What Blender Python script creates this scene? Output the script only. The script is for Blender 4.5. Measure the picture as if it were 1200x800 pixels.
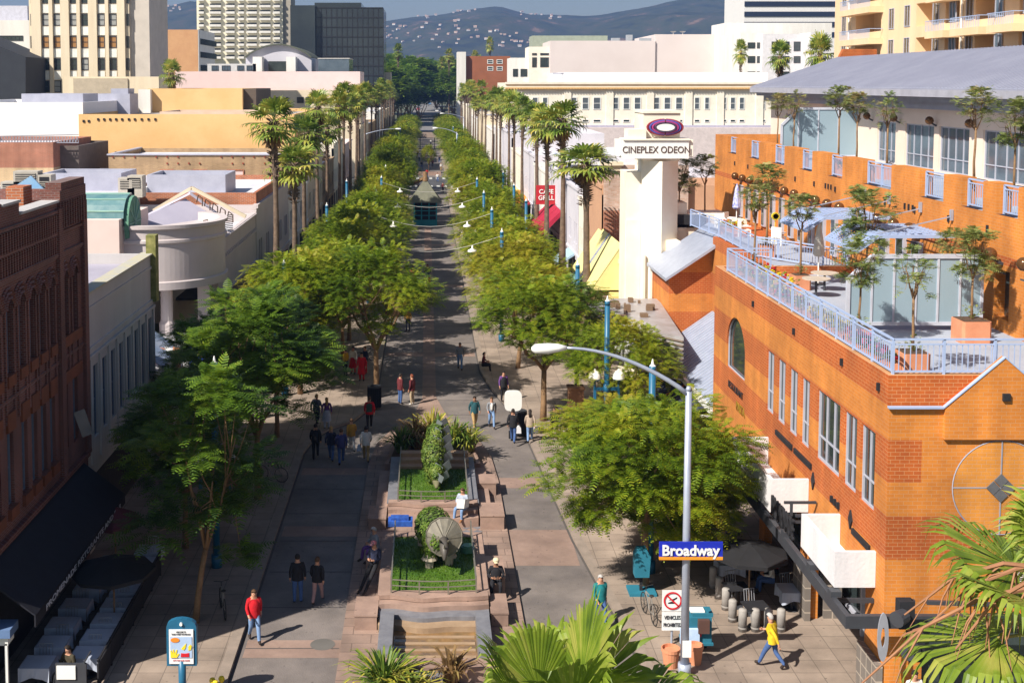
import bpy, bmesh, math, random
from mathutils import Vector, Matrix, Euler
V=Vector
rad=math.radians
RN=random.Random(11)
for o in list(bpy.data.objects): bpy.data.objects.remove(o)
S=bpy.context.scene
COL=S.collection
# ---- surveying helpers: where a sight line of the camera meets a real plane (used to measure the place)
FP=1400.0; EYE=18.0; PIT=rad(4)
def ray(px,py):
    u=(px-500)/FP; v=-(py-196)/FP; c=math.cos(PIT); s=math.sin(PIT)
    return V((u,c+v*s,-s+v*c))
def az(px,py,z=0.0):
    r=ray(px,py); t=(z-EYE)/r.z; return V((r.x*t,r.y*t,z))
def ax(px,py,x):
    r=ray(px,py); t=x/r.x; return V((x,r.y*t,EYE+r.z*t))
def ay(px,py,y):
    r=ray(px,py); t=y/r.y; return V((r.x*t,y,EYE+r.z*t))
# ---- materials
MATS={}
def _nt(name):
    m=bpy.data.materials.new(name); m.use_nodes=True; nt=m.node_tree
    b=nt.nodes['Principled BSDF']; return m,nt,b
def N(nt,t,**k):
    n=nt.nodes.new(t)
    for a,v in k.items():
        if a.startswith('i_'):
            n.inputs[int(a[2:]) if a[2:].isdigit() else a[2:].replace('_',' ')].default_value=v
        else: setattr(n,a,v)
    return n
def gum(nt,col):
    """trodden paving: broad stains and small dark spots"""
    L=nt.links.new; g=N(nt,'ShaderNodeNewGeometry')
    n=N(nt,'ShaderNodeTexNoise'); n.inputs['Scale'].default_value=.32; n.inputs['Detail'].default_value=9; n.inputs['Roughness'].default_value=.7; L(g.outputs['Position'],n.inputs['Vector'])
    r=N(nt,'ShaderNodeMapRange'); r.inputs[1].default_value=.35; r.inputs[2].default_value=.62; r.inputs[3].default_value=.7; r.inputs[4].default_value=1.08; L(n.outputs[0],r.inputs[0])
    a=N(nt,'ShaderNodeMix',data_type='RGBA',blend_type='MULTIPLY'); a.inputs[0].default_value=1; L(col,a.inputs[6]); L(r.outputs[0],a.inputs[7])
    v=N(nt,'ShaderNodeTexVoronoi'); v.inputs['Scale'].default_value=2.6; L(g.outputs['Position'],v.inputs['Vector'])
    t=N(nt,'ShaderNodeMapRange'); t.inputs[1].default_value=.06; t.inputs[2].default_value=.12; t.inputs[3].default_value=.55; t.inputs[4].default_value=1; L(v.outputs['Distance'],t.inputs[0])
    c=N(nt,'ShaderNodeMix',data_type='RGBA',blend_type='MULTIPLY'); c.inputs[0].default_value=1; L(a.outputs[2],c.inputs[6]); L(t.outputs[0],c.inputs[7]); return c.outputs[2]
def mat(name,c,c2=None,sc=1.5,rough=.8,metal=0,bump=0,bsc=None,emit=None,spec=.4,streak=False,worn=False):
    if name in MATS: return MATS[name]
    m,nt,b=_nt(name); L=nt.links.new
    c=tuple(c); c2=tuple(c2) if c2 else tuple(min(1,x*.8) for x in c)
    tc=N(nt,'ShaderNodeTexCoord')
    src=tc.outputs['Object']
    if streak:
        mp=N(nt,'ShaderNodeMapping'); mp.inputs['Scale'].default_value=(1,1,.12); L(src,mp.inputs[0]); src=mp.outputs[0]
    n=N(nt,'ShaderNodeTexNoise'); n.inputs['Scale'].default_value=sc; n.inputs['Detail'].default_value=6; n.inputs['Roughness'].default_value=.65
    L(src,n.inputs['Vector'])
    cr=N(nt,'ShaderNodeValToRGB'); cr.color_ramp.elements[0].position=.32; cr.color_ramp.elements[1].position=.68
    cr.color_ramp.elements[0].color=(*c2,1); cr.color_ramp.elements[1].color=(*c,1)
    L(n.outputs[0],cr.inputs[0]); L(gum(nt,cr.outputs[0]) if worn else cr.outputs[0],b.inputs['Base Color'])
    b.inputs['Roughness'].default_value=rough; b.inputs['Metallic'].default_value=metal
    b.inputs['Specular IOR Level'].default_value=spec
    if bump:
        n2=N(nt,'ShaderNodeTexNoise'); n2.inputs['Scale'].default_value=bsc or sc*8; n2.inputs['Detail'].default_value=4
        L(tc.outputs['Object'],n2.inputs['Vector'])
        bp=N(nt,'ShaderNodeBump'); bp.inputs['Strength'].default_value=bump; bp.inputs['Distance'].default_value=.05
        L(n2.outputs[0],bp.inputs['Height']); L(bp.outputs[0],b.inputs['Normal'])
    if emit: b.inputs['Emission Color'].default_value=(*c,1); b.inputs['Emission Strength'].default_value=emit
    MATS[name]=m; return m
def brick(name,bands,bw=.4,bh=.2,mortar=(.45,.42,.4),ms=.03,rough=.85,bump=.3,horiz=False,off=.5,sub=None):
    """bands: list of (z_from, colour A, colour B); world mapping u=x+y, v=z (or x,y when horiz)"""
    if name in MATS: return MATS[name]
    m,nt,b=_nt(name); L=nt.links.new
    g=N(nt,'ShaderNodeNewGeometry'); sp=N(nt,'ShaderNodeSeparateXYZ'); L(g.outputs['Position'],sp.inputs[0])
    cb=N(nt,'ShaderNodeCombineXYZ')
    if horiz: L(sp.outputs[0],cb.inputs[0]); L(sp.outputs[1],cb.inputs[1])
    else:
        a=N(nt,'ShaderNodeMath',operation='ADD'); L(sp.outputs[0],a.inputs[0]); L(sp.outputs[1],a.inputs[1])
        L(a.outputs[0],cb.inputs[0]); L(sp.outputs[2],cb.inputs[1])
    outs=[]
    fac=None
    for z0,ca,cc in bands:
        t=N(nt,'ShaderNodeTexBrick'); L(cb.outputs[0],t.inputs['Vector']); t.offset=off
        t.inputs['Scale'].default_value=1; t.inputs['Brick Width'].default_value=bw; t.inputs['Row Height'].default_value=bh
        t.inputs['Mortar Size'].default_value=ms*bh; t.inputs['Mortar Smooth'].default_value=.3; t.inputs['Bias'].default_value=0
        t.inputs['Color1'].default_value=(*ca,1); t.inputs['Color2'].default_value=(*cc,1); t.inputs['Mortar'].default_value=(*mortar,1)
        outs.append((z0,t))
    cur=outs[0][1].outputs[0]
    for z0,t in outs[1:]:
        gt=N(nt,'ShaderNodeMath',operation='GREATER_THAN'); L(sp.outputs[2],gt.inputs[0]); gt.inputs[1].default_value=z0
        mx=N(nt,'ShaderNodeMix',data_type='RGBA'); L(gt.outputs[0],mx.inputs[0]); L(cur,mx.inputs[6]); L(t.outputs[0],mx.inputs[7]); cur=mx.outputs[2]
    n=N(nt,'ShaderNodeTexNoise'); n.inputs['Scale'].default_value=.6; n.inputs['Detail'].default_value=7; L(g.outputs['Position'],n.inputs['Vector'])
    mr=N(nt,'ShaderNodeMapRange'); mr.inputs[1].default_value=.3; mr.inputs[2].default_value=.7; mr.inputs[3].default_value=.74; mr.inputs[4].default_value=1.14
    L(n.outputs[0],mr.inputs[0])
    vm=N(nt,'ShaderNodeMix',data_type='RGBA',blend_type='MULTIPLY'); vm.inputs[0].default_value=1; L(cur,vm.inputs[6])
    L(mr.outputs[0],vm.inputs[7])
    last=vm.outputs[2]
    if horiz: last=gum(nt,last)
    else:
        mp=N(nt,'ShaderNodeMapping'); mp.inputs['Scale'].default_value=(1.6,1.6,.18); L(g.outputs['Position'],mp.inputs[0])
        n3=N(nt,'ShaderNodeTexNoise'); n3.inputs['Scale'].default_value=1; n3.inputs['Detail'].default_value=6; L(mp.outputs[0],n3.inputs['Vector'])
        m3=N(nt,'ShaderNodeMapRange'); m3.inputs[1].default_value=.35; m3.inputs[2].default_value=.65; m3.inputs[3].default_value=.84; m3.inputs[4].default_value=1.06; L(n3.outputs[0],m3.inputs[0])
        v3=N(nt,'ShaderNodeMix',data_type='RGBA',blend_type='MULTIPLY'); v3.inputs[0].default_value=1; L(last,v3.inputs[6]); L(m3.outputs[0],v3.inputs[7]); last=v3.outputs[2]
    L(last,b.inputs['Base Color'])
    b.inputs['Roughness'].default_value=rough
    if bump:
        bp=N(nt,'ShaderNodeBump'); bp.inputs['Strength'].default_value=bump; bp.inputs['Distance'].default_value=.02
        inv=N(nt,'ShaderNodeMath',operation='SUBTRACT'); inv.inputs[0].default_value=1; L(outs[0][1].outputs['Fac'],inv.inputs[1])
        L(inv.outputs[0],bp.inputs['Height']); L(bp.outputs[0],b.inputs['Normal'])
    MATS[name]=m; return m
def leafmat(name,cols,sc=.6,rough=.5,trans=.35):
    if name in MATS: return MATS[name]
    m,nt,b=_nt(name); L=nt.links.new
    g=N(nt,'ShaderNodeNewGeometry'); oi=N(nt,'ShaderNodeObjectInfo')
    n=N(nt,'ShaderNodeTexNoise'); n.inputs['Scale'].default_value=sc; n.inputs['Detail'].default_value=5; L(g.outputs['Position'],n.inputs['Vector'])
    a=N(nt,'ShaderNodeMath',operation='MULTIPLY_ADD'); L(g.outputs['Random Per Island'],a.inputs[0]); a.inputs[1].default_value=.28
    L(n.outputs[0],a.inputs[2])
    a2=N(nt,'ShaderNodeMath',operation='MULTIPLY_ADD'); L(oi.outputs['Random'],a2.inputs[0]); a2.inputs[1].default_value=.18; L(a.outputs[0],a2.inputs[2])
    cr=N(nt,'ShaderNodeValToRGB'); e=cr.color_ramp.elements
    k=len(cols)
    e[0].position=.45; e[0].color=(*cols[0],1); e[1].position=.98; e[1].color=(*cols[-1],1)
    for i in range(1,k-1):
        x=e.new(.45+.53*i/(k-1)); x.color=(*cols[i],1)
    L(a2.outputs[0],cr.inputs[0]); L(cr.outputs[0],b.inputs['Base Color'])
    b.inputs['Roughness'].default_value=rough; b.inputs['Specular IOR Level'].default_value=.3
    tr=N(nt,'ShaderNodeBsdfTranslucent'); L(cr.outputs[0],tr.inputs[0])
    ms=N(nt,'ShaderNodeMixShader'); ms.inputs[0].default_value=trans; L(b.outputs[0],ms.inputs[1]); L(tr.outputs[0],ms.inputs[2])
    L(ms.outputs[0],nt.nodes['Material Output'].inputs[0])
    MATS[name]=m; return m
# ---- mesh building
class MB:
    def __init__(s): s.v=[]; s.f=[]; s.m=[]
    def add(s,vs,fs,m=0):
        o=len(s.v); s.v+= [tuple(p) for p in vs]
        for f in fs: s.f.append(tuple(i+o for i in f)); s.m.append(m)
        return s
    def quad(s,*p,m=0): return s.add(p,[tuple(range(len(p)))],m)
    def box(s,x0,x1,y0,y1,z0,z1,m=0):
        if x0>x1:x0,x1=x1,x0
        if y0>y1:y0,y1=y1,y0
        if z0>z1:z0,z1=z1,z0
        return s.add([(x0,y0,z0),(x1,y0,z0),(x1,y1,z0),(x0,y1,z0),(x0,y0,z1),(x1,y0,z1),(x1,y1,z1),(x0,y1,z1)],
          [(0,3,2,1),(4,5,6,7),(0,1,5,4),(1,2,6,5),(2,3,7,6),(3,0,4,7)],m)
    def beam(s,p,q,w,h,m=0,up=(0,0,1)):
        p=V(p);q=V(q);d=(q-p).normalized();u=V(up)
        if abs(d.dot(u))>.98:u=V((0,1,0))
        a=d.cross(u).normalized()*w/2; b=a.cross(d).normalized()*h/2
        vs=[p-a-b,p+a-b,q+a-b,q-a-b,p-a+b,p+a+b,q+a+b,q-a+b]
        return s.add(vs,[(0,3,2,1),(4,5,6,7),(0,1,5,4),(1,2,6,5),(2,3,7,6),(3,0,4,7)],m)
    def tube(s,pts,rs,n=8,m=0,cap=True,sx=1):
        pts=[V(p) for p in pts]
        if not hasattr(rs,'__len__'): rs=[rs]*len(pts)
        o=len(s.v); ref=V((1,0,0)); k=len(pts)
        for i,p in enumerate(pts):
            d=(pts[min(i+1,k-1)]-pts[max(i-1,0)])
            if d.length<1e-6: d=V((0,0,1))
            d.normalize()
            a=ref-d*ref.dot(d)
            if a.length<.05: a=V((0,1,0))-d*d.y
            a.normalize(); ref=a; b=d.cross(a)
            for j in range(n):
                t=2*math.pi*j/n; s.v.append(tuple(p+(a*math.cos(t)*sx+b*math.sin(t))*rs[i]))
        for i in range(k-1):
            for j in range(n):
                j2=(j+1)%n; s.f.append((o+i*n+j,o+i*n+j2,o+(i+1)*n+j2,o+(i+1)*n+j)); s.m.append(m)
        if cap:
            s.f.append(tuple(o+j for j in reversed(range(n)))); s.m.append(m)
            s.f.append(tuple(o+(k-1)*n+j for j in range(n))); s.m.append(m)
        return s
    def prism(s,poly,vec,m=0):
        poly=[V(p) for p in poly]; vec=V(vec); n=len(poly)
        nrm=V((0,0,0))
        for i in range(n): nrm+=poly[i].cross(poly[(i+1)%n])
        if nrm.dot(vec)>0: poly=poly[::-1]
        vs=poly+[p+vec for p in poly]
        fs=[tuple(range(n)),tuple(range(2*n-1,n-1,-1))]
        for i in range(n):
            j=(i+1)%n; fs.append((j,i,i+n,j+n))
        return s.add(vs,fs,m)
    def lathe(s,prof,c=(0,0,0),n=16,m=0,a0=0,a1=2*math.pi):
        o=len(s.v); full=abs(a1-a0-2*math.pi)<1e-6; k=n if full else n+1
        for r,z in prof:
            for j in range(k):
                t=a0+(a1-a0)*j/n; s.v.append((c[0]+r*math.cos(t),c[1]+r*math.sin(t),c[2]+z))
        for i in range(len(prof)-1):
            for j in range(n):
                j2=(j+1)%k; s.f.append((o+i*k+j,o+i*k+j2,o+(i+1)*k+j2,o+(i+1)*k+j)); s.m.append(m)
        return s
    def ball(s,c,r,n=10,m=0,h=None,zs=1):
        k=max(4,n//2); prof=[]
        for i in range(k+1):
            t=-math.pi/2+math.pi*i/k; prof.append((max(.0005,r*math.cos(t)),r*zs*math.sin(t)))
        return s.lathe(prof,c,n,m)
    def mesh(s,name,mats,smooth=False,org=(0,0,0)):
        me=bpy.data.meshes.new(name)
        ox,oy,oz=org
        me.from_pydata([(a-ox,b-oy,c-oz) for a,b,c in s.v],[],s.f)
        if not isinstance(mats,(list,tuple)): mats=[mats]
        for x in mats: me.materials.append(x)
        me.polygons.foreach_set('material_index',s.m)
        if smooth: me.polygons.foreach_set('use_smooth',[True]*len(s.f))
        me.update(); return me
ORG={}
def thing(name,label,cat,loc=(0,0,0),rz=0,group=None):
    o=bpy.data.objects.new(name,None); COL.objects.link(o); o.location=loc; o.rotation_euler=(0,0,rz)
    o.empty_display_size=.3
    o['label']=label; o['category']=cat
    if group:o['group']=group
    ORG[o]=V(loc) if rz==0 else V((0,0,0)); return o
def part(name,mb,mats,parent,smooth=False,label=None,kind=None):
    """mb in world coordinates if parent has rz 0, else local"""
    org=ORG[parent]; me=mb.mesh(name,mats,smooth,org); o=bpy.data.objects.new(name,me); COL.objects.link(o); o.parent=parent
    ORG[o]=org
    if label:o['label']=label
    if kind:o['kind']=kind
    return o
def split_part(name,mb,mats,parent,smooth=False):
    """one part object per loose piece"""
    par=list(range(len(mb.v)))
    def fd(i):
        while par[i]!=i: par[i]=par[par[i]]; i=par[i]
        return i
    for f in mb.f:
        for j in f[1:]: par[fd(j)]=fd(f[0])
    g={}
    for k,f in enumerate(mb.f): g.setdefault(fd(f[0]),[]).append(k)
    for ks in list(g.values())[:100]:
        m=MB(); mp={}
        for k in ks:
            ff=[]
            for j in mb.f[k]:
                if j not in mp: mp[j]=len(m.v); m.v.append(mb.v[j])
                ff.append(mp[j])
            m.f.append(tuple(ff)); m.m.append(mb.m[k])
        part(name,m,mats,parent,smooth)
def solo(name,mb,mats,label,cat,loc=(0,0,0),group=None,smooth=False,kind=None):
    me=mb.mesh(name,mats,smooth,loc); o=bpy.data.objects.new(name,me); COL.objects.link(o); o.location=loc
    if kind: o['kind']=kind
    if label:o['label']=label
    if cat:o['category']=cat
    if group:o['group']=group
    return o
def struct(name,mb,mats,smooth=False):
    me=mb.mesh(name,mats,smooth); o=bpy.data.objects.new(name,me); COL.objects.link(o); o['kind']='structure'; return o
def copytree(o,parent=None,loc=None,rz=None,label=None,sc=None,group=None):
    c=o.copy(); COL.objects.link(c); c.parent=parent
    if loc is not None:c.location=loc
    if rz is not None:c.rotation_euler=(0,0,rz)
    if sc is not None:c.scale=(sc,sc,sc) if not hasattr(sc,'__len__') else sc
    if label:c['label']=label
    if group:c['group']=group
    for ch in CH.get(o.name,[ ]): copytree(ch,c)
    return c
CH={}
def reg(root):
    """remember children of a prototype so copying is quick"""
    for o in list(COL.objects):
        if o.parent: 
            l=CH.setdefault(o.parent.name,[])
            if o not in l: l.append(o)
ORD=['nearest','second','third','fourth','fifth','sixth','seventh','eighth','ninth','tenth','eleventh','twelfth','thirteenth','fourteenth','fifteenth','sixteenth','seventeenth','eighteenth','nineteenth','twentieth','twenty-first','twenty-second']
def wall(mb,axis,pl,u0,u1,z0,z1,holes=(),dep=.2,sgn=1,m=0,mr=None):
    """sheet with openings and reveals. axis 'y': face looks to -Y at y=pl (u=x). axis 'x': plane x=pl, interior on the sgn side (u=y)"""
    mr=m if mr is None else mr
    us=sorted({u0,u1,*[h[0] for h in holes],*[h[1] for h in holes]}); zs=sorted({z0,z1,*[h[2] for h in holes],*[h[3] for h in holes]})
    us=[u for u in us if u0-1e-6<=u<=u1+1e-6]; zs=[z for z in zs if z0-1e-6<=z<=z1+1e-6]
    def P(u,z,d=0): return (u,pl+d,z) if axis=='y' else (pl+d*sgn,u,z)
    fl=(axis=='x' and sgn>0)
    def q(a,b,c,d,mm):
        mb.quad(*( (d,c,b,a) if fl else (a,b,c,d)),m=mm)
    for i in range(len(us)-1):
        for j in range(len(zs)-1):
            a,b=us[i],us[i+1]; c,d=zs[j],zs[j+1]; cu=(a+b)/2; cz=(c+d)/2
            if any(h[0]<cu<h[1] and h[2]<cz<h[3] for h in holes): continue
            q(P(a,c),P(b,c),P(b,d),P(a,d),m)
    for h in holes:
        a,b,c,d=h[:4]
        q(P(a,c),P(a,d),P(a,d,dep),P(a,c,dep),mr); q(P(b,d),P(b,c),P(b,c,dep),P(b,d,dep),mr)
        q(P(a,d),P(b,d),P(b,d,dep),P(a,d,dep),mr); q(P(b,c),P(a,c),P(a,c,dep),P(b,c,dep),mr)
    return mb
ROT={'y':0,'R':-math.pi/2,'L':math.pi/2}   # looks to -Y / to -X (right-hand side of street) / to +X
WC={}
def window(parent,c,w,h,face,fm,gm,nv=1,nh=1,fw=.06,dep=.08,sp=None,rec=0,name='window'):
    """window with frame, mullions and pane; c = world bottom centre in the outer plane"""
    key=(round(w,2),round(h,2),fm.name,gm.name,nv,nh,fw,dep,str(sp),name)
    if key not in WC:
        a=MB(); W=w/2; d=dep
        a.box(-W,-W+fw,0,d,0,h); a.box(W-fw,W,0,d,0,h); a.box(-W+fw,W-fw,0,d,0,fw); a.box(-W+fw,W-fw,0,d,h-fw,h)
        t=fw*.7
        for i in range(1,nv): x=-W+w*i/nv; a.box(x-t/2,x+t/2,.01,d-.01,fw,h-fw)
        zs=sp or [i/nh for i in range(1,nh)]
        for q in zs: z=h*q; a.box(-W+fw,W-fw,.014,d-.006,z-t/2,z+t/2)
        g=MB(); g.box(-W+fw*.6,W-fw*.6,d*.6,d*.6+.02,fw*.6,h-fw*.6)
        WC[key]=(a.mesh(name,fm),g.mesh('pane',gm))
    fmesh,gmesh=WC[key]
    o=bpy.data.objects.new(name,fmesh); COL.objects.link(o); o.parent=parent
    c=V(c)-ORG[parent]
    n={'y':V((0,1,0)),'R':V((1,0,0)),'L':V((-1,0,0))}[face]
    o.location=c+n*rec; o.rotation_euler=(0,0,ROT[face])
    p=bpy.data.objects.new('pane',gmesh); COL.objects.link(p); p.parent=o
    return o
def text(name,s,c,size,face,m,parent=None,ext=.02,bold=0,sx=1,label=None,cat=None,align='CENTER',tilt=None):
    cu=bpy.data.curves.new(name,'FONT'); cu.body=s; cu.size=size; cu.extrude=ext; cu.offset=bold; cu.align_x=align; cu.align_y='CENTER'; cu.resolution_u=3
    t=bpy.data.objects.new('tmp',cu); COL.objects.link(t)
    dg=bpy.context.evaluated_depsgraph_get(); me=bpy.data.meshes.new_from_object(t.evaluated_get(dg)); bpy.data.objects.remove(t)
    me.name=name; me.materials.clear(); me.materials.append(m)
    o=bpy.data.objects.new(name,me); COL.objects.link(o)
    o.rotation_euler=(rad(90),0,ROT[face]) if tilt is None else tilt
    o.scale=(sx,1,1); o.location=V(c)-(ORG[parent] if parent else V((0,0,0)))
    if parent:o.parent=parent
    ORG[o]=V(c)
    return o
def boxbuild(name,label,cat,x0,x1,y0,y1,z1,wm,rm,z0=0,par=.4,group=None,trim=None):
    """plain block building: walls, sunken roof deck with parapet and coping"""
    r=thing(name,label,cat,(( x0+x1)/2,(y0+y1)/2,z0),group=group)
    w=MB(); t=.25
    w.box(x0,x1,y0,y0+t,z0,z1); w.box(x0,x1,y1-t,y1,z0,z1); w.box(x0,x0+t,y0+t,y1-t,z0,z1); w.box(x1-t,x1,y0+t,y1-t,z0,z1)
    part('wall',w,wm,r)
    part('roof',MB().box(x0+t,x1-t,y0+t,y1-t,z1-par-.3,z1-par),rm,r)
    if trim:
        c=MB(); q=.12
        c.box(x0-q,x1+q,y0-q,y0+t+.05,z1,z1+.12); c.box(x0-q,x0+t+.05,y0+t+.05,y1,z1,z1+.12); c.box(x1-t-.05,x1+q,y0+t+.05,y1,z1,z1+.12)
        part('coping',c,trim,r)
    return r
# ---- palette
white=mat('white_stucco',(.78,.76,.72),(.66,.63,.59),.7,streak=True)
warmwhite=mat('warm_white_stucco',(.82,.76,.66),(.74,.67,.56),.8,bump=.1)
cream=mat('cream_stucco',(.74,.64,.48),(.66,.55,.4),.8,streak=True)
pink=mat('pale_pink_stucco',(.8,.62,.6),(.74,.56,.54),.4)
lilac=mat('lilac_grey_metal',(.42,.43,.52),(.35,.36,.45),1.2,.5)
ochre=mat('ochre_stucco',(.76,.5,.24),(.68,.42,.18),.35,bump=.2,bsc=6)
apricot=mat('apricot_stucco',(.8,.59,.38),(.7,.5,.3),.5,streak=True)
roofgrey=mat('roof_gravel_grey',(.42,.42,.46),(.3,.3,.34),.6,bump=.2)
roofwhite=mat('roof_white_coating',(.7,.7,.74),(.5,.5,.55),.5)
dark=mat('dark_paint',(.02,.02,.025),(.012,.012,.015),3)
charcoal=mat('charcoal_metal',(.05,.055,.065),(.04,.04,.05),2,rough=.5)
steel=mat('galvanised_steel',(.42,.46,.56),(.34,.38,.48),2,rough=.4,metal=.3)
railblue=mat('pale_blue_rail_paint',(.36,.45,.66),(.32,.4,.6),2,rough=.45)
teal=mat('teal_post_paint',(.02,.13,.24),(.015,.1,.19),3,rough=.4)
glass=mat('window_glass',(.045,.06,.06),(.02,.03,.035),.5,rough=.06,spec=.8)
glassblue=mat('blue_window_glass',(.12,.16,.2),(.06,.09,.12),.4,rough=.1,spec=.8)
blind=mat('window_blind',(.42,.42,.4),(.25,.26,.26),.3,rough=.5)
blindtan=mat('tan_window_blind',(.4,.2,.07),(.3,.15,.05),.3,rough=.5)
white_p=mat('white_paint',(.8,.8,.78),(.74,.74,.72),2,rough=.45)
framegrey=mat('grey_window_frame',(.42,.43,.5),(.36,.37,.44),2,rough=.45)
terra=mat('terracotta',(.62,.27,.15),(.52,.21,.11),2)
bark=mat('tree_bark',(.3,.18,.09),(.17,.1,.05),4,bump=.5)
palmbark=mat('palm_trunk_bark',(.19,.13,.09),(.08,.055,.04),3,bump=.6,bsc=14)
orangeband=[(.62,.215,.03),(.55,.18,.024)]; redband=[(.47,.105,.014),(.41,.085,.012)]
OB=brick('banded_orange_block',[(-5,*orangeband),(4.76,*redband),(6.0,*orangeband),(6.96,*redband),(8.16,*orangeband),(9.09,*redband)],.26,.107,(.54,.27,.12),.07,bump=.12)
OBL=brick('plain_orange_block',[(-5,*orangeband)],.26,.107,(.54,.27,.12),.07,bump=.12)
OB2=brick('upper_orange_block',[(-5,*redband),(7.3,*orangeband),(8.2,*redband),(9.6,*orangeband),(11.9,*redband),(12.2,*orangeband),(15.3,*redband)],.26,.107,(.54,.27,.12),.07,bump=.12)
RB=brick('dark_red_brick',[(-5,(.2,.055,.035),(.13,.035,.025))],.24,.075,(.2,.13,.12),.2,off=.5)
RB2=brick('rough_red_brick',[(-5,(.46,.13,.04),(.34,.1,.04))],.3,.1,(.4,.3,.24),.12)
TB=brick('tan_brick',[(-5,(.42,.28,.15),(.34,.22,.12))],.3,.1,(.4,.3,.2),.1)
# ---- camera, sun, sky
cam=bpy.data.cameras.new('camera'); co=bpy.data.objects.new('camera',cam); COL.objects.link(co); S.camera=co
cam.lens=42; cam.sensor_width=36; cam.sensor_fit='HORIZONTAL'; cam.shift_x=100/1200; cam.shift_y=-204/1200
cam.clip_start=.5; cam.clip_end=20000
co.location=(0,0,EYE); co.rotation_euler=(rad(90)-PIT,0,0)
SAZ=rad(50); SEL=rad(43.5)
sd=V((math.sin(SAZ)*math.cos(SEL),math.cos(SAZ)*math.cos(SEL),-math.sin(SEL)))
su=bpy.data.lights.new('sun','SUN'); so=bpy.data.objects.new('sun',su); COL.objects.link(so)
su.energy=5.0; su.angle=rad(.5); su.color=(1,.93,.82)
so.rotation_euler=sd.to_track_quat('-Z','Y').to_euler(); so.location=(-40,-40,60)
w=bpy.data.worlds.new('World'); S.world=w; w.use_nodes=True; nt=w.node_tree
sk=nt.nodes.new('ShaderNodeTexSky'); sk.sky_type='NISHITA'; sk.sun_disc=False; sk.sun_elevation=SEL; sk.sun_rotation=math.atan2(-sd.x,-sd.y)
sk.air_density=1.25; sk.dust_density=1.3; sk.ozone_density=2.0
nt.links.new(sk.outputs[0],nt.nodes['Background'].inputs[0]); nt.nodes['Background'].inputs[1].default_value=.05
S.view_settings.view_transform='Standard'; S.view_settings.look='None'; S.view_settings.gamma=1; S.view_settings.exposure=.68
S.render.resolution_x=1024; S.render.resolution_y=682
S.render.engine='CYCLES'
try:
    S.cycles.transparent_max_bounces=6; S.cycles.max_bounces=6
except Exception: pass
# ================= GROUND
asph=mat('lane_paving',(.21,.18,.165),(.15,.13,.125),.5,bump=.3,bsc=20,worn=True)
band=mat('band_paving',(.31,.215,.175),(.25,.17,.14),.7,bump=.2,worn=True)
gm=mat('city_ground',(.12,.12,.09),(.07,.085,.05),.02)
tile=brick('pavement_tile',[(-5,(.33,.26,.21),(.27,.21,.17))],.8,.8,(.17,.135,.11),.02,horiz=True,bump=.1,off=0)
isl=brick('island_tile',[(-5,(.33,.225,.18),(.26,.18,.145))],1.2,.6,(.16,.11,.09),.03,horiz=True,bump=.1)
g=MB(); g.add([(-6000,-300,-.02),(6000,-300,-.02),(6000,9500,-.02),(-6000,9500,-.02)],[(0,1,2,3)])
struct('ground',g,gm)
LC=[(-6,-2),(-6,57),(-5.7,59.5),(-5.1,61),(-3.9,62.6),(-3.1,65.4),(-2.9,71),(-2.95,206)]
RC=[(6.7,-2),(6.6,37),(5.8,46),(5.3,56),(5.1,60),(4.6,64.7),(3.8,69.3),(3.35,73.5),(3.3,206)]
XL,XR=-12.8,12.8
lane=MB(); pts=LC+RC[::-1]; lane.add([(x,y,.0) for x,y in pts],[tuple(range(len(pts)-1,-1,-1))]); 
struct('promenade_lane',lane,asph)
def curb_slab(name,edge,outer,z=.13,y0=31.5):
    """raised pavement with kerb following the lane edge"""
    e=[(x,max(y,y0)) for x,y in edge]
    m=MB()
    for (a,b),(c,d) in zip(e,e[1:]):
        if d<=b: continue
        if outer<0: m.quad((outer,b,z),(a,b,z),(c,d,z),(outer,d,z)); m.quad((a,b,z),(a,b,-.01),(c,d,-.01),(c,d,z),m=1)
        else: m.quad((a,b,z),(outer,b,z),(outer,d,z),(c,d,z)); m.quad((a,b,-.01),(a,b,z),(c,d,z),(c,d,-.01),m=1)
    m.quad((outer,y0,z),(outer,y0,-.01),(e[0][0],y0,-.01),(e[0][0],y0,z),m=1)
    struct(name,m,[tile,mat('kerb_stone',(.3,.24,.2),(.22,.18,.15),2)])
    k=MB(); w_=.34*(1 if outer>0 else -1); 
    for (a,b),(c,d) in zip(e,e[1:]):
        if d<=b: continue
        p=[(a,b,z+.004),(a+w_,b,z+.004),(c+w_,d,z+.004),(c,d,z+.004)]
        k.quad(*(p if outer>0 else p[::-1]))
    struct(name+'_edge',k,mat('kerb_stone',(.3,.24,.2)))
curb_slab('left_pavement',LC,-14.2); curb_slab('right_pavement',RC,20)
dk=MB()   # dark drain line along the left kerb and right kerb
for ed,s in ((LC,1),(RC,-1)):
    for (a,b),(c,d) in zip(ed,ed[1:]):
        b=max(b,31.5)
        if d>b: 
            p=[(a,b,.008),(a+.09*s,b,.008),(c+.09*s,d,.008),(c,d,.008)]; dk.quad(*(p if s>0 else p[::-1]))
struct('gutter',dk,mat('gutter_dark',(.09,.08,.075)))
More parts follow.
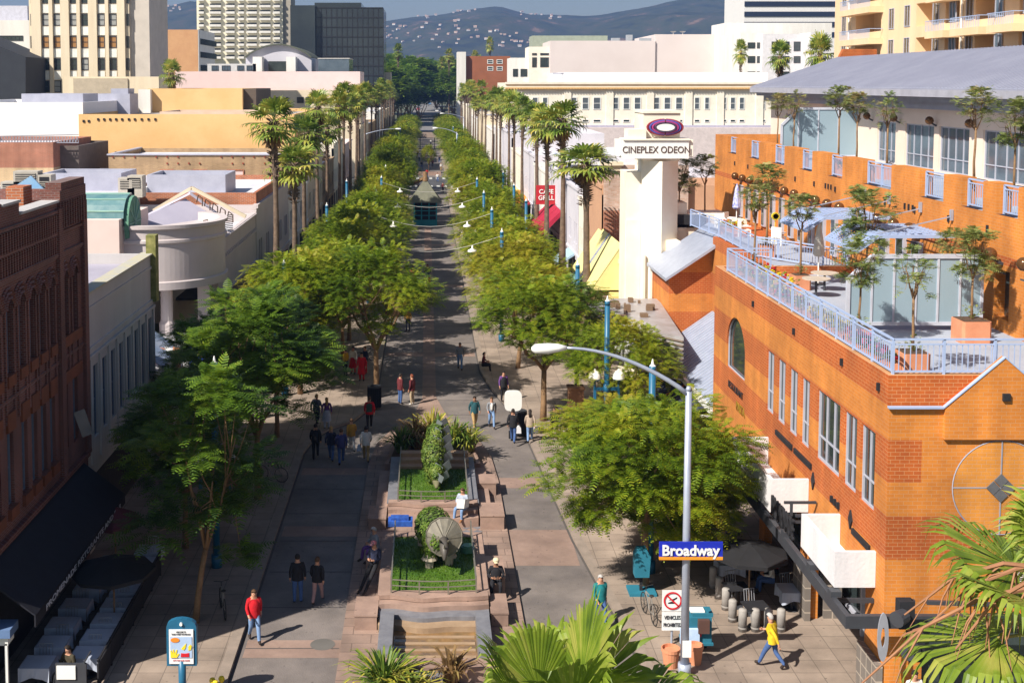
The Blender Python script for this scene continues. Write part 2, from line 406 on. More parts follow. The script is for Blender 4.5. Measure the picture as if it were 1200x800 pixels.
# central island
IS=[(-2.75,31.5),(3.25,31.5),(3.25,53),(3.1,56.5),(2.6,59.3),(1.7,61.5),(.5,63),(-.6,62.6),(-1.8,61),(-2.5,58.5),(-2.75,55)]
im=MB(); im.prism([(x,y,.1) for x,y in IS],(0,0,-.12)); struct('island_pavement',im,isl)
bd=MB()
def bandq(x0,x1,y0,y1,z=.006): bd.quad((x0,y0,z),(x1,y0,z),(x1,y1,z),(x0,y1,z))
for y0,y1 in ((36.9,38.4),(43.6,47.2),(52.2,53.6)):
    bandq(3.26,5.2 if y0>50 else (5.75 if y0>40 else 6.4),y0,y1); 
for y0,y1 in ((36.4,37.6),(46.5,47.6),(54,55)): bandq(-5.8,-2.76,y0,y1)
bandq(-2.76,-2.3,31.5,31.6)
for i in range(5): bandq(-2.7,3.2,78+i*27,79.2+i*27)
bandq(-.25,.55,64,205,.009)
bd.quad((-.9,62.4,.012),(1.3,62.4,.012),(.5,68,.012),(-.2,68,.012))
struct('paving_bands',bd,band)
jt=MB()
for y in range(34,206,3):
    jt.quad((-2.7 if y>63 else -5.8,y,.011),(3.2 if y>63 else -2.8,y,.011),(3.2 if y>63 else -2.8,y+.05,.011),(-2.7 if y>63 else -5.8,y+.05,.011))
struct('paving_joints',jt,mat('joint_dark',(.09,.08,.08)))
tread=MB()   # inlaid tile strip of the island between the fountains
# cross street beyond first block, and the following blocks
st=MB(); st.quad((-300,206,.0),(300,206,.0),(300,230,.0),(-300,230,.0)); struct('cross_street',st,mat('asphalt',(.075,.075,.08),(.055,.055,.06),.6,bump=.3))
s2=MB(); s2.quad((-3.2,230,.0),(3.6,230,.0),(3.6,426,.0),(-3.2,426,.0)); struct('promenade_lane_far',s2,asph)
s3=MB()
for x0,x1 in((-14,-3.2),(3.6,14)): s3.box(x0,x1,230,426,-.01,.13)
struct('far_pavement',s3,tile)
cw=MB()
for i in range(12):
    x=-7+i*1.25; cw.quad((x,207.5,.012),(x+.55,207.5,.012),(x+.55,211,.012),(x,211,.012)); cw.quad((x,225,.012),(x+.55,225,.012),(x+.55,229,.012),(x,229,.012))
struct('crossing_stripes',cw,mat('road_paint',(.55,.55,.52),(.4,.4,.38)))
# far street rising gently beyond the promenade
rd=MB(); a=[(450,0),(620,1.0),(760,3.0),(900,6.0),(1050,8.0)]
for (y0,z0),(y1,z1) in zip(a,a[1:]): rd.quad((-8,y0,z0+.05),(9,y0,z0+.05),(9,y1,z1+.05),(-8,y1,z1+.05))
struct('far_road',rd,mat('pale_asphalt',(.22,.21,.21),(.16,.155,.155),.1))
te=MB(); a=[(430,-.2)]+a[1:]+[(1500,9),(3000,14)]
for (y0,z0),(y1,z1) in zip(a,a[1:]):
    for x0,x1 in((-900,-8),(9,900)): te.quad((x0,y0,z0),(x1,y0,z0),(x1,y1,z1),(x0,y1,z1))
te.quad((-8,1050,8),(9,1050,8),(9,1500,9),(-8,1500,9))
struct('terrain',te,gm)
# ================= HILLS: ridge heights surveyed from the photo
ridge=[(-400,12),(-100,8),(60,10),(178,5),(200,3),(225,-4),(300,-2),(400,24),(450,22),(480,17),(520,14),(560,9),(585,9),(600,13),(620,19),(650,17),(700,12),(740,6),(780,-2),(830,-8),(880,-14),(1000,-22),(1200,-25),(1500,-10)]
def rid(px):
    for (a,b),(c,d) in zip(ridge,ridge[1:]):
        if a<=px<=c: return b+(d-b)*(px-a)/(c-a)
    return ridge[0][1] if px<ridge[0][0] else ridge[-1][1]
from mathutils import noise
HD=4200.0; HN=3000.0
def hz(x,y):
    px=500+x/ y*1400; 
    top=ay(px,rid(px),HD).z
    t=(y-2200)/(HD-2200)
    t=max(0,min(1.25,t)); 
    env=(t*t*(3-2*t)) if t<1 else 1-(t-1)*1.2
    n=noise.fractal(V((x/520,y/520,3.1)),1,2,6)
    r=abs(noise.noise(V((x/300,y/600,9))))
    z=12+(top-12)*env*(.94+0*n)+env*(1-env*.93)*(n*150-r*130)
    return z+ (n*6 if t>.9 else 0)
hm=MB(); NX,NY=220,70
for j in range(NY+1):
    y=2000+j*(4900-2000)/NY
    for i in range(NX+1):
        x=(-700+i*2100/NX-100)/1400*y*1.0
        hm.v.append((x,y,hz(x,y)))
for j in range(NY):
    for i in range(NX):
        a=j*(NX+1)+i; hm.f.append((a,a+1,a+NX+2,a+NX+1)); hm.m.append(0)
def hillmat():
    m,nt,b=_nt('chaparral_hillside'); L=nt.links.new
    g=N(nt,'ShaderNodeNewGeometry')
    n=N(nt,'ShaderNodeTexNoise'); n.inputs['Scale'].default_value=.012; n.inputs['Detail'].default_value=9; n.inputs['Roughness'].default_value=.7
    L(g.outputs['Position'],n.inputs['Vector']); cr=N(nt,'ShaderNodeValToRGB'); e=cr.color_ramp.elements
    e[0].position=.35; e[0].color=(.022,.024,.014,1); e[1].position=.6; e[1].color=(.06,.052,.03,1)
    x=e.new(.66); x.color=(.17,.11,.07,1); x=e.new(.5); x.color=(.045,.05,.02,1)
    L(n.outputs[0],cr.inputs[0]); L(cr.outputs[0],b.inputs['Base Color']); b.inputs['Roughness'].default_value=1; b.inputs['Specular IOR Level'].default_value=0
    return m
struct('hills',hm,hillmat(),smooth=True)
# houses dotted over the slopes
hp=[]
for wi,hcol in enumerate([(.78,.74,.68),(.66,.5,.38)]):
    b=MB(); b.box(-9,9,-6,6,-3,5,0); b.prism([(-10,-7,5),(10,-7,5),(10,0,8)][:2]+[(10,0,8.5),(-10,0,8.5)],(0,.3,-.3),1); b.prism([(-10,0,8.5),(10,0,8.5),(10,7,5),(-10,7,5)],(0,-.3,-.3),1)
    b.box(-6,-3,-6.1,-5.9,1,3,2); b.box(2,5,-6.1,-5.9,1,3,2)
    hp.append(b.mesh('hill_house',[mat('house_wall%d'%wi,hcol),mat('house_roof',(.45,.2,.12),(.5,.4,.3),.1),dark]))
cl=[(620,19,12,3),(650,18,14,3),(690,12,8,2),(540,13,12,3),(480,30,30,8),(530,38,30,6),(560,42,35,5),(590,45,25,6),(470,48,25,5),(520,50,25,5),(600,55,20,8),(455,35,12,6),(178,12,3,3),(200,12,12,3),(500,22,25,4),(625,50,15,4)]
k=0
RH=random.Random(5)
for cx,cy,sx,sy in cl:
    for _ in range(8):
        px=cx+RH.gauss(0,sx*.6); py=cy+RH.gauss(0,sy*.7)
        # walk the sight line onto the slope
        r=ray(px,py); hit=None
        for s_ in range(60):
            y=2250+s_*35; t=y/r.y; p=V((r.x*t,y,EYE+r.z*t))
            if p.z<hz(p.x,y): hit=p;break
        if not hit: continue
        o=bpy.data.objects.new('hill_house',hp[k%2]); COL.objects.link(o); o.location=(hit.x,hit.y,hz(hit.x,hit.y)+2); o.rotation_euler=(0,0,RH.uniform(-.6,.6)); s_=RH.uniform(.28,.55); o.scale=(s_,s_,s_)
        o['label']='tiny pale house scattered on the distant hillside'; o['category']='house'; o['group']='houses scattered over the distant hills'; k+=1
# ================= HAZE
hb=MB(); hb.box(-4600,4600,-60,5050,-2,560)
vm=bpy.data.materials.new('haze_air'); vm.use_nodes=True; nt=vm.node_tree; nt.nodes.remove(nt.nodes['Principled BSDF'])
pv=nt.nodes.new('ShaderNodeVolumePrincipled'); pv.inputs['Color'].default_value=(.26,.46,1,1); pv.inputs['Density'].default_value=.00014; pv.inputs['Anisotropy'].default_value=.1
nt.links.new(pv.outputs[0],nt.nodes['Material Output'].inputs['Volume'])
ho=solo('haze',hb,vm,None,None,kind='stuff')
# ================= RIGHT CORNER BUILDING (banded orange block)
TZ=9.6
b=thing('corner_shop_building','banded orange block building with white balconies, roof terrace and a round medallion on its front','building',(16,40,0))
w=MB()
BW=[(33.45,34.55),(34.9,35.95),(39.3,40.15),(40.6,41.5),(42,42.9),(43.4,44.3)]
holes=[(a,c,5.76,8.06) for a,c in BW]+[(36.35,38.5,5.76,8.06)]+[(47.4,50.3,6.0,8.35)]
holes+=[(33.9,38.9,-.5,3.35),(44.9,51.5,-.5,3.3),(39.9,44.2,-.5,3.2)]
wall(w,'x',12.8,32.5,52.3,0,9.07,holes,.3,1)
# south front
wall(w,'y',32.5,12.8,21,0,9.07,[(13.9,20,.9,2.9),(13.73,21,6.96,8.16)],.3)
wl=MB(); wl.box(13.73,21,32.5,32.8,6.96,8.16)
w.prism([(12.8,32.6,9.07),(21,32.6,9.07),(21,32.6,9.95),(12.8,32.6,9.95)],(0,.3,0))
w.prism([(12.8,32.91,9.07),(13.1,32.91,9.07),(13.1,52.3,9.07),(12.8,52.3,9.07)],(0,0,.879))
wall(w,'x',21,32.5,80,0,9.6,(),.2,-1)
w.box(12.81,19.4,52.3,52.6,0,9.95)
part('wall',w,OB,b); part('wall_panel',wl,OBL,b)
ga=MB(); gx=15.9
ga.prism([(14.3,32.38,9.05),(gx,32.38,10.5),(17.5,32.38,9.05),(17.5,32.38,8.2),(14.3,32.38,8.2)],(0,.22,0)); 
part('gable',ga,OBL,b,label='pointed orange gable rising over the front parapet')
cp=MB(); cp.beam((12.75,32.44,9.09),(14.25,32.44,9.09),.16,.05); cp.beam((14.25,32.42,9.09),(gx,32.42,10.5),.12,.03); cp.beam((gx,32.42,10.5),(17.55,32.42,9.09),.12,.03); cp.beam((17.55,32.44,9.09),(20,32.44,9.09),.16,.05)
part('coping',cp,railblue,b)
part('roof_terrace',MB().box(13.1,20.8,32.9,52.3,9.2,TZ),mat('terrace_deck',(.36,.39,.46),(.28,.31,.38),.6),b)
# medallion: ring, cross joints and diamond
md=MB(); mc=(15.93,32.36,6.82)
ring=[(mc[0]+1.33*math.cos(t),32.47,mc[2]+1.33*math.sin(t)) for t in [i*math.pi/24 for i in range(49)]]
md.tube(ring,.02,4); md.box(mc[0]-1.33,mc[0]+1.33,32.45,32.5,mc[2]-.016,mc[2]+.016); md.box(mc[0]-.016,mc[0]+.016,32.44,32.5,mc[2]-1.33,mc[2]+1.33)
part('medallion',md,mat('joint_grey',(.3,.3,.36)),b)
dm=MB()
dl=brick('medallion_disc',[(-5,(.68,.27,.04),(.62,.24,.035))],.26,.107,(.58,.3,.14),.07)
dd=MB(); dd.prism([(mc[0]+1.31*math.cos(i*math.pi/24),32.46,mc[2]+1.31*math.sin(i*math.pi/24)) for i in range(48)],(0,.03,0)); 
md2=dd; part('medallion_disc',md2,dl,b)
for sx in(-1,1):
    for sz in(-1,1): cx,cz=mc[0]+sx*.21,mc[2]+sz*.21; 
for cx,cz in((0,.21),(0,-.21),(.21,0),(-.21,0)):
    q=.195; dm.prism([(mc[0]+cx-q,32.42,mc[2]+cz),(mc[0]+cx,32.42,mc[2]+cz-q),(mc[0]+cx+q,32.42,mc[2]+cz),(mc[0]+cx,32.42,mc[2]+cz+q)],(0,.06,0))
part('diamond_tile',dm,mat('slate_tile',(.12,.12,.13),(.08,.08,.09),3),b)
vt=MB(); vt.box(15.85,16.05,32.3,32.4,9.3,9.5)
for y,z in ((33.2,9.35),(36.2,9.35),(41,9.3),(46.2,9.3)): vt.box(12.72,12.8,y,y+.1,z,z+.22)
for i in range(3): vt.box(12.72,12.8,36.2+i*.3,36.3+i*.3,4.85,5.05)
for y in (35.2,38.7,): vt.prism([(12.75,y-.15,4.9),(12.75,y,4.6),(12.75,y+.15,4.9),(12.75,y,5.2)],(.1,0,0))
vt.box(12.73,12.8,33.6,35,4.55,4.72); vt.box(12.73,12.8,38.9,40.7,5.22,5.4); vt.box(12.73,12.8,41,42.9,5.22,5.4)
split_part('wall_vent',vt,dark,b)
for a,c in BW: window(b,(12.8,(a+c)/2,5.76),c-a,2.3,'R',framegrey,glass,2,1,.06,.1,[.33],.06)
window(b,(12.8,37.42,5.76),2.15,2.3,'R',framegrey,glass,3,1,.07,.1,[.33],.06)
# arched window
aw=MB(); R_=1.45; cy=48.85
pts=[(cy-R_,6.0),(cy+R_,6.0),(cy+R_,6.95)]+[(cy+R_*math.cos(t),6.95+1.38*math.sin(t)) for t in [i*math.pi/12 for i in range(1,12)]]+[(cy-R_,6.95)]
for (a,c),(d,e) in zip(pts,pts[1:]+pts[:1]): aw.beam((12.9,a,c),(12.9,d,e),.06,.07)
fr=part('window',aw,framegrey,b,label='big arched window')
gl=MB(); gl.prism([(12.95,a,c) for a,c in pts],(.03,0,0)); part('pane',gl,glass,fr)
sp=MB()   # brick spandrels that round the head of the opening
for s_ in(-1,1):
    arc=[(cy+s_*R_*math.cos(i*math.pi/16),6.95+1.38*math.sin(i*math.pi/16)) for i in range(9)]
    sp.prism([(12.802,a,c) for a,c in arc]+[(12.802,cy+s_*R_,8.35)],(.25,0,0))
part('arch_spandrel',sp,OB,b)
# ground floor: dark glazing, tiled piers, interior dark
gf=MB(); gf.box(14.2,14.3,32.9,52.2,0,3.4); part('shop_front',gf,glass,b)
gp=MB()
for y in (34.6,36.1,37.6,40.8,42.4,46,47.6,49.2): gp.box(14.08,14.2,y,y+.1,0,3.4)
gp.box(14.08,14.2,33,52.2,.5,.6); gp.box(14.08,14.2,33,52.2,2.3,2.4); part('shop_front_frame',gp,framegrey,b)
so_=MB(); so_.box(13.1,14.2,33,52.2,3.4,3.6); part('soffit',so_,mat('soffit_orange',(.5,.17,.03)),b)
tl=MB(); tl.box(12.6,12.79,32.45,33.95,0,1.75); tl.box(12.6,12.79,38.7,40.0,0,1.75); tl.box(12.78,21,32.3,32.49,0,.9)
tl.box(13.3,13.9,38.9,39.0,0,1.8)
split_part('tiled_plinth',tl,brick('plinth_tile',[(-5,(.2,.17,.15),(.16,.14,.125))],.42,.42,(.4,.34,.28),.06,off=0),b)
sw=MB(); sw.box(13.9,20,32.75,32.8,.9,2.9); part('shop_window',sw,glass,b)
# white balconies, U-shaped
def balcony(y0,y1,x0,z0,z1,lab):
    m=MB(); t=.12
    m.box(x0,12.79,y0,y0+t,z0,z1); m.box(x0,12.79,y1-t,y1,z0,z1); m.box(x0,x0+t,y0+t,y1-t,z0,z1); m.box(x0+t,12.79,y0+t,y1-t,z0,z0+t)
    return part('balcony',m,mat('balcony_white_render',(.74,.72,.74),(.6,.59,.62),1.2,bump=.2,streak=True),b,label=lab)
bl=balcony(33.15,36.2,11.62,3.68,4.72,'white balcony nearest the corner'); bl2=balcony(39.15,44.0,11.5,3.68,4.8,'long white balcony farther from the corner')
text('sign_letters','PROMENADE',(11.5,37.75,4.0),.95,'R',dark,b,.04,.0,.42)
sb=MB(); t=.12; sb.prism([(16.35,31.3,3.7),(18.2,31.3,3.7),(18.2,31.3,4.1),(17.4,31.3,4.4),(16.9,31.3,4.95),(16.6,31.3,5.0),(16.35,31.3,4.95)],(0,.12,0)); sb.box(16.35,16.47,31.42,32.3,3.7,4.95)
part('balcony',sb,MATS['balcony_white_render'],b,label='white balcony on the front beside the palm')
br=MB()
for y in (37.0,38.2,44.4,45.3,): br.box(11.7,12.75,y,y+.08,4.3,4.38); br.box(11.9,11.98,y,y+.08,3.9,4.3)
split_part('bracket',br,charcoal,b)
# dark steel canopy beam round the corner, with bracing fins
cb=MB(); x0=11.45
cb.box(x0,x0+.16,31.7,46.0,3.15,3.5); cb.box(x0+.16,20,31.7,31.86,3.15,3.5)
for y in(33.2,36,39.4,42.5,45.9): cb.box(x0+.16,12.79,y,y+.1,3.2,3.32)
for y in (32.9,34.8,37.4,40): cb.box(x0,x0+.3,y,y+.3,3.5,3.66)
part('canopy_beam',cb,charcoal,b)
fn=MB(); fn.add([(12.4,33.1,0.9),(12.4,35.5,.9),(12.4,35.5,3.1),(12.4,33.1,3.1)],[(0,1,2,3)]); 
di=MB(); di.lathe([(.001,0),(.3,0)],(0,0,0),24)
dk2=MB(); 
for i in range(24):
    t0,t1=i*math.pi/12,(i+1)*math.pi/12
    for r0,r1 in((.25,.62),):
        dk2.prism([(12.45+r0*.24*math.cos(t0),31.6,2.95+r0*1.1*math.sin(t0)),(12.45+r1*.24*math.cos(t0),31.6,2.95+r1*1.1*math.sin(t0)),(12.45+r1*.24*math.cos(t1),31.6,2.95+r1*1.1*math.sin(t1)),(12.45+r0*.24*math.cos(t1),31.6,2.95+r0*1.1*math.sin(t1))],(0,.05,0))
part('oval_ornament',dk2,mat('zinc_grey',(.3,.31,.36)),b)
# lettering on the side wall
text('wall_lettering','RESTAURANT',(12.78,48.7,5.35),.42,'R',dark,b,.01,0,.9)
text('wall_lettering','PASTA',(12.78,47.9,4.75),.5,'R',mat('brass_letters',(.6,.42,.06),rough=.3,metal=.6),b,.01,.01,.9)
# terrace railing
def railing(name,parent,runs,z0,h=.98,mt=railblue,sp_=.16,lab=None,base=.08):
    m=MB(); seen=set()
    for (x0,y0),(x1,y1) in runs:
        p=V((x0,y0,0));q=V((x1,y1,0)); L_=(q-p).length
        zt=V((0,0,z0+h)); m.beam(p+zt,q+zt,.07,.05); zt=V((0,0,z0+h-.14)); m.beam(p+zt,q+zt,.04,.04); zt=V((0,0,z0+base)); m.beam(p+zt,q+zt,.05,.05)
        n=max(1,round(L_/1.5))
        for i in range(n+1):
            c=p+(q-p)*i/n; kk=(round(c.x,1),round(c.y,1))
            if kk in seen: continue
            seen.add(kk); m.box(c.x-.035,c.x+.035,c.y-.035,c.y+.035,z0,z0+h)
        n=int(L_/sp_)
        for i in range(1,n):
            c=p+(q-p)*i/n; m.box(c.x-.011,c.x+.011,c.y-.011,c.y+.011,z0+base,z0+h-.14)
    return part(name,m,mt,parent,label=lab)
railing('railing',b,[((12.95,32.72),(12.95,51)),((12.95,32.72),(20,32.72)),((12.95,51),(14.8,51))],9.95)
# ---------- lean-to metal roof and rear block
r2=thing('theatre_entrance_block','orange block with a pitched metal roof edge between the corner building and the cinema pylon','building',(16,60,0))
m=MB(); yb=65.5
m.prism([(13.4,yb,0),(19.4,yb,0),(19.4,yb,9.55),(16.7,yb,9.55),(13.4,yb,7.35)],(0,4.9,0)); m.box(15.8,16.1,52.62,65.49,0,9.59)
part('wall',m,brick('banded_orange_block_rear',[(-5,*orangeband),(4.4,*redband),(5.4,*orangeband),(6.4,*redband),(7.6,*orangeband),(8.95,*redband)],.26,.107,(.54,.27,.12),.07,bump=.12),r2)
m=MB(); m.prism([(13.1,yb-.6,7.2),(16.75,yb-.6,9.66),(16.75,yb-.6,9.82),(13.1,yb-.6,7.36)],(0,5.6,0))
part('metal_coping',m,steel,r2)
m=MB(); m.prism([(12.9,53.2,3.3),(15.8,53.2,5.35),(15.8,53.2,5.47),(12.9,53.2,3.42)],(0,12.2,0))
ribs=m
for i in range(30): y=53.4+i*.4; ribs.beam((12.9,y,3.45),(15.8,y,5.5),.05,.06)
part('metal_roof',m,steel,r2)
m=MB(); m.box(12.75,12.9,53.0,65.4,3.15,3.42); m.beam((12.4,53.2,3.0),(14.5,53.2,3.0),.08,.08); m.beam((12.5,53.2,2.4),(14.5,53.2,2.4),.08,.08); m.beam((13.4,53.2,2.4),(13.0,53.2,3.1),.07,.07); m.beam((13.4,53.2,2.4),(13.9,53.2,3.1),.07,.07); m.beam((13.4,53.2,2.4),(13.4,53.2,3.1),.07,.07)
part('fascia',m,white_p,r2)
m=MB()
for i in range(5): y=54+i*2.2; m.prism([(11.4,y,2.4),(12.75,y,3.1),(12.75,y+1.8,3.1),(11.4,y+1.8,2.4)],(0,0,.05))
part('awning_panel',m,mat('dark_blue_canvas',(.03,.035,.07)),r2)
# ---------- upper terrace wing (x = 19.5) with tall slots and globe lamps
u=thing('upper_terrace_building','long orange block wing above the roof terrace with globe lamps and tall slots','building',(22,60,9.6))
m=MB(); gaps=[(39.2,40.7),(41.7,43.4),(44.9,47.1),(50,53.3),(55.9,58),(60.3,62.5),(65,67.4),(70,72.4),(75.2,77.3)]
slots=[(54.6,55.2),(56.3,56.9),(58,58.6),(59.7,60.3),(61.4,62),(63.1,63.7),(64.8,65.4),(66.5,67.1),(68.2,68.8),(69.9,70.5),(71.6,72.2),(73.3,73.9),(46.6,47.4),(48.2,49.0),(50,50.8)]
hs=[(a,c,9.8,11.6) for a,c in slots]+[(39.6,40.6,10.05,11.7),(36.9,38.6,9.7,11.6)]
wall(m,'x',19.5,32.5,80.3,TZ-.2,13.55,hs,.35,1)
e=32.5
for a,c in gaps+[(80.3,80.3)]: 
    m.box(19.5,20.05,e,a,13.55,14.6) ; e=c
m.box(19.5,30,80.3,80.6,TZ,14.6); m.box(19.85,26,79.9,80.3,TZ,13.5)
part('wall',m,OB2,u)
for a,c in slots: q=MB(); q.box(19.36,19.5,a-.02,c+.02,9.8,11.75); fs=part('window',q,framegrey,u); q=MB(); q.box(19.34,19.36,a+.1,c-.1,9.9,11.65); part('pane',q,glass,fs); q=MB(); q.box(19.4,19.5,a+.1,c-.1,9.85,11.7)
part('pane_strip',MB().box(19.85,19.9,33,79.9,TZ-.1,13),glass,u)
m=MB(); m.box(20.05,26,32.5,80.3,13.1,13.4); part('roof_terrace',m,MATS['terrace_deck'],u)
for a,c in gaps: railing('railing',u,[((19.75,a+.05),(19.75,c-.05))],13.55,1.0)
for y,z in [(s+.3,12.25) for s,_ in slots]+[(40.1,12.2),(37.8,12.2)]:
    q=MB(); q.beam((19.48,y,z-.28),(19.15,y,z-.1),.1,.1); q.prism([(19.48,y-.3,z-.55),(19.48,y+.3,z-.55),(18.95,y,z-.4)],(0,0,-.06)); l=part('wall_lamp',q,charcoal,u); 
    q=MB(); q.ball((19.05,y,z+.06),.23,12); part('lamp_globe',q,mat('bronze_globe',(.16,.075,.03),(.1,.05,.02),1,rough=.15,metal=.4),l,True)
m=MB()
for i in range(14): y=35+i*3.1; m.box(19.44,19.5,y,y+.1,12.85,13.1)
for y in (47.6,48.0,48.4,57.3,57.7,58.1): m.box(19.44,19.5,y,y+.08,12.9,13.15)
split_part('wall_vent',m,dark,u)
# top storey in cream behind, with big windows and standing seam roof
tp=thing('rooftop_apartment_storey','cream top storey with tall glazed doors under a long grey standing seam metal roof','building',(28,65,13.4))
m=MB(); wins=[(32.5,36.3),(37.1,41),(41.8,45.6),(47,50.6),(51.6,55.8),(57.2,60.6),(61.2,64.9),(66.2,68.9),(79.5,82),(84,86.5)]
hs=[(a,c,13.55,15.85) for a,c in wins]
wall(m,'x',26,30,90,13.1,17.2,hs,.25,1); m.box(26.01,36,90,90.3,0,17.6)
part('wall',m,mat('cream_pink_stucco',(.76,.62,.52),(.7,.56,.46),.6),tp)
for a,c in wins: window(tp,(26,(a+c)/2,13.55),c-a,2.3,'R',framegrey,glassblue,4 if c-a>3.2 else 3,1,.07,.1,[.3],.1)
m=MB(); m.prism([(24.5,28,17.6),(31,28,19.75),(31,28,19.95),(24.5,28,17.75)],(0,62.6,0))
for i in range(150): y=28.2+i*.417; m.beam((24.6,y,17.8),(31,y,19.98),.04,.06)
part('metal_roof',m,mat('seam_metal_roof',(.33,.34,.42),(.28,.29,.37),.5,rough=.45,metal=.2),tp)
m=MB(); m.box(24.45,24.55,28,90.6,17.35,17.7); m.box(24.9,25.1,28,90.4,17.1,17.4); m.box(25.4,26,28,90.2,16.7,17.3); part('eave',m,mat('eave_grey',(.36,.36,.42)),tp)
m=MB(); m.prism([(30,90.6,17.5),(34,90.6,17.5),(34,90.6,20.6),(31.5,90.6,20.6)],(0,.5,0)); part('gable_wall',m,OB2,tp)
for y in(46.2,51.1,56.4,60.9,65.6,69.6,74,78): 
    q=MB(); q.beam((25.98,y,15.85),(25.7,y,16),.08,.08); l=part('wall_lamp',q,charcoal,tp); q=MB(); q.ball((25.62,y,16.12),.22,12); part('lamp_globe',q,MATS['bronze_globe'],l,True)
# frosted screens
def screen(parent_label,x0,x1,y,z0,z1,cut,npan,nm='glass_screen'):
    s=thing(nm,parent_label,'screen',((x0+x1)/2,y,z0))
    f=MB(); t=.09
    f.beam((x0+cut,y,z1),(x1,y,z1),.12,.14); f.beam((x0,y,z1-cut*1.0),(x0+cut,y,z1),.12,.14); f.box(x0-.06,x0+.06,y-.06,y+.06,z0,z1-cut); f.box(x0,x1,y-.05,y+.05,z0+.18,z0+.3); f.box(x1-.05,x1+.05,y-.05,y+.05,z0,z1)
    for i in range(npan): x=x0+cut+(x1-x0-cut)*i/npan; f.box(x-.035,x+.035,y-.045,y+.045,z0+.3,z1)
    part('frame',f,mat('pale_frame',(.5,.52,.6)),s)
    g=MB(); g.prism([(x0,y-.01,z0+.3),(x1,y-.01,z0+.3),(x1,y-.01,z1),(x0+cut,y-.01,z1),(x0,y-.01,z1-cut)],(0,.02,0)); part('pane',g,mat('frosted_glass',(.27,.36,.42),(.24,.33,.39),.3,rough=.5),s)
    return s
screen('frosted glass wind screen with a sloping end standing on the lower roof terrace',14.35,18.9,40.3,TZ,12.15,.8,5)
screen('frosted glass wind screen with a sloping end on the upper terrace under the metal roof',21.4,26,72,13.4,16.5,1.0,3)
# lattice sunshades on rods
def shade(y0,y1,lab):
    s=thing('lattice_sunshade',lab,'sunshade',(17.5,(y0+y1)/2,12.3)); xl,xr=16.6,19.4; z=12.4
    f=MB()
    for y in (y0,y1): f.beam((xl,y,z),(xr,y,z),.08,.12); f.beam((xl,y,z),(xl-.75,y,z-.55),.08,.1)
    f.beam((xl-.75,y0,z-.55),(xl-.75,y1,z-.55),.08,.1); f.beam((xl,y0,z),(xl,y1,z),.06,.1)
    n=11
    for i in range(1,n): y=y0+(y1-y0)*i/n; f.beam((xl,y,z),(xr,y,z),.04,.05)
    n2=9
    for i in range(1,n2): x=xl+(xr-xl)*i/n2; f.beam((x,y0,z+.03),(x,y1,z+.03),.04,.04)
    for i in range(1,9): t=i/9; f.beam((xl-.75*t,y0,z-.55*t),(xl-.75*t,y1,z-.55*t),.05,.05)
    for i in range(1,n): y=y0+(y1-y0)*i/n; f.beam((xl,y,z),(xl-.75,y,z-.55),.03,.05)
    part('lattice',f,railblue,s)
    q=MB()
    for y in(y0+.4,y1-.4): q.beam((xl+.1,y,z+.05),(19.45,y,13.1),.04,.04); q.box(19.38,19.48,y-.06,y+.06,12.95,13.35)
    part('tie_rod',q,steel,s)
shade(49.6,53.2,'farther pale blue lattice sunshade held by two rods off the orange wall')
shade(43.6,47.2,'nearer pale blue lattice sunshade, just above the frosted screen')
# ---------- apricot apartments behind
ap=thing('apricot_apartment_block','apricot stucco apartment block with recessed balconies rising behind the grey metal roof','building',(55,105,0))
m=MB(); yy=[(93.7,97.2),(99.2,102.6),(104.6,107.8),(119.8,123.6)]
hs=[]
for z0 in (20.1-3.1,20.1,23.2,26.3):
    for i,(a,c) in enumerate([(88.6,91.3),(93.6,98.6),(101.5,104.3),(107,110.5) ,(119,126)]): 
        hs.append((a,c,z0,z0+2.1))
wall(m,'x',45,80,132.5,0,32,[h for h in hs if h[1]-h[0]>2.6],2.0,1); wall(m,'y',80,45,80,0,32); m.box(45.01,80,132,132.5,0,32)
part('wall',m,apricot,ap); m=MB(); m.box(46.9,47.1,81,132,0,31.5); part('recess_wall',m,apricot,ap)
q=MB(); q.box(44.9,80,79.9,132.6,32,32.4); part('roof',q,roofgrey,ap)
for z0 in (22.0,25.1,28.2):
    for a,c in ((89.5,93.6),(95,100.2),(101.5,105.2),(118.5,127)):
        m=MB(); m.prism([(43.6,a,z0+.5),(43.6,c,z0+.5),(43.6,c,z0-.1),(43.6,a,z0-.1)],(1.39,0,0)); bq=part('balcony',m,apricot,ap)
        mr=MB()
        for zt in(z0+1.4,): mr.beam((43.65,a,zt),(43.65,c,zt),.06,.06); mr.beam((43.65,a,zt),(45,a,zt),.06,.06)
        for i in range(int((c-a)/.3)+1): y=a+i*.3; mr.box(43.63,43.67,y,y+.03,z0+.5,z0+1.4)
        part('railing',mr,railblue,bq)
for z0 in(20.3,23.3,26.4):
    for y in (90.0,94.5,99.6,102.8,106.2,112.5,116.3,129.5): window(ap,(45 if y not in(94.5,) else 45,y,z0-.05 if y!=112.5 else z0),1.3,2.0,'R',framegrey,glassblue,2,1,.08,.1,None,-.06)
q=MB(); q.tube([(44.9,100.9,16),(44.9,100.9,31)],.09,6); q.tube([(44.9,127.8,16),(44.9,127.8,31)],.09,6); part('downpipe',q,white_p,ap)
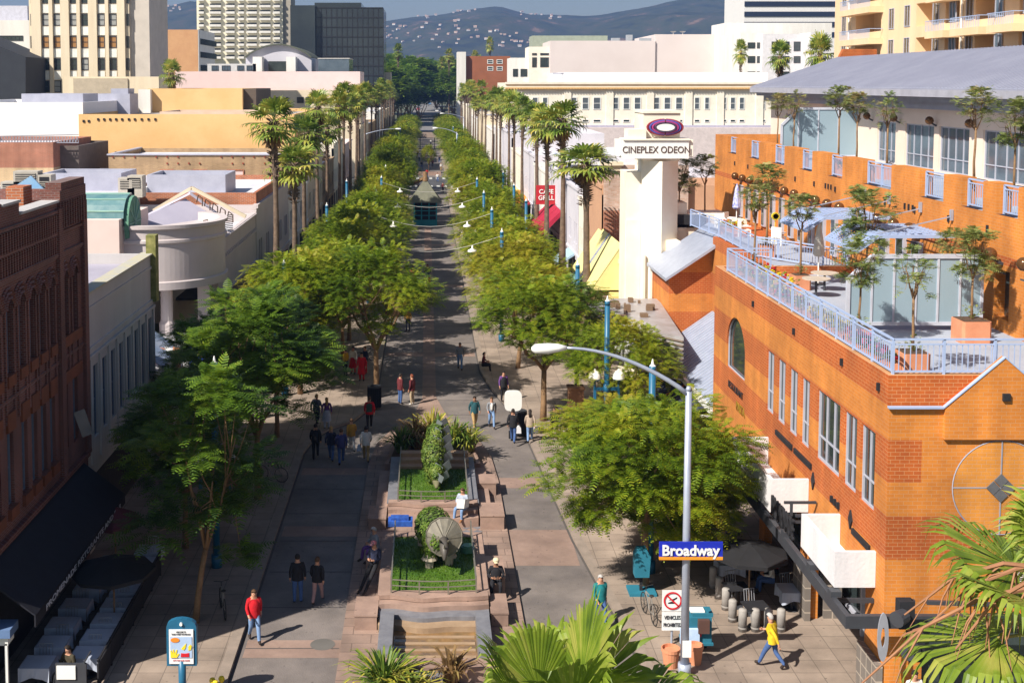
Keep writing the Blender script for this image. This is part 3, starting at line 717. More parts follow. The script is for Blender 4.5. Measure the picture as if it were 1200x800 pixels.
# ---------- cinema pylon, sign box, marquee
cp_=thing('cinema_pylon','tall cream cinema pylon carrying a white sign board and a neon ring over the marquee','sign tower',(13,67,0)); cp_.location=(14.05,72,-.2); cp_.scale=(1.07,1,1)
m=MB(); m.prism([(11.95,66.4,0),(12.9,65.5,0),(13.95,66.4,0),(13.95,69,0),(11.95,69,0)],(0,0,13.6))
m.prism([(11.1,66.9,0),(11.95,66.9,0),(11.95,69,0),(11.1,69,0)],(0,0,12.9)); m.box(11.15,11.94,66.7,69,3,10.0); m.box(12.0,12.1,65.9,66.3,0,8)
m.box(13.95,14.6,67,69,3,11.0); m.box(14.6,15.3,67.5,69,3,9.9); m.box(13.96,17,67.1,69.6,3,10.3); m.box(17,18.6,67.3,69.6,3,9.9)
for i,(x,z) in enumerate(((12.35,7.6),(13.2,8.9),(14.0,8.2))): m.box(x,x+.7,64.9-i*.1+.4,66.5,0,z)
m.box(11.9,13.95,66,69,13.6,16.45)
part('pylon',m,warmwhite,cp_)
m=MB(); m.box(10.4,10.7,66.2,66.7,13.9,14.9); m.box(10.72,14.35,65.5,66.9,13.78,14.85); sb=part('sign_box',m,white_p,cp_)
t=text('sign_letters','CINEPLEX ODEON',(12.55,65.485,14.28),.56,'y',mat('sign_brown',(.1,.06,.05)),None,.012,.006,.8)
t.parent=sb; t.location=V(t.location)-ORG[sb]
cl=MB(); cl.box(10.72,14.4,65.4,67,14.86,14.95); cl.box(11.0,12.0,65.6,67,14.95,15.5); cl.box(11.85,14.0,65.9,69,16.45,16.6); cl.box(14.36,14.6,65.6,66.8,13.9,14.9); part('sign_coping',cl,warmwhite,cp_)
for k,(a,c_) in enumerate([((.3,.03,.05),1),((.1,.1,.4),.86),((.4,.05,.2),.72),((.08,.05,.1),.58)]):
    q=MB()
    for s_ in(0,1):
        q.tube([(13.06+.98*c_*math.cos(t),65.7-.05*k,15.62+.46*c_*math.sin(t)) for t in [rad(-87+174*i/14)+s_*math.pi for i in range(15)]],.055,6)
    part('neon_ring',q,mat('neon_tube%d'%k,a,rough=.3),cp_)
q=MB(); q.prism([(13.06+.5*math.cos(i*math.pi/10),65.5,15.62+.21*math.sin(i*math.pi/10)) for i in range(20)],(0,.3,0)); part('ring_centre',q,white_p,cp_)
q=MB()
for s_ in (1,): q.prism([(13.06+1.0*math.cos(i*math.pi/12),65.86,15.62+.48*math.sin(i*math.pi/12)) for i in range(24)],(0,.1,0))
part('ring_plate',q,mat('ring_maroon',(.16,.05,.07)),cp_)
mq=thing('cinema_marquee','silver ribbed cinema marquee with white letter panels jutting over the pavement','marquee',(11,60,4))
A=V((9.0,67.5,0));B=V((9.3,61.4,0));C_=V((12.6,56.6,0)); z0,z1=3.3,5.5
m=MB()
tr=[(10.9,69),(9.0,66.8),(9.3,62.6),(12.7,58.3),(13.5,69)]
m.prism([(x,y,z0) for x,y in tr],(0,0,z1-z0)); part('body',m,mat('marquee_silver',(.42,.41,.43),(.3,.27,.26),1.2,rough=.4,metal=.2),mq)
m=MB()
def strip(p,q,k,off,hh=.07):
    p=V((*p,0));q=V((*q,0)); d=(q-p).normalized(); n=V((d.y,-d.x,0)); 
    if n.x>0 and n.y>0:n=-n
    for i in range(k): z=z0+.2+i*(z1-z0-.4)/(k-1); m.beam(p+n*off+V((0,0,z)),q+n*off+V((0,0,z)),.06,hh)
    return p,q,n
p,q,n=strip((9.0,66.8),(9.25,63.2),9,.05); p,q,n=strip((11.3,60.1),(12.7,58.3),9,.05)
split_part('rib',m,mat('marquee_rib',(.2,.15,.12)),mq)
p=V((9.3,62.6,0));q=V((12.7,58.3,0)); d=(q-p).normalized(); n=V((-d.y,d.x,0)); n=n if n.y<0 else -n
ang=math.atan2(d.y,d.x)
for t0,t1,zz0,zz1 in ((.3,1.55,3.45,4.95),(1.7,3.1,3.4,5.0)):
    m=MB(); m.prism([p+d*t0+n*.05+V((0,0,zz0)),p+d*t1+n*.05+V((0,0,zz0)),p+d*t1+n*.05+V((0,0,zz1)),p+d*t0+n*.05+V((0,0,zz1))],n*.06)
    pn=part('letter_panel',m,mat('panel_grey_white',(.5,.5,.5),(.4,.4,.4),2),mq)
    for k in range(4):
        c=p+d*(t0+t1)/2+n*.13+V((0,0,zz0+.22+k*.4)); 
        to=text('panel_letters',['HOME AGAIN','LATE SHOW','SAT 1 3 5 7','SUN 2 4 6'][k],c,.26,'y',dark,None,.01,.01,.75,tilt=(rad(90),0,ang)); to.parent=pn; to.location=V(to.location)-ORG[pn]
c=p+d*1.7+n*.14+V((0,0,5.3)); to=text('panel_letters','CINEPLEX',c,.42,'y',mat('marquee_letter_dark',(.06,.04,.04)),mq,.03,.015,1.2,tilt=(rad(90),0,ang))
m=MB(); RQ=random.Random(3)
for i in range(10): x=RQ.uniform(10,12.2); y=RQ.uniform(63,68); m.box(x,x+RQ.uniform(.1,.5),y,y+RQ.uniform(.1,.5),5.51,5.55+RQ.uniform(.05,.4))
m.beam((11.2,66.8,5.6),(10.4,62,5.6),.12,.12); part('roof_gear',m,mat('rusty_gear',(.2,.13,.08)),mq)
# ================= LEFT CORNER: dark red brick building
b=thing('brick_corner_building','dark red brick corner building with arched upper windows, a stepped parapet and a dark awning','building',(-19,38,0))
X=-12.8
m=MB(); ya,yb=32.6,44.3
up=[36.1,37.2,38.2,39.2,40.25,41.75,42.9]; lo=[36.05,37.35,38.3,39.25,40.2]
up=[33.9,35]+up; lo=[33.8,34.9]+lo
hs=[(y-.28,y+.28,9.1,11.4) for y in up]+[(y-.28,y+.28,5.0,7.35) for y in lo]+[(41.4,41.95,5.05,7.4),(42.55,43.15,5.0,7.4),(33.2,43.9,-.5,3.0)]
wall(m,'x',X,ya,yb,0,13.75,hs,.3,-1); wall(m,'y',ya,-26,X,0,13.75,(),.2); wall(m,'y',yb,-26,X,0,13.75,())
m.box(-26,-25.8,ya,yb,0,13.75)
m.box(-13.3,X+.02,ya,35.7,13.75,14.4); m.box(-13.3,X+.01,35.7,37.3,13.75,14.3); m.box(-13.3,X,37.3,41.2,13.75,13.9)
m.box(-13.4,X+.1,41.2,44.32,13.7,14.3); m.box(-13.3,X+.05,41.5,44.32,14.3,14.55)
m.box(-25.8,-13.3,44.1,44.32,13.7,14.1)
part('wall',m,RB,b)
# corbelled bands, dentils and pilasters
q=MB()
for z,d in ((13.55,.1),(12.78,.08),(12.05,.1),(11.98,.06),(8.3,.05),(4.15,.16),(4.0,.1)): q.box(X,X+d,ya,yb,z,z+.1)
y=ya
while y<41.2:
    q.box(X,X+.09,y,y+.09,12.85,13.5); q.box(X,X+.07,y+.0,y+.09,12.15,12.75); y+=.24
y=41.35
while y<44.2: q.box(X+.1,X+.17,y,y+.1,13.0,13.9); y+=.3
for y in up+[y for y in lo]:
    pass
for y in (32.9,41.15,44.1): q.box(X,X+.14,y-.22,y+.22,4.2,13.7)
for y in up: q.box(X,X+.06,y-.42,y-.3,7.6,11.4); q.box(X,X+.06,y+.3,y+.42,7.6,11.4)
part('brick_moulding',q,RB,b)
q=MB()
for y in up:
    for k in range(3):
        r=.36+.14*k; pts=[(X+.03+.03*(2-k),y+r*math.cos(t),11.4-.28+r*math.sin(t)) for t in [math.pi*i/8 for i in range(9)]]
        q.tube(pts,.055,4)
part('arch_hood',q,RB,b)
q=MB()
for y in up: q.prism([(X-.1,y+.29*math.cos(t),11.1+.35*math.sin(t)) for t in [math.pi*i/8 for i in range(9)]],(-.05,0,0)) 
sl=MB()
for y in up[:-2]: sl.box(X,X+.12,y-.34,y+.34,8.75,9.1)
for y in lo: sl.box(X,X+.12,y-.34,y+.34,4.65,5.0); sl.box(X,X+.08,y-.36,y+.36,7.37,7.95)
sl.box(X,X+.1,41.1,43.5,7.42,7.85); sl.box(X,X+.12,41.1,43.5,8.72,9.1)
split_part('sandstone_sill',sl,mat('red_sandstone',(.22,.065,.03),(.15,.05,.025),2),b)
wf=mat('slate_blue_window_frame',(.16,.2,.28),(.12,.15,.22),2)
for y in up: window(b,(X,y,9.1),.56,2.25,'L',wf,glassblue,1,2,.05,.08,None,-.0+.12)
for y in lo+[41.68,42.85]: window(b,(X,y,5.02),.56,2.3,'L',wf,glassblue,1,2,.05,.08,None,.12)
q=MB(); q.beam((X+.1,42.9,6.1),(X+.38,43.0,5.15),.03,.4); part('window',q,glassblue,b,label='tilted open casement')
cp=MB(); cp.box(-13.35,X+.08,37.3,41.2,13.9,13.98); cp.box(-13.35,X+.08,35.7,37.3,14.3,14.38); cp.box(-13.3,-13.2,ya,41,13.6,13.75)
part('coping',cp,mat('pale_coping',(.5,.48,.48)),b)
part('roof',MB().box(-25.8,-13.35,ya+.1,yb-.1,12.6,12.9),roofwhite,b)
q=MB(); q.box(-14.2,-13.9,38.2,38.5,12.9,14.7); q.box(-15.5,-14.2,38.1,40.1,12.9,14.0); q.prism([(-16,37,13.9),(-15.4,37,14.6),(-14.8,37,13.9)],(0,1.2,0)); q.box(-14.5,-13.9,41.0,41.9,12.9,14.45)
part('chimney',q,RB2,b)
q=MB(); q.box(-13.2,-13.0,33,44,0,3.3); part('shop_front',q,dark,b)
# awning
a=thing('dark_awning','long black canvas awning with white edge lettering on the shaded brick building','awning',(-12,38,3))
m=MB(); m.prism([(-12.78,33.4,3.95),(-11.25,33.4,2.75),(-11.25,33.4,2.7),(-12.78,33.4,3.85)],(0,10.2,0)); m.box(-11.3,-11.25,33.4,43.6,2.4,2.72)
part('canvas',m,mat('black_canvas',(.012,.013,.022),(.008,.008,.015),2),a)
text('valance_lettering','PROMENADE RISTORANTE AND BAR',(-11.23,38.6,2.56),.26,'L',mat('pale_lettering',(.5,.52,.6)),a,.004,.004,2.0)
# ================= white two storey building
b=thing('white_shop_building','plain white two storey building with a flat grey roof beside the brick corner building','building',(-19,50,0))
m=MB(); hs=[(45.2+i*1.3,45.85+i*1.3,4.4,7.2) for i in range(8)]+[(45,55,-.5,3)]
wall(m,'x',X,44.34,55.3,0,10.1,hs,.25,-1); m.box(-26,X-.3,55.05,55.3,0,10.1); m.box(X-.3,X-.01,44.34,55.29,9.3,10.1); m.box(-26,-25.8,44.34,55,0,10.1)
for z,d in((7.6,.12),(7.9,.08),(9.45,.06)): m.box(X,X+d,44.34,55.3,z,z+.12)
for i in range(9): y=44.75+i*1.3; m.box(X,X+.08,y-.12,y+.12,3.5,7.6)
part('wall',m,mat('white_building_stucco',(.52,.5,.5),(.44,.42,.42),.6,streak=True),b)
for h in hs[:8]: window(b,(X,(h[0]+h[1])/2,4.4),.65,2.8,'L',wf,glassblue,1,2,.05,.08,None,.1)
part('roof',MB().box(-25.8,X-.3,44.36,55.04,9.4,9.65),mat('purple_grey_roof',(.4,.38,.46),(.33,.31,.38),.5,bump=.2),b)
part('shop_front',MB().box(-13.2,-13.1,45,55,0,3),dark,b)
q=MB(); q.box(-13.0,X+.25,54.9,55.5,7.9,11); part('sign_blade',q,mat('olive_sign',(.12,.13,.03),(.3,.28,.1),4),b)
q=MB(); q.box(X-.5,X+.1,44.34,55.3,10.1,10.16); part('coping',q,mat('straw_coping',(.5,.45,.28),(.4,.4,.4),2),b)
# ================= pink stair block with green barrel vault
b=thing('pink_stair_block','pale pink stucco block topped by a green glazed barrel vault','building',(-19,68,0))
m=MB(); m.box(-26,-17.1,66,73,0,10.45); part('wall',m,mat('pale_pink_block',(.74,.6,.56),(.68,.54,.5),.5),b)
m=MB(); prof=[(66.6+ -1.6*math.cos(t)+1.6,10.45+1.25*math.sin(t)) for t in [math.pi*i/10 for i in range(11)]]
m.prism([(-26,y,z) for y,z in prof],(9.0,0,0))
part('barrel_vault',m,mat('teal_vault',(.06,.17,.2),(.16,.27,.28),1.5,rough=.4),b)
m=MB()
for k in (1,3,5,7): m.tube([(-26,prof[k][0],prof[k][1]+.02),(-17,prof[k][0],prof[k][1]+.02)],.05,5)
part('vault_rib',m,mat('mint_metal',(.3,.5,.42)),b)
m=MB(); m.prism([(-17,68.2+1.5*math.cos(t),10.1+1.5*math.sin(t)) for t in [2*math.pi*i/20 for i in range(20)]],(.25,0,0)); part('end_disc',m,mat('green_disc',(.14,.3,.2),(.07,.2,.16),3),b)
m=MB()
for i in range(10): t=2*math.pi*i/10; m.beam((-16.72,68.2,10.1),(-16.72,68.2+1.38*math.cos(t),10.1+1.38*math.sin(t)),.05,.05)
part('disc_spoke',m,MATS['mint_metal'],b)
# ================= rotunda
b=thing('grey_rotunda_building','grey-pink building with a curved drum on columns over its entrance and a ragged pitched roof','building',(-16,72,0))
rg=mat('drum_stucco',(.56,.5,.5),(.5,.44,.44),.5,bump=.1)
m=MB(); cx,cy,R_=-16.2,71,4.1
prof=[(R_-.05,6.3),(R_+.12,6.32),(R_+.12,6.75),(R_,6.8),(R_,8.95),(R_+.1,9.0),(R_+.1,9.15),(R_,9.2),(R_,9.75),(R_+.15,9.8),(R_+.15,10.0),(R_-.3,10.0),(R_-.3,9.5),(0.01,9.5)]
m.lathe(prof,(cx,cy,0),48,a0=rad(-130),a1=rad(60)); m.lathe([(R_-.05,6.3),(.01,6.3)][::-1],(cx,cy,0),48)
part('drum',m,rg,b,smooth=False)
m=MB(); m.box(-13.4,-12.7,69.2,69.9,0,6.3); m.lathe([(.45,0),(.45,4.2),(.35,4.4),(.35,6.3)],(-15,68.2,0),12); m.box(-13.2,-12.78,72.5,73.0,0,9.4)
part('column',m,rg,b)
m=MB(); wall(m,'x',X,73,89.2,4.7,8.35,()); wall(m,'x',-15.5,72,89.2,0,4.8); m.box(X-.3,X-.01,73,89.2,7.7,8.35); m.box(-26,X-.31,89,89.3,0,8.3); m.box(-26,-20.3,73,73.2,0,9.4)
for z,d in((8.2,.1),(7.0,.12),(4.8,.15)): m.box(X,X+d,73,89.2,z,z+.12)
for i in range(26): m.box(X,X+.12,73.4+i*.6,73.6+i*.6,7.15,7.3)
m.box(-13.2,X+.05,88.9,89.3,0,8.5)
part('wall',m,rg,b)
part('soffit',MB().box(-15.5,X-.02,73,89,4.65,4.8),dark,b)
m=MB(); m.box(-26,X-.31,73.2,89,7.4,7.65); m.box(-18,-13.5,56.5,68.5,3.3,3.6); part('roof',m,roofwhite,b)
m=MB(); m.prism([(-20,74,8.6),(-15.1,76,11.1),(-12.9,76,9.4),(-12.9,75.8,9.3),(-15.1,75.8,10.95),(-20,73.8,8.5)],(0,.15,0))
m.add([(-20,71,8.7),(-15.4,75.9,10.7),(-13,75.9,9.2),(-13.5,72,8.6)],[(0,3,2,1)])
m.add([(-20,71,8.7),(-20,75,8.7),(-15.4,75.95,10.7)],[(0,2,1)]); part('pitched_roof',m,mat('lilac_roof_felt',(.46,.44,.54),(.4,.38,.48),.6),b)
m=MB(); m.beam((-17.5,76.2,9.9),(-15.04,76.2,11.35),.35,.2); m.beam((-15.04,76.2,11.35),(-11.6,76.2,9.5),.35,.2); part('gable_trim',m,cream,b)
m=MB()
for i in range(5):
    t=i/5; x=-14.6+2.4*t; z=10.5-1.3*t; m.tube([(x,75.5,z),(x+.12,75.4,z+.45),(x+.4,75.3,z+.25),(x+.45,75,z-.2)],.04,5)
for i in range(9): z=8.6+.12*i; m.beam((-14.2+.05*i,75-.2*i,z),(-12.4,76,z+.1),.05,.05)
part('bent_rods',m,mat('rust_dark',(.07,.045,.03)),b)
m=MB(); m.add([(-20.4,73,9.2),(-18.2,72.6,8.6),(-18.6,73,10.6)],[(0,1,2)]); m.prism([(-19.6,72,8.4),(-17,72,8.4),(-19,72,10.4)],(0,.4,0)); part('broken_gable',m,mat('salmon_stucco',(.6,.38,.32)),b)
# patio wall, coloured banners
m=MB(); m.box(-14.5,X,55.6,68,0,3.2); part('patio_wall',m,rg,b)
bn=thing('striped_banner','red, white and blue striped cloth hung over the patio wall','banner',(-13.5,62,3))
for i,c in enumerate([(.7,.25,.12),(.75,.75,.75),(.7,.3,.15),(.75,.75,.78),(.03,.08,.5),(.02,.06,.4)]):
    q=MB(); x=-13.9+i*.42; q.prism([(x,60.5+.1*(i%2),3.3),(x+.42,60.5+.1*((i+1)%2),3.25),(x+.42,60.7,4.4),(x,60.7,4.5)],(0,.05,0)); part('stripe',q,mat('banner%d'%i,c),bn)
m=MB(); m.prism([(-15.8,64,5.3),(-13,62,4.0),(-13,58,4.0),(-15.8,60,5.3)],(0,0,.12)); solo('sloped_canopy',m,mat('blue_grey_canopy',(.14,.2,.32),(.3,.33,.4),.6),'blue-grey sloped canopy over the patio beneath the drum','canopy',(-14.5,61,4))
# ================= further left-hand shops down the street (mostly in shade)
RX=random.Random(21)
lefts=[(89.4,110,8.9,rg,'low white-fronted shop with a long plain fascia behind the tall palms'),(110.1,128,7.6,white,'whitish shop front in shade behind the left palms'),(128.1,146,9.2,cream,'cream shop front halfway down the left side'),(146.1,164,8.0,TB,'tan brick shop front far down the left side'),(164.1,184,9.8,warmwhite,'tall pale shop near the far left crossing corner'),(184.1,204,8.6,pink,'pinkish shop on the far left crossing corner')]
def shop(y0,y1,z,wm,lab,side,depth=12,floor2=True,awn=None):
    s=-1 if side=='L' else 1; xx=12.8*s
    b=thing('shop_building',lab,'building',(xx+s*depth/2,(y0+y1)/2,0))
    m=MB(); n=max(2,int((y1-y0)/3.6)); hs=[];w_=(y1-y0)/n
    for i in range(n):
        c=y0+w_*(i+.5); hs.append((c-w_*.4,c+w_*.4,.35,2.9))
        if floor2 and z>6.5: hs+=[(c-.95,c-.15,4.3,6.1),(c+.15,c+.95,4.3,6.1)]
    wall(m,'x',xx,y0,y1,0,z,hs,.25,s)
    xb=xx+s*depth; m.box(xx+s*.3,xb,y0,y0+.25,0,z); m.box(xx+s*.3,xb,y1-.25,y1,0,z); m.box(xb-.2*s,xb,y0+.25,y1-.25,0,z); m.box(xx+.01*s,xx+.3*s,y0,y1,z-.7,z)
    m.box(xx-s*.12,xx,y0,y1,z-.25,z+.02); m.box(xx-s*.1,xx,y0,y1,3.3,3.5)
    part('wall',m,wm,b); part('roof',MB().box(xx+s*.3,xb-.2*s,y0+.25,y1-.25,z-.8,z-.6),RX.choice([roofgrey,roofwhite,roofgrey]),b)
    for h in hs:
        big=h[2]<1; window(b,(xx,(h[0]+h[1])/2,h[2]),h[1]-h[0],h[3]-h[2],side,charcoal if big else wf,glass,3 if big else 1,1 if big else 2,.07,.1,None,.12)
    if awn:
        m=MB(); a,c,col=awn; m.prism([(xx,a,3.5),(xx-s*1.6,a,2.5),(xx-s*1.6,a,2.3),(xx,a,3.3)],(0,c-a,0)); part('awning',m,col,b)
    return b
for y0,y1,z,wm,lab in lefts: shop(y0,y1,z,wm,lab,'L')
for y0,y1,z,wm,lab in [(230,262,10,cream,'pale corner block just beyond the left crossing'),(262.1,300,9,TB,'brown block in the second stretch on the left'),(300.1,350,11,white,'long pale block in the second stretch on the left'),(350.1,426,10,cream,'farthest pale block on the left of the promenade')]: shop(y0,y1,z,wm,lab,'L',16)
# ================= right-hand shops
red_c=mat('crimson_canvas',(.4,.015,.05),(.3,.01,.035),2); yel_c=mat('pale_yellow_canvas',(.8,.7,.3),(.72,.62,.26),1); 
lilacw=mat('lilac_white_stucco',(.62,.6,.66),(.54,.52,.58),.6)
shop(76.6,86.2,6.4,cream,'low cream shop behind the yellow awnings','R',14,floor2=False)
shop(86.9,94,10.6,mat('salmon_front',(.55,.32,.2),(.48,.27,.17),.8),'salmon fronted shop beside the peeling brick wall','R',14)
m=MB(); m.box(12.9,19,86.4,86.85,0,12.1); 
solo('rough_brick_wall',m,brick('peeling_brick',[(-5,(.46,.13,.05),(.38,.1,.04)),(8.8,(.62,.46,.4),(.5,.3,.22))],.3,.1,(.5,.42,.35),.12),'rough brick party wall with peeling pale paint beside the cinema pylon','wall',(15.5,86.6,0))
m=MB(); m.box(12.6,14.2,86,86.9,12.1,12.35); m.box(12.75,14.1,86.2,86.38,11.7,12.1); solo('stone_cornice',m,cream,'short cream cornice capping the rough brick wall','cornice',(13.4,86.4,11.7))
ya=thing('yellow_awning','large pale yellow awning in two slopes with a blue lettered strip','awning',(12,84,4))
for i,(a,c) in enumerate(((78.5,83.5),(84.1,88.5))):
    q=MB(); q.prism([(12.9,a,7.4),(10.9,a,4.4),(10.9,a,4.3),(12.9,a,7.25)],(0,c-a,0)); q.prism([(10.9,a,4.35),(12.9,a,4.35),(12.9,a,7.3)],(0,.04,0)); part('slope',q,yel_c,ya)
q=MB(); q.prism([(12.9,83.5,7.45),(10.85,83.5,4.4),(10.85,83.5,4.3),(12.9,83.5,7.3)],(0,.6,0)); part('lettered_strip',q,mat('navy_strip',(.04,.07,.2),(.5,.5,.5),8),ya)
q=MB(); q.box(12.1,12.75,77,90,0,4.2); part('yellow_front',q,mat('yellow_paint',(.75,.6,.22)),ya)
shop(94.1,100,8.6,warmwhite,'cream shop behind the two nearest right-hand palms','R',14,awn=(92,95,mat('teal_canvas',(.2,.42,.45))))
shop(100.1,112,9.2,lilacw,'lilac-white shop with pale blue awnings','R',14,awn=(102,106,mat('skyblue_canvas',(.35,.5,.62))))
shop(112.1,124,9.6,lilacw,'narrow lilac-grey shop above the crimson awning','R',14)
rw=thing('crimson_cafe_awning','big crimson cafe awning with a red lettered sign on top','awning',(11.5,117,4))
for i in range(3):
    q=MB(); a=112.5+i*3.4; q.prism([(12.75,a,6.0),(10.2,a,3.6),(10.2,a,2.9),(12.75,a,5.5)],(0,3.2,0)); part('canvas',q,red_c,rw)
q=MB(); q.box(10.9,12.9,118.5,118.7,6.0,7.9); sg=part('sign_board',q,mat('red_sign',(.45,.02,.03)),rw)
t=text('sign_letters','CAFE\nGRILL',(11.9,118.46,6.95),.62,'y',white_p,rw,.02,.01)
q=MB(); q.box(9.0,12.5,112,112.15,0,1.0); q.box(9.0,9.15,112.15,123,0,1.0); solo('red_patio_screen',q,mat('red_screen',(.4,.03,.02)),'low red screen round the cafe terrace below the crimson awning','screen',(10,117,0))
shop(124.1,142,8.6,white,'white shop beyond the crimson awning','R',14,awn=(128,133,mat('orange_canvas',(.65,.22,.03))))
shop(142.1,160,9.5,lilacw,'pale shop with a bright orange sign panel','R',14,awn=(146,150,red_c))
shop(160.1,180,8.4,warmwhite,'cream shop far down the right side','R',14,awn=(165,170,yel_c))
shop(180.1,204,10.5,lilacw,'tall pale shop on the far right crossing corner','R',14)
q=MB(); q.box(11.6,12.7,150,162,.4,3.6); o=solo('orange_stall',q,mat('orange_panel',(.75,.3,.03)),'bright orange stall front low on the right by the far crossing','stall',(12,156,0))
q=MB(); q.box(10.6,11.4,148,151,.6,2.6); solo('blue_spotted_panel',q,mat('blue_panel',(.02,.06,.5),(.03,.1,.6),6),'small royal blue panel beside the orange stall','panel',(11,149,0))
for y0,y1,z,wm,lab in [(230,262,9,white,'white corner block just beyond the right crossing'),(262.1,300,11,cream,'cream block in the second stretch on the right'),(300.1,350,9,white,'long white block in the second stretch on the right'),(350.1,426,11,warmwhite,'farthest pale block on the right of the promenade')]: shop(y0,y1,z,wm,lab,'R',16)
# ================= BACKGROUND BUILDINGS (positions surveyed on real frontal planes)
def fb(name,label,y,px0,px1,py,depth,wm,rm=roofgrey,cat='building',z0=0,par=.4,trim=None,yref=None):
    a=ay(px0,yref or py,y); c=ay(px1,yref or py,y); z=ay((px0+px1)/2,py,y).z
    b=boxbuild(name,label,cat,a.x,c.x,y,y+depth,z,wm,rm,z0,par,trim=trim); b['_']=0; del b['_']
    return b
def wins(b,y,pxs,pys,face='y',fm=charcoal,gm=glass,nv=1,nh=2,fw=.1,alt=None):
    k=0
    for (a,c) in pxs:
        for (t,u) in pys:
            p=ay(a,u,y); q=ay(c,t,y); g=gm
            if alt: g=alt[(k*7+k//3)%len(alt)]
            window(b,((p.x+q.x)/2,y,p.z),q.x-p.x,q.z-p.z,face,fm,g,nv,nh,fw,.12,None,-.1); k+=1
# metal penthouses and low roofs between
m0=roofwhite
fb('flat_roof_building','wide low building with a pale lilac roof behind the rotunda',84,-60,138,232,30,white,mat('lilac_white_roof',(.55,.54,.62),(.45,.44,.52),.4))
fb('low_brick_building','low orange brick building with a pale flat roof behind the ragged gable',90.5,138,300,226,18,RB2,roofwhite)
fb('roof_plant_enclosure','left long lilac ribbed metal enclosure standing on the roofs',94,50,142,203,5,lilac,roofgrey,'plant room',7)
fb('roof_plant_enclosure','right long lilac ribbed metal enclosure standing on the roofs',93,172,264,205,5,lilac,roofgrey,'plant room',7)
for k,(px,py,w_,h_) in enumerate([(148,214,1.2,.9),(158,213,1.1,1.0),(12,220,1.4,1.0),(52,215,1.0,1.2),(30,206,1.8,.9)]):
    p=ay(px,py+9,88); q=MB(); q.box(p.x-w_/2,p.x+w_/2,88,89.2,p.z-.6,p.z+h_); q.box(p.x-w_/2+.15,p.x+w_/2-.15,87.96,88,p.z+.1,p.z+h_-.15,1)
    for i in range(5): q.box(p.x-w_/2+.15,p.x+w_/2-.15,87.92,87.96,p.z+.15+i*.13,p.z+.2+i*.13,0)
    solo('air_conditioner',q,[mat('ac_beige',(.5,.46,.4)),dark],['boxy beige air conditioner right of the left metal enclosure','second beige air conditioner, beside the right metal enclosure','dark grilled air conditioner low behind the brick parapet','narrow beige air conditioner left of the long metal enclosure','wide flat air conditioner on the leftmost roof'][k],'air conditioner',(p.x,88.5,p.z))
p=ay(30,222,86); q=MB(); q.prism([(p.x-1.6,86,p.z-.3),(p.x+1.6,86,p.z-.3),(p.x,87.2,p.z+.9)],(0,.2,0)); q.box(p.x-1.4,p.x+1.4,86.3,88,p.z-1.2,p.z-.3)
solo('blue_skylight',q,mat('blue_glazing',(.12,.25,.42),(.2,.3,.4),1,rough=.3),'small pointed blue skylight behind the brick parapet','skylight',(p.x,87,p.z))
b=fb('tan_brick_building','long tan brick wall with bricked-up arched openings and dark tie plates',110,127,330,182,12,TB,roofwhite,trim=lilac)
for px,w_ in((196,8),(234,9),(276,10)):
    a=ay(px-w_,214,110);c=ay(px+w_,202,110); window(b,((a.x+c.x)/2,110,a.z-.2),c.x-a.x,1.4,'y',RB2,pink,1,1,.1,.1,None,-.08)
q=MB()
for i in range(16):
    for z in (10.6,11.2,8.9): 
        if RX.random()<.6: x=-29+i; q.box(x,x+.12,109.9,110,z,z+.12)
split_part('tie_plate',q,mat('tie_red',(.3,.05,.03)),b)
b=fb('ochre_building','large ochre stucco building with rows of dark wall vents',125,92,345,134,30,ochre,mat('ochre_roof',(.4,.38,.38),(.3,.28,.28),.5))
q=MB()
for px in (98,104,115,122,129,136,143,151,158,166,174,182): p=ay(px,142,125) if px<112 else ay(px,140,125); q.box(p.x-.1,p.x+.1,124.9,125,p.z-.12,p.z+.12)
for px in (103,110,124,136,150,172,190,208,226): p=ay(px,179,125); q.box(p.x-.1,p.x+.1,124.9,125,p.z-.12,p.z+.12)
split_part('wall_vent',q,dark,b)
b=fb('ochre_upper_block','raised ochre block with a dark open bay at its right end',148,173,284,104,15,ochre,roofgrey,z0=8)
b=fb('shadowed_link_block','small dark recessed block right of the raised ochre block',149,284,300,104,14,mat('shade_brown',(.12,.09,.07)),roofgrey,z0=8)  # shade of the recess is put into the dark brown colour
b=fb('pink_band_wall','pale patched band wall above the ochre building',135,187,330,131,10,mat('patched_pink',(.66,.5,.4),(.6,.42,.3),.5),roofgrey,z0=8)
b=fb('beige_low_block','beige low block with a strip of small windows behind the left palms',232,300,422,106,8,cream,roofgrey)
wins(b,232,[(310,318),(322,330),(333,338),(348,356),(358,366),(368,376)],[(114,121)])
b=fb('white_roof_hall','wide white walled hall at the far left edge',126,-80,97,120,25,mat('bright_white_wall',(.82,.8,.8),(.78,.76,.78),.3),roofwhite)
b=fb('lilac_parapet_block','lilac parapet block above the white hall',130,25,97,110,6,lilac,roofgrey,z0=10)
b=fb('red_cream_shop','low shop with a red brick band over cream, at the left edge',105,-60,62,167,12,brick('redcream',[(-5,(.66,.48,.28),(.62,.44,.26)),(10.6,(.42,.14,.08),(.36,.12,.07))],.3,.1,(.4,.3,.24),.1),roofwhite)
q=MB(); p=ay(5,200,104.8); q.box(p.x+1,p.x+4,104,104.9,p.z,p.z+.9); 
b=fb('brown_shed','dark brown corrugated shed beside the red and cream shop',107,63,92,171,10,mat('brown_sheet',(.14,.11,.1),(.1,.08,.07),2),roofgrey)
q=MB()
A_=ay(-10,160,106);B_=ay(92,158,106)
q.beam((A_.x,106,A_.z),(B_.x,106,B_.z),.08,.08); q.beam((A_.x,106,A_.z-.55),(B_.x,106,A_.z-.55),.08,.08)
n=30
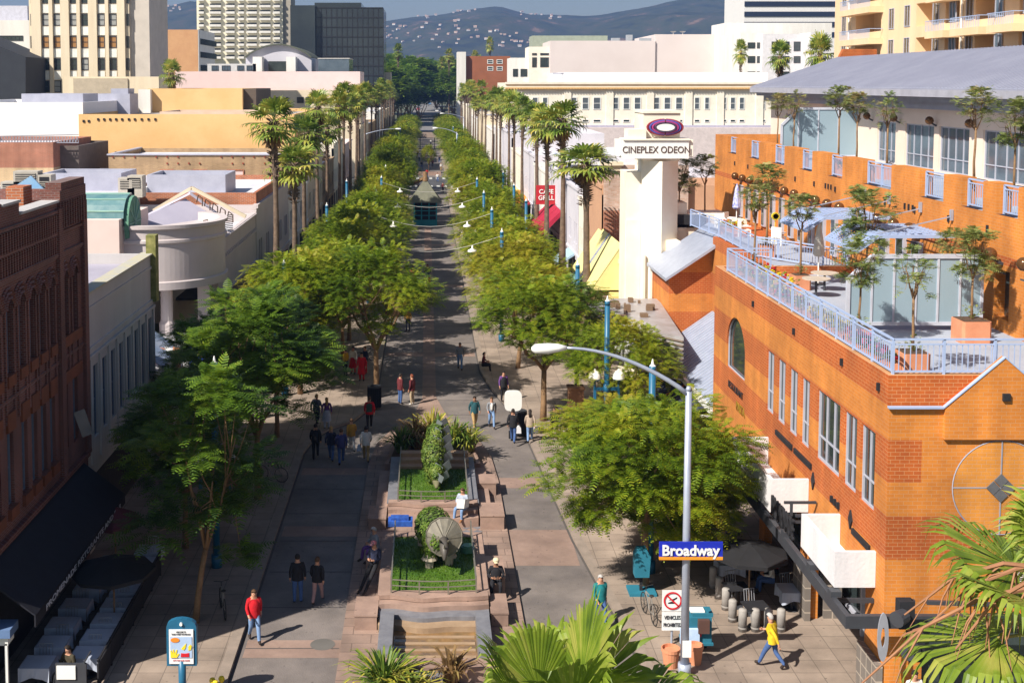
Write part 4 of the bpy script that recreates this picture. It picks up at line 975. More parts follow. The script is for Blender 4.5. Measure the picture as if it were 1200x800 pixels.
for i in range(n): x=A_.x+(B_.x-A_.x)*i/n; d=(B_.x-A_.x)/n; q.beam((x,106,A_.z-.55),(x+d/2,106,A_.z),.05,.05); q.beam((x+d/2,106,A_.z),(x+d,106,A_.z-.55),.05,.05)
solo('roof_truss',q,mat('truss_grey',(.3,.3,.36)),'long grey zigzag steel truss above the red and cream shop','truss',(A_.x,106,A_.z))
b=fb('pink_department_wall','long plain pale pink wall in front of the arched white roof',241,205,422,84,15,pink,roofgrey)
b=fb('beige_open_frame','beige flat-roofed frame structure at the foot of the cream tower',178,73,186,90,10,cream,lilac,z0=8)
q=MB(); a=ay(86,92,177.9);c=ay(150,112,177.9); q.box(a.x,c.x,177.8,178,c.z,a.z); part('shadow_opening',q,mat('frame_shade_beige',(.5,.42,.32)),b)  # solid panel; the opening's shade is put into its darker beige
b=fb('purple_duct_unit','lilac ducts and boxes on the roof in front of the beige frame',140,112,152,110,4,lilac,lilac,'duct',10)
b=fb('purple_duct_unit','smaller lilac duct box left of the white stair box',141,130,150,104,3,lilac,lilac,'duct',10)
b=fb('white_stair_box','small white stair box beside the raised ochre block',147,162,176,105,5,white,roofwhite,z0=10)
# cream office tower
b=thing('cream_office_tower','tall cream art deco office tower with paired sash windows and white spandrels','tower',(-58,205,0))
y=200; x0=ay(35,60,y).x; x1=ay(152,60,y).x
m=MB(); m.box(x0,x1,y,y+14.8,0,44)
for px,w_ in ((43.5,11),(60.7,4.4),(77,10),(93,4),(109.5,10),(126.2,4),(142.7,9)):
    p=ay(px,50,y); m.box(p.x-w_/14,p.x+w_/14,y-.45,y,0,44)
part('wall',m,cream,b)
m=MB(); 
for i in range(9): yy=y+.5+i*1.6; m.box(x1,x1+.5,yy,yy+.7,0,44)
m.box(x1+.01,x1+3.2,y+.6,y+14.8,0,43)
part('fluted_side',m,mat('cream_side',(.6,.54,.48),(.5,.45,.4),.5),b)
rows=[(-9.5,4.5),(16.5,30.5),(42.5,56.5),(68.5,82.5),(94.5,108.5)]
alts={0:[glass,blind,glass],1:[blind,blind,glass,blind],2:[blindtan,blindtan],3:[blind,glass,glass,glass],4:[glass,blind]}
cols=[(50,58),(63.3,71.7),(82.3,90.3),(95.7,104),(115,123),(128.5,137)]
for ri,r_ in enumerate(rows):
    for ci,c_ in enumerate(cols):
        g=alts[ri][(ci*3+ri)%len(alts[ri])]
        wins(b,y,[c_],[r_],gm=g,nh=2,fw=.14)
q=MB()
for r_ in rows:
    for c_ in cols:
        p=ay(c_[0],r_[1]+11,y); s_=ay(c_[1],r_[1]+1,y); q.box(p.x,s_.x,y-.12,y,p.z,s_.z)
split_part('spandrel',q,mat('white_spandrel',(.8,.8,.76)),b)
for r_ in rows: wins(b,y,[(36,38.6),(148.3,151.5)],[r_],gm=glass,nh=2,fw=.1)
b=fb('white_slab_building','white and lilac slab building at the far left edge',230,-30,34,24,20,white,roofgrey,z0=0)
wins(b,230,[(-10,27)],[(42,48)],nv=8,nh=1)
b=fb('white_slab_penthouse','white penthouse box on the slab building',236,-20,32,7,8,mat('lilac_white_block',(.6,.6,.68)),roofgrey,z0=20)
q=MB(); q.prism([ay(-60,30,190),ay(30,67,190),ay(30,118,190),ay(-60,118,190)],(0,14,0)); solo('dark_slate_building',q,mat('dark_slate',(.03,.035,.045),(.022,.025,.035),.5),'dark slate building with a slanting top at the far left edge','building',(-75,190,0))
b=fb('orange_office_block','plain tan-orange office block with a white strip-windowed side',290,176,232,35,22,mat('tan_orange',(.6,.34,.17),(.52,.27,.13),.3),roofwhite)
a=ay(232,50,290)
for k in range(4): q=MB(); z=29.5-k*3.2; q.box(a.x+.05,a.x+.3,292,314,z-2.0,z-.6); part('strip_window',q,glass,b)
q=MB(); q.box(a.x+.001,a.x+.15,290,312,8,31); part('white_side',q,white,b)
b=fb('cream_highrise','tall cream residential slab with many balcony bands',450,230,331,-20,16,mat('pale_cream',(.8,.74,.58),(.74,.68,.52),.2),roofwhite)
cols=[(233,239),(246,259),(265,275),(280,286),(290,301),(305,317),(321,328)]; 
q=MB()
for (a,c) in cols:
    for i in range(10): p=ay(a-.5,i*7.5-3+4.6,450);s_=ay(c+.5,i*7.5-3+2,450); q.box(p.x,s_.x,448.6,449.8,p.z,s_.z)
split_part('balcony_band',q,white,b)
wins(b,450,cols,[(i*7.5-3,i*7.5-.8) for i in range(10)],nh=1,nv=2,fw=.2)
a=ay(331,20,450); q=MB(); q.box(a.x,a.x+3,451,466,0,54); part('shaded_side',q,mat('shaded_cream',(.4,.36,.3)),b)  # the side's shade is put into this darker copy of the cream
# black glass block
bg=mat('black_curtain_glass',(.02,.026,.033),(.035,.045,.05),.08,rough=.12,spec=.7)
b=fb('black_glass_tower','black glass curtain wall office block behind the arched roof',400,370,449,9,30,bg,dark)
q=MB(); a=ay(341,30,400);c=ay(370,30,400); q.box(a.x,c.x-.01,398,424,0,ay(350,7,400).z); part('left_wing',q,bg,b)
a=ay(368,3,400);c=ay(423,3,400); q=MB(); q.box(a.x,c.x,402,425,40,a.z); part('roof_box',q,bg,b)
q=MB()
for i in range(12): z=43-i*3.2; p=ay(370,50,400); s_=ay(449,50,400); q.box(p.x,s_.x,399.8,400,z,z+.25)
for i in range(14): x=p.x+(s_.x-p.x)*i/13; q.box(x,x+.2,399.85,400,0,43)
part('mullion',q,dark,b)
# arched white roof building
b=thing('arched_roof_building','white building with a wide arched roof and square pale towers below it','building',(-28,230,0))
y=262; a=ay(288,75,y);c=ay(365,75,y); t=ay(327,53,y); zb=ay(300,68,y).z
pts=[(a.x+(c.x-a.x)*i/16,y,zb+(t.z-zb)*math.sin(math.pi*i/16)**.8) for i in range(17)]
m=MB(); m.prism([(a.x,y,0),(c.x,y,0)]+pts[::-1],(0,20,0)); part('wall',m,mat('lilac_white_wall',(.55,.54,.6),(.5,.49,.55),.3),b)
m=MB()
for p,q in zip(pts,pts[1:]): m.beam(V(p)+V((0,9.6,.1)),V(q)+V((0,9.6,.1)),21,.3)
part('arched_roof',m,mat('olive_roof',(.1,.11,.08)),b)
m=MB()
for px in (303,342): p=ay(px,67,260); m.box(p.x-1.0,p.x+1.0,258,261.8,8,p.z)
part('tower',m,white,b)
m=MB(); p=ay(314,72,260);s_=ay(336,84,260); m.box(p.x,s_.x,260.5,261.9,s_.z,p.z); part('glazing',m,glass,b)
b=fb('white_flat_canopy_building','white flat-roofed pavilion with columns right of the arched roof',258,373,409,69,14,glassblue,white,trim=white)
b=fb('pale_arcade_building','pale low arcade with blue-grey glazing left of the arched roof',258,243,300,75,10,mat('arcade_white',(.6,.6,.6)),roofgrey)
wins(b,258,[(248,256),(260,270),(278,286),(289,297)],[(77,83)],nv=3,nh=1,gm=glassblue)
b=fb('cream_corner_block','small cream block with one window before the dark trees',436,439,458,85,10,cream,roofgrey)
# RIGHT
b=fb('red_brick_apartment','red-brown brick apartment block with small white windows',440,543,598,66,14,mat('red_brown_brick',(.32,.11,.05),(.26,.09,.04),.3),roofwhite)
wins(b,440,[(571,578),(582,589)],[(70,75),(78,83)],fm=white_p,fw=.2)
b=fb('white_stair_tower','white stair tower at the left end of the red-brown apartments',438,536,546,61,12,white,roofwhite)
b=fb('white_terrace_block','white terrace block with square windows left of the blank wall',305,598,622,68,12,white,roofwhite)
wins(b,305,[(601,607),(610,618)],[(81,90)],nv=2,nh=1)
b=fb('greenish_upper_block','pale upper block with a green-grey parapet',303,620,645,55,12,warmwhite,mat('greengrey',(.34,.38,.3)))
wins(b,303,[(623.5,629),(633,645)],[(67.5,79)],nv=2,nh=1); wins(b,303,[(623.5,629),(633,645)],[(62.5,65)],nh=1)
b=fb('greenish_penthouse','long green-grey penthouse behind the blank wall',320,624,712,42,10,mat('greengrey',(.34,.38,.3)),roofgrey,z0=10)
bw=mat('blank_pink_wall',(.68,.6,.58),(.63,.55,.53),.15)
b=fb('blank_walled_store','huge blank pinkish-grey store wall on the right skyline',300,645,768,48,30,bw,roofgrey)
b=fb('blank_walled_store','taller right-hand part of the blank pinkish-grey store wall',300.5,768,868,40.5,30,bw,roofgrey)
for px,w_,lab in((722,10,'small grey plant box on the blank store roof, farther left'),(738,7,'squat white plant box standing tallest on the blank store roof'),(757,14,'wide glazed plant box near the step in the store roof')):
    p=ay(px,49,302); q=MB(); q.box(p.x-w_*.1,p.x+w_*.1,302,304,p.z-1,p.z+(1.7 if w_==7 else .9)); q.box(p.x-w_*.08,p.x+w_*.08,301.9,302,p.z+.2,p.z+.6); solo('roof_plant_box',q,mat('plant_grey',(.4,.42,.45)),lab,'plant box',(p.x,302,p.z))
for px in (789,800): 
    p=ay(px,40,302); q=MB(); q.tube([(p.x,302,p.z-.5),(p.x,302,p.z+.4)],.12,6); q.lathe([(.01,0),(.5,.1),(.8,.35)],(p.x,302,p.z+.3),12); solo('satellite_dish',q,white,'%s white dish on the blank store roof'%('left' if px==789 else 'right'),'dish',(p.x,302,p.z))
b=fb('white_office_building','white office building with square window pairs left of the striped tower',270,868,895,39,20,white,roofwhite)
wins(b,270,[(876,885),(887,896)],[(50,57),(66,74),(84,90)],nh=1)
b=fb('white_office_wing','white office wing with upright windows under the striped tower',268,894,960,40,20,mat('lilac_white_office',(.72,.7,.72)),roofwhite)
wins(b,268,[(904,911),(917,925),(930,938),(945,952)],[(49,60),(66,74)],nh=2); wins(b,268,[(915,925),(935,945)],[(84,90)],nh=1)
b=fb('white_office_wing','rightmost white office wing with tall dark windows beside the apricot block',262,950,972,38,20,mat('lilac_white_office',(.72,.7,.72)),roofwhite)
wins(b,262,[(954,958),(962,967)],[(47,60),(68,75)],nh=1)
b=fb('white_office_penthouse','stepped white penthouse above the white offices',290,850,975,27,14,white,roofwhite,z0=20)
b=fb('striped_tower','tall office tower in black and white horizontal stripes',600,873,985,-25,40,mat('stripe_white',(.78,.76,.74)),white)
q=MB()
for k in range(5):
    z=ay(900,-10+k*12,600).z; a=ay(873,10,600);c=ay(985,10,600); q.box(a.x-.3,c.x,599.6,600,z-2.4,z)
split_part('strip_window',q,mat('navy_glass',(.02,.03,.06),rough=.15),b)
# long classical building
b=thing('classical_store_building','long cream classical building with grouped sash windows and a tan cornice','building',(40,232,0))
y=232; a=ay(592,97,y); c=ay(930,97,y); zt=a.z
m=MB(); m.box(a.x,c.x,y,y+25,0,zt); zc=ay(700,105,y).z
for px in (607,665,714.5,762,807,844,890): p=ay(px,120,y); m.box(p.x-.7,p.x+.7,y-.25,y,9.5,zc)
part('wall',m,warmwhite,b)
m=MB(); m.box(a.x,c.x,y-.5,y,zc,zc+.4); 
x=a.x
while x<c.x: m.box(x,x+.25,y-.75,y-.5,zc+.05,zc+.3); x+=.55
part('cornice',m,mat('tan_cornice',(.6,.38,.16)),b)
m=MB(); m.box(a.x,c.x,y-.3,y-.02,zt-.3,zt+.1); z=ay(700,148,y).z; part('parapet',m,warmwhite,b)
m=MB(); m.box(a.x,c.x,y-.4,y-.03,z-.5,z+.2); part('lilac_band',m,mat('lilac_band',(.45,.43,.55)),b)
cols=[(623.5,630.5),(635.5,642),(669,676),(682,690),(695,704),(717,725),(730,738),(743,751),(765,773),(778,786),(791.5,800),(813.5,820),(825.5,831.5),(844.5,851.5),(855.5,862),(866,872.5),(890,897)]
wins(b,y,cols,[(114,128.5)],fm=white_p,gm=mat('grey_glass',(.1,.12,.14),rough=.15),nh=2,fw=.12)
wins(b,y,cols,[(140,143.5)],fm=white_p,gm=glass,nh=1,fw=.1)
b=fb('pink_ground_wing','plain pinkish lower wing below the classical building',228,592,930,150,3.5,mat('pink_low_wall',(.66,.57,.56)),roofgrey)
b=fb('white_roof_block','white roof block with a lilac frame above the classical building',250,655,900,85,20,mat('bright_white_wall',(.82,.8,.8)),roofwhite,z0=10)
q=MB(); p=ay(648,86,246); s_=ay(661,97,246); q.box(p.x,s_.x,246,246.2,p.z-.2,p.z+.1); q.box(s_.x-.5,s_.x-.3,246,246.2,s_.z-1,p.z); solo('lilac_roof_frame',q,lilac,'thin lilac frame standing on the classical building roof','frame',(p.x,246,p.z))
# ================= VEGETATION
jleaf=leafmat('feathery_tree_leaf',[(.06,.115,.01),(.13,.21,.012),(.23,.3,.015),(.33,.34,.02),(.36,.29,.03)],.35,trans=.4)
jleaf2=leafmat('deep_green_leaf',[(.03,.07,.01),(.07,.14,.014),(.14,.24,.02),(.24,.31,.028)],.35,trans=.4)
pleaf=leafmat('palm_leaf',[(.05,.09,.02),(.1,.17,.025),(.2,.27,.045),(.34,.36,.07),(.5,.4,.08)],.8,rough=.38,trans=.25)
skirt=leafmat('dry_palm_skirt',[(.12,.07,.03),(.28,.17,.08),(.36,.24,.12)],1,trans=.1)
def rv(R): 
    while 1:
        v=V((R.uniform(-1,1),R.uniform(-1,1),R.uniform(-1,1)))
        if .05<v.length<=1: return v
def frond(mb,p,d,L,k,w,R):
    """feathery compound leaf: short leaflets in pairs along a drooping stalk"""
    d=d.normalized(); side=d.cross(V((0,0,1)))
    if side.length<.1: side=V((1,0,0))
    side.normalize(); 
    droop=R.uniform(.15,.5)
    prev=p
    for i in range(1,k+1):
        t=i/k; c=p+d*L*t+V((0,0,-droop*L*t*t)); 
        ax_=(c-prev).normalized(); up=side.cross(ax_).normalized(); lw=w*(math.sin(math.pi*(.15+.8*t)))
        for s in(-1,1):
            o=side*s; tip=c+o*lw+ax_*lw*.35-up*lw*.12*R.uniform(.3,1.6); b=ax_*(L/k)*.42
            mb.add([c-b*.6,c+b*.6,tip+b*.5,tip-b*.5],[(0,1,2,3)])
        prev=c
def tree_mesh(seed,rx,rz,zc,n,k,L,w,trunkh,tr=.16,lean=(0,0),nc=26,flat=.0):
    R=random.Random(seed); T=MB(); C=MB()
    top=V((lean[0],lean[1],trunkh)); 
    T.tube([(0,0,-.1),(lean[0]*.2+.03,lean[1]*.2,trunkh*.35),(lean[0]*.6,lean[1]*.6,trunkh*.7),top],[tr*1.25,tr,tr*.9,tr*.85],8)
    cl=[]
    for i in range(nc):
        a=2*math.pi*(i*.618)+R.uniform(-.3,.3); q=math.sqrt((i+.5)/nc); rr=q*rx*R.uniform(.82,1.02)
        zz=zc+rz*math.sqrt(max(0,1-q*q*.92))*R.uniform(.55,1.0)-(.0 if q<.6 else R.uniform(0,rz*.7)*(q-.4))
        if R.random()<flat: zz=zc+rz*R.uniform(-.9,.7)
        cl.append((V((math.cos(a)*rr+lean[0],math.sin(a)*rr+lean[1],zz)),R.uniform(.7,1.25)*rx*.25))
    for i in range(nc//4):
        a=R.uniform(0,6.28); rr=R.uniform(.2,.7)*rx; cl.append((V((math.cos(a)*rr+lean[0],math.sin(a)*rr+lean[1],zc-rz*R.uniform(0,.4))),rx*.24))
    # limbs
    nl=6; limbs=[]
    for i in range(nl):
        a=2*math.pi*i/nl+R.uniform(-.4,.4); e=V((math.cos(a)*rx*.5+lean[0],math.sin(a)*rx*.5+lean[1],zc+rz*R.uniform(-.1,.4)))
        mid=top.lerp(e,.5)+V((0,0,-.1*rx+R.uniform(-.2,.2))); limbs.append((mid,e))
        T.tube([top-V((0,0,.1)),top.lerp(mid,.5)+V((R.uniform(-.1,.1),R.uniform(-.1,.1),.1)),mid,mid.lerp(e,.5)+V((0,0,.15)),e],[tr*.65,tr*.5,tr*.42,tr*.3,tr*.16],6)
    for c,r in cl:
        mid,e=min(limbs,key=lambda l:(l[1]-c).length); s=mid.lerp(e,R.uniform(.3,.9)); 
        T.tube([s,s.lerp(c,.5)+V((0,0,-.12)),c],[tr*.24,tr*.16,tr*.06],4,cap=False)
    per=n//len(cl)
    for c,r in cl:
        for j in range(int(per*R.uniform(.7,1.3))):
            v=rv(R); v.z=v.z*.62+.12; p=c+v*r
            d=V((v.x,v.y,R.uniform(-.15,.35)))+rv(R)*.35; out=(c-V((lean[0],lean[1],zc-rz))); out.z*=.3; d+=out.normalized()*.35
            frond(C,p,d,L*R.uniform(.7,1.2),k,w*R.uniform(.8,1.2),R)
    return T,C
def tree_proto(name,label,T,C,lm,cat='tree',group=None):
    t=thing(name,label,cat,(0,0,0),group=group); part('trunk',T,bark,t,True); part('crown',C,lm,t); return t
ga=tree_proto('street_tree','x',*tree_mesh(1,4.1,2.5,4.3,4300,6,.52,.16,2.3,nc=30),jleaf)
gb=tree_proto('street_tree','x',*tree_mesh(2,3.9,2.3,4.5,3800,6,.55,.17,2.5,lean=(.3,.2),nc=28),jleaf)
gc=tree_proto('street_tree','x',*tree_mesh(3,4.2,2.7,4.4,4200,6,.5,.16,2.4,lean=(-.3,.1),nc=32),jleaf)
na=tree_proto('street_tree','x',*tree_mesh(4,4.0,2.5,4.5,6200,8,.7,.17,2.5,.17,nc=40,flat=.5),jleaf)
nb=tree_proto('street_tree','x',*tree_mesh(5,3.3,3.8,5.6,2600,8,.85,.24,2.9,.15,nc=32,flat=.45),jleaf2)
nc_=tree_proto('street_tree','x',*tree_mesh(9,2.5,3.6,5.2,1150,8,.85,.24,2.4,.12,lean=(.5,.1),nc=22,flat=.5),jleaf2)
reg(None)
protos=[ga,gb,gc]; used=set()
def place(pr,loc,rz,label,sc=1,group=None):
    if pr.name in used: return copytree(pr,None,loc,rz,label,sc,group)
    used.add(pr.name); pr.location=loc; pr.rotation_euler=(0,0,rz); pr.scale=(sc,sc,sc) if not hasattr(sc,'__len__') else sc; pr['label']=label
    if group: pr['group']=group
    return pr
RT=random.Random(8)
def put(pr,x,y,label,sc=1,group='leafy trees lining the promenade'): return place(pr,(x,y,.1),RT.uniform(0,6.28),label,sc,group)
# near trees, right side
place(na,(7.75,41.4,.1),.4,'rounded green tree beside the Broadway sign, right of the lane',(.86,.86,.95),'leafy trees lining the promenade')
put(na,10.2,44.6,'green tree between the Broadway sign tree and the shaded cafe terrace',.6)
put(ga,8.2,49.0,'tree behind the two nearest right-hand globe lamps',.66)
put(gb,6.2,62.5,'forked tree by the white round board on the right pavement',(1.0,1.0,1.1))
# left side
place(nc_,(-7.7,38.6,.1),.6,'slender open tree behind the map stand, lit tufts over a shaded cafe',(.9,.9,1.02),'leafy trees lining the promenade')
put(nb,-9.3,45,'dark tree in the shade of the brick building behind the slender tree',.72)
put(nb,-7.3,50.5,'tall tree with a bright yellow-green top beside the white shop',.95)
put(nb,-10.4,56,'shaded tree against the striped banner on the left pavement',.72)
put(nb,-7.6,59.5,'bright tree left of the walking group on the left pavement',.78)
put(ga,-2.9,67.6,'single-trunk tree standing behind the black litter bin, left of the lane',(1,1,1.2))
put(gb,-7.3,68,'tree between the left globe lamp and the litter bin tree',(.9,.9,1.2))
put(gc,9.3,57.6,'small loose tree half hiding the cinema marquee',(.68,.68,.85))
k=0
for i,y in enumerate([75,83,90.5,98,106,114,122,130,138.5,147,156,165,174,183,192,201]):
    for nm,x in (('left',-5.3),('right',6.0)):
        pr=protos[(i+k)%3]; k+=1
        put(pr,x+RT.uniform(-.5,.5),y+RT.uniform(-.8,.8),'%s tree of the unbroken row of trees %s of the lane'%(ORD[i],nm),(lambda q:(q,q,q*RT.uniform(1.0,1.38)))(RT.uniform(.8,1.0)))
for i,y in enumerate([72.5,81,90]):
    put(protos[i],-9.2,y,'%s tree squeezed between the left palms and the wall of the rotunda building'%ORD[i],.72)
for i,y in enumerate(range(238,430,11)):
    for x in (-6.0,6.6):
        pr=protos[(i+k)%3]; k+=1
        put(pr,x+RT.uniform(-.5,.5),y+RT.uniform(-1,1),'small distant green tree beyond the cross street',RT.uniform(.9,1.05),'small trees beyond the cross street')
# ---- fan palms
def fanleaf(mb,base,d,pet,Rr,ns,R,m=0,droop=.5,fold=.12,mp=None,inn=.52):
    d=d.normalized(); side=d.cross(V((0,0,1)))
    if side.length<.1: side=V((1,0,0))
    side.normalize(); nrm=side.cross(d).normalized()
    c=base+d*pet+V((0,0,-.08*pet*pet))
    if pet>0: 
        mb.tube([base,base.lerp(c,.5)+V((0,0,.03*pet)),c],[.022*Rr+.008,.018*Rr,.012*Rr],4,m if mp is None else mp,cap=False)
    sp=rad(115)
    for i in range(ns):
        a=-sp+2*sp*(i+.5)/ns; da=sp/ns
        L=Rr*(.72+.28*math.cos(a*.8))*R.uniform(.93,1.05)
        def P(ang,r,h=0): return c+(d*math.cos(ang)+side*math.sin(ang))*r+nrm*h
        inner=inn*L; h=fold*da*L
        dr=droop*R.uniform(.5,1.4)
        w2=da*inner*.92
        mid=P(a,inner,h*.6)-V((0,0,dr*.10*L)); l=P(a-da,inner)-V((0,0,dr*.10*L)); r_=P(a+da,inner)-V((0,0,dr*.10*L))
        ax_=(d*math.cos(a)+side*math.sin(a)); sd=(side*math.cos(a)-d*math.sin(a))
        m2=c+ax_*L*.8-V((0,0,dr*.28*L)); tip=c+ax_*L*(1-.2*dr)-V((0,0,dr*.62*L))
        q=w2*.62
        vs=[c,l,mid,r_,m2-sd*q,m2+nrm*h*.4,m2+sd*q,tip]
        mb.add(vs,[(0,1,2),(0,2,3),(1,4,5,2),(2,5,6,3),(4,7,5),(5,7,6)],m)
def palm_proto(seed,h,ns,nl,Rr,detail=False):
    R=random.Random(seed); T=MB(); C=MB(); K=MB()
    bend=R.uniform(-.25,.25); pts=[];rs=[]
    n=22
    for i in range(n+1):
        t=i/n; pts.append((bend*math.sin(t*2.5),bend*.5*t,h*t)); r=.2*(1-t)**3+.125+(.07 if t>.72 else 0)*((t-.72)/.28); rs.append(r*(1+.05*R.uniform(-1,1)))
    T.tube(pts,rs,9)
    top=V(pts[-1])
    # stubs of old leaf stalks under the crown
    for i in range(150):
        t=R.random(); z=h*(1-.24*t); a=R.uniform(0,6.28); p=V((pts[-1][0]+.15*math.cos(a),pts[-1][1]+.15*math.sin(a),z)); o=V((math.cos(a),math.sin(a),.5))*.26; T.add([p-V((0,0,.06)),p+V((0,0,.06)),p+o],[(0,1,2)])
    for i in range(nl):
        t=i/nl; el=rad(78-t*118+R.uniform(-8,8)); a=i*2.4+R.uniform(-.3,.3)
        d=V((math.cos(a)*math.cos(el),math.sin(a)*math.cos(el),math.sin(el)))
        fanleaf(C,top+V((0,0,-.3*t)),d,R.uniform(.7,1.0)*Rr*.85,Rr*R.uniform(.85,1.1),ns,R,droop=.35+.5*t)
    for i in range(10):
        a=R.uniform(0,6.28); d=V((math.cos(a)*.35,math.sin(a)*.35,-1)); fanleaf(K,top+V((0,0,-.5)),d,.5,Rr*.7,8,R,droop=.1)
    t=thing('fan_palm','x','palm tree',(0,0,0)); part('trunk',T,palmbark,t,True); part('crown',C,pleaf,t); part('dead_leaves',K,skirt,t); return t
pp=[palm_proto(31,14,15,26,1.15),palm_proto(32,14,14,22,1.05),palm_proto(33,14,14,24,1.22)]
reg(None)
def palm(i,x,y,z,label,sc=1,group='tall fan palms in rows'):
    s=z/14.0; return place(pp[i%3],(x,y,.1),RT.uniform(0,6.28),label,(sc,sc,s),group)
R_=[(10.95,81,12.6,1.55),(10.6,93.5,15.2,1.4),(10.8,107,14.3,1.3),(11.1,120,14.6,1.3),(10.8,133,15.2,1.1),(10.7,146,15.4,1.1),(10.8,159,15.6,1.1),(10.7,172,15.0,1.1),(10.8,185,15.8,1.1),(10.7,198,15.2,1.1)]
for i,(x,y,z,s) in enumerate(R_): palm(i,x,y,z,'%s fan palm of the tall row in front of the right-hand shops'%ORD[i] if i else 'nearest right-hand fan palm, its shaggy trunk beside the peeling brick wall',s)
L_=[(-9.85,76.5,15.6,1.32),(-9.6,86,12.2,1.3),(-9.8,97,14.0,1.2),(-9.6,107,15.9,1.1),(-9.9,118,13.6,1.05),(-9.6,129,15.6,1.1),(-9.8,140,16.6,1.1),(-9.7,151,15.2,1.1),(-9.8,163,16.2,1.1),(-9.8,176,15.6,1.1),(-9.8,190,16.4,1.1)]
for i,(x,y,z,s) in enumerate(L_): palm(i+1,x,y,z,'%s fan palm of the row in front of the left-hand shops'%ORD[i] if i else 'nearest left-hand fan palm, shaggy headed in front of the ochre building',s)
for i,y in enumerate(range(240,420,15)):
    for x in(-11,11.6): palm(i,x,y,15.6+RT.uniform(-2.5,2.5),'small distant fan palm beyond the cross street',1.15,'distant palms beyond the cross street')
# far dark trees closing the street, and far palms on the skyline
fars=[(462,58,640,1.9,jleaf2),(480,62,600,2.2,jleaf2),(470,70,560,1.7,jleaf2),(492,80,560,1.3,jleaf2),(455,75,520,1.5,jleaf2),(512,70,700,1.9,jleaf2),(527,66,760,2.0,jleaf2),(520,80,620,1.2,jleaf2),(505,66,900,2,jleaf2),(540,66,640,1.7,jleaf2),(444,70,500,1.5,jleaf2),(533,75,560,1.3,jleaf2),(500,74,1100,2.2,jleaf2),(548,78,600,1.5,jleaf2)]
ft=tree_proto('broad_tree','x',*tree_mesh(14,5,3.6,6.2,4200,3,1.3,.5,1.5),jleaf2); reg(None)
def gz(y): return 0 if y<450 else min(9,(y-450)/70)
for i,(px,py,y,s,lm) in enumerate(fars):
    p=ay(px,py,y); hgt=max(8,(p.z-gz(y))); s=hgt/9.6
    place(ft,(p.x,y,gz(y)-1.5*s),RT.uniform(0,6),'dark broad tree closing the far end of the street',(s*1.0,s*1.0,s),'dark broad trees at the far end of the street')
for i,(px,py) in enumerate([(466,56),(526,60),(518,68),(530,66),(532,76),(574,45),(556,58),(562,62)]):
    y=520+i*30; p=ay(px,py,y); palm(i,p.x,y,p.z-gz(y)-.3,['skyline palm poking above the dark trees on the left','skyline palm over the dark trees right of the street end','lower skyline palm just right of the street end','skyline palm beside the right row of street palms','short skyline palm over the right row of street palms','tall lone palm above the red-brown apartments','small palm left of the lone tall palm','second small palm left of the lone tall palm'][i],1.6)
for i,(px,py,y,lab) in enumerate([(869,60,255,'palm standing in front of the white office building'),(915,66,150,'left small palm by the end of the grey metal roof'),(961,62,140,'small palm against the white offices over the grey metal roof')]):
    p=ay(px,py,y); palm(i,p.x,y,p.z,lab,1.1)
p=ay(200,86,160); palm(1,p.x,160,p.z,'stubby palm head above the raised ochre block on the left',1.2)
# ================= FURNITURE
RF=random.Random(77)
# ---- blue globe lamp posts
gl_w=mat('lamp_dome_white',(.85,.84,.8),(.8,.79,.75),2,rough=.3)
def lamppost():
    t=thing('globe_lamp_post','x','street lamp',(0,0,0))
    m=MB(); m.tube([(0,0,0),(0,0,.5)],.2,12); m.tube([(0,0,.5),(0,0,7.5)],.125,12); m.tube([(0,0,7.5),(0,0,7.7)],[.14,.12],12); m.tube([(0,0,3.3),(0,0,3.75)],.16,12); part('post',m,teal,t,True)
    m=MB(); m.tube([(0,0,7.7),(0,0,7.76),(0,0,7.95)],[.12,.06,.02],8); part('finial',m,white_p,t)
    for s in(-1,1):
        m=MB(); m.beam((0,0,3.5),(s*.62,0,3.5),.1,.14); m.beam((s*.56,0,3.55),(s*.56,0,3.0),.12,.12); m.tube([(s*.56,0,3.5),(s*.56,0,3.9)],.05,8); a=part('lamp_arm',m,teal,t)
        m=MB(); m.lathe([(.02,3.92),(.26,3.92),(.29,4.0)],(s*.56,0,0),16,0); m.lathe([(.3,4.0),(.3,4.06),(.27,4.2),(.2,4.31),(.1,4.37),(.05,4.38),(.04,4.45),(.001,4.47)],(s*.56,0,0),16,1); part('lamp_globe',m,[teal,gl_w],a,True)
    return t
lp=lamppost(); reg(None)
LP=[(8.19,42.7,'blue globe lamp post rising out of the tree behind the Broadway sign'),(8.52,55.7,'blue lamp post with two white globes beside the cinema canopy'),(8.54,67,'blue lamp post with two white globes by the red parasol'),(5.2,82.1,'nearest blue lamp post of the inner right row, globes above the tree tops'),(5.3,96.6,'second blue lamp post of the inner right row'),(5.37,111.7,'third blue lamp post of the inner right row'),(5.4,127.6,'fourth blue lamp post of the inner right row'),(5.4,143,'fifth blue lamp post of the inner right row'),(-8.14,67.6,'blue lamp post with two white globes at the foot of the left palms'),(-4.72,96.6,'nearest blue lamp post of the inner left row'),(-4.76,112.5,'second blue lamp post of the inner left row'),(-4.93,129.9,'third blue lamp post of the inner left row'),(-5.06,147.3,'fourth blue lamp post of the inner left row'),(-7.79,43.2,'blue lamp post inside the slender tree on the shaded left pavement'),(8.7,104,'blue lamp post beside the crimson awning'),(8.8,120,'blue lamp post in the outer right row past the crimson awning'),(8.8,137,'distant blue lamp post in the outer right row'),(8.8,155,'farthest blue lamp post of the outer right row'),(-8.4,100,'blue lamp post between the left palms'),(-8.4,125,'distant blue lamp post between the left palms'),(6.2,240,'blue lamp post just beyond the right crossing'),(-6.2,240,'blue lamp post just beyond the left crossing'),(-6.2,280,'farthest blue lamp post on the left'),(6.2,280,'farthest blue lamp post on the right')]
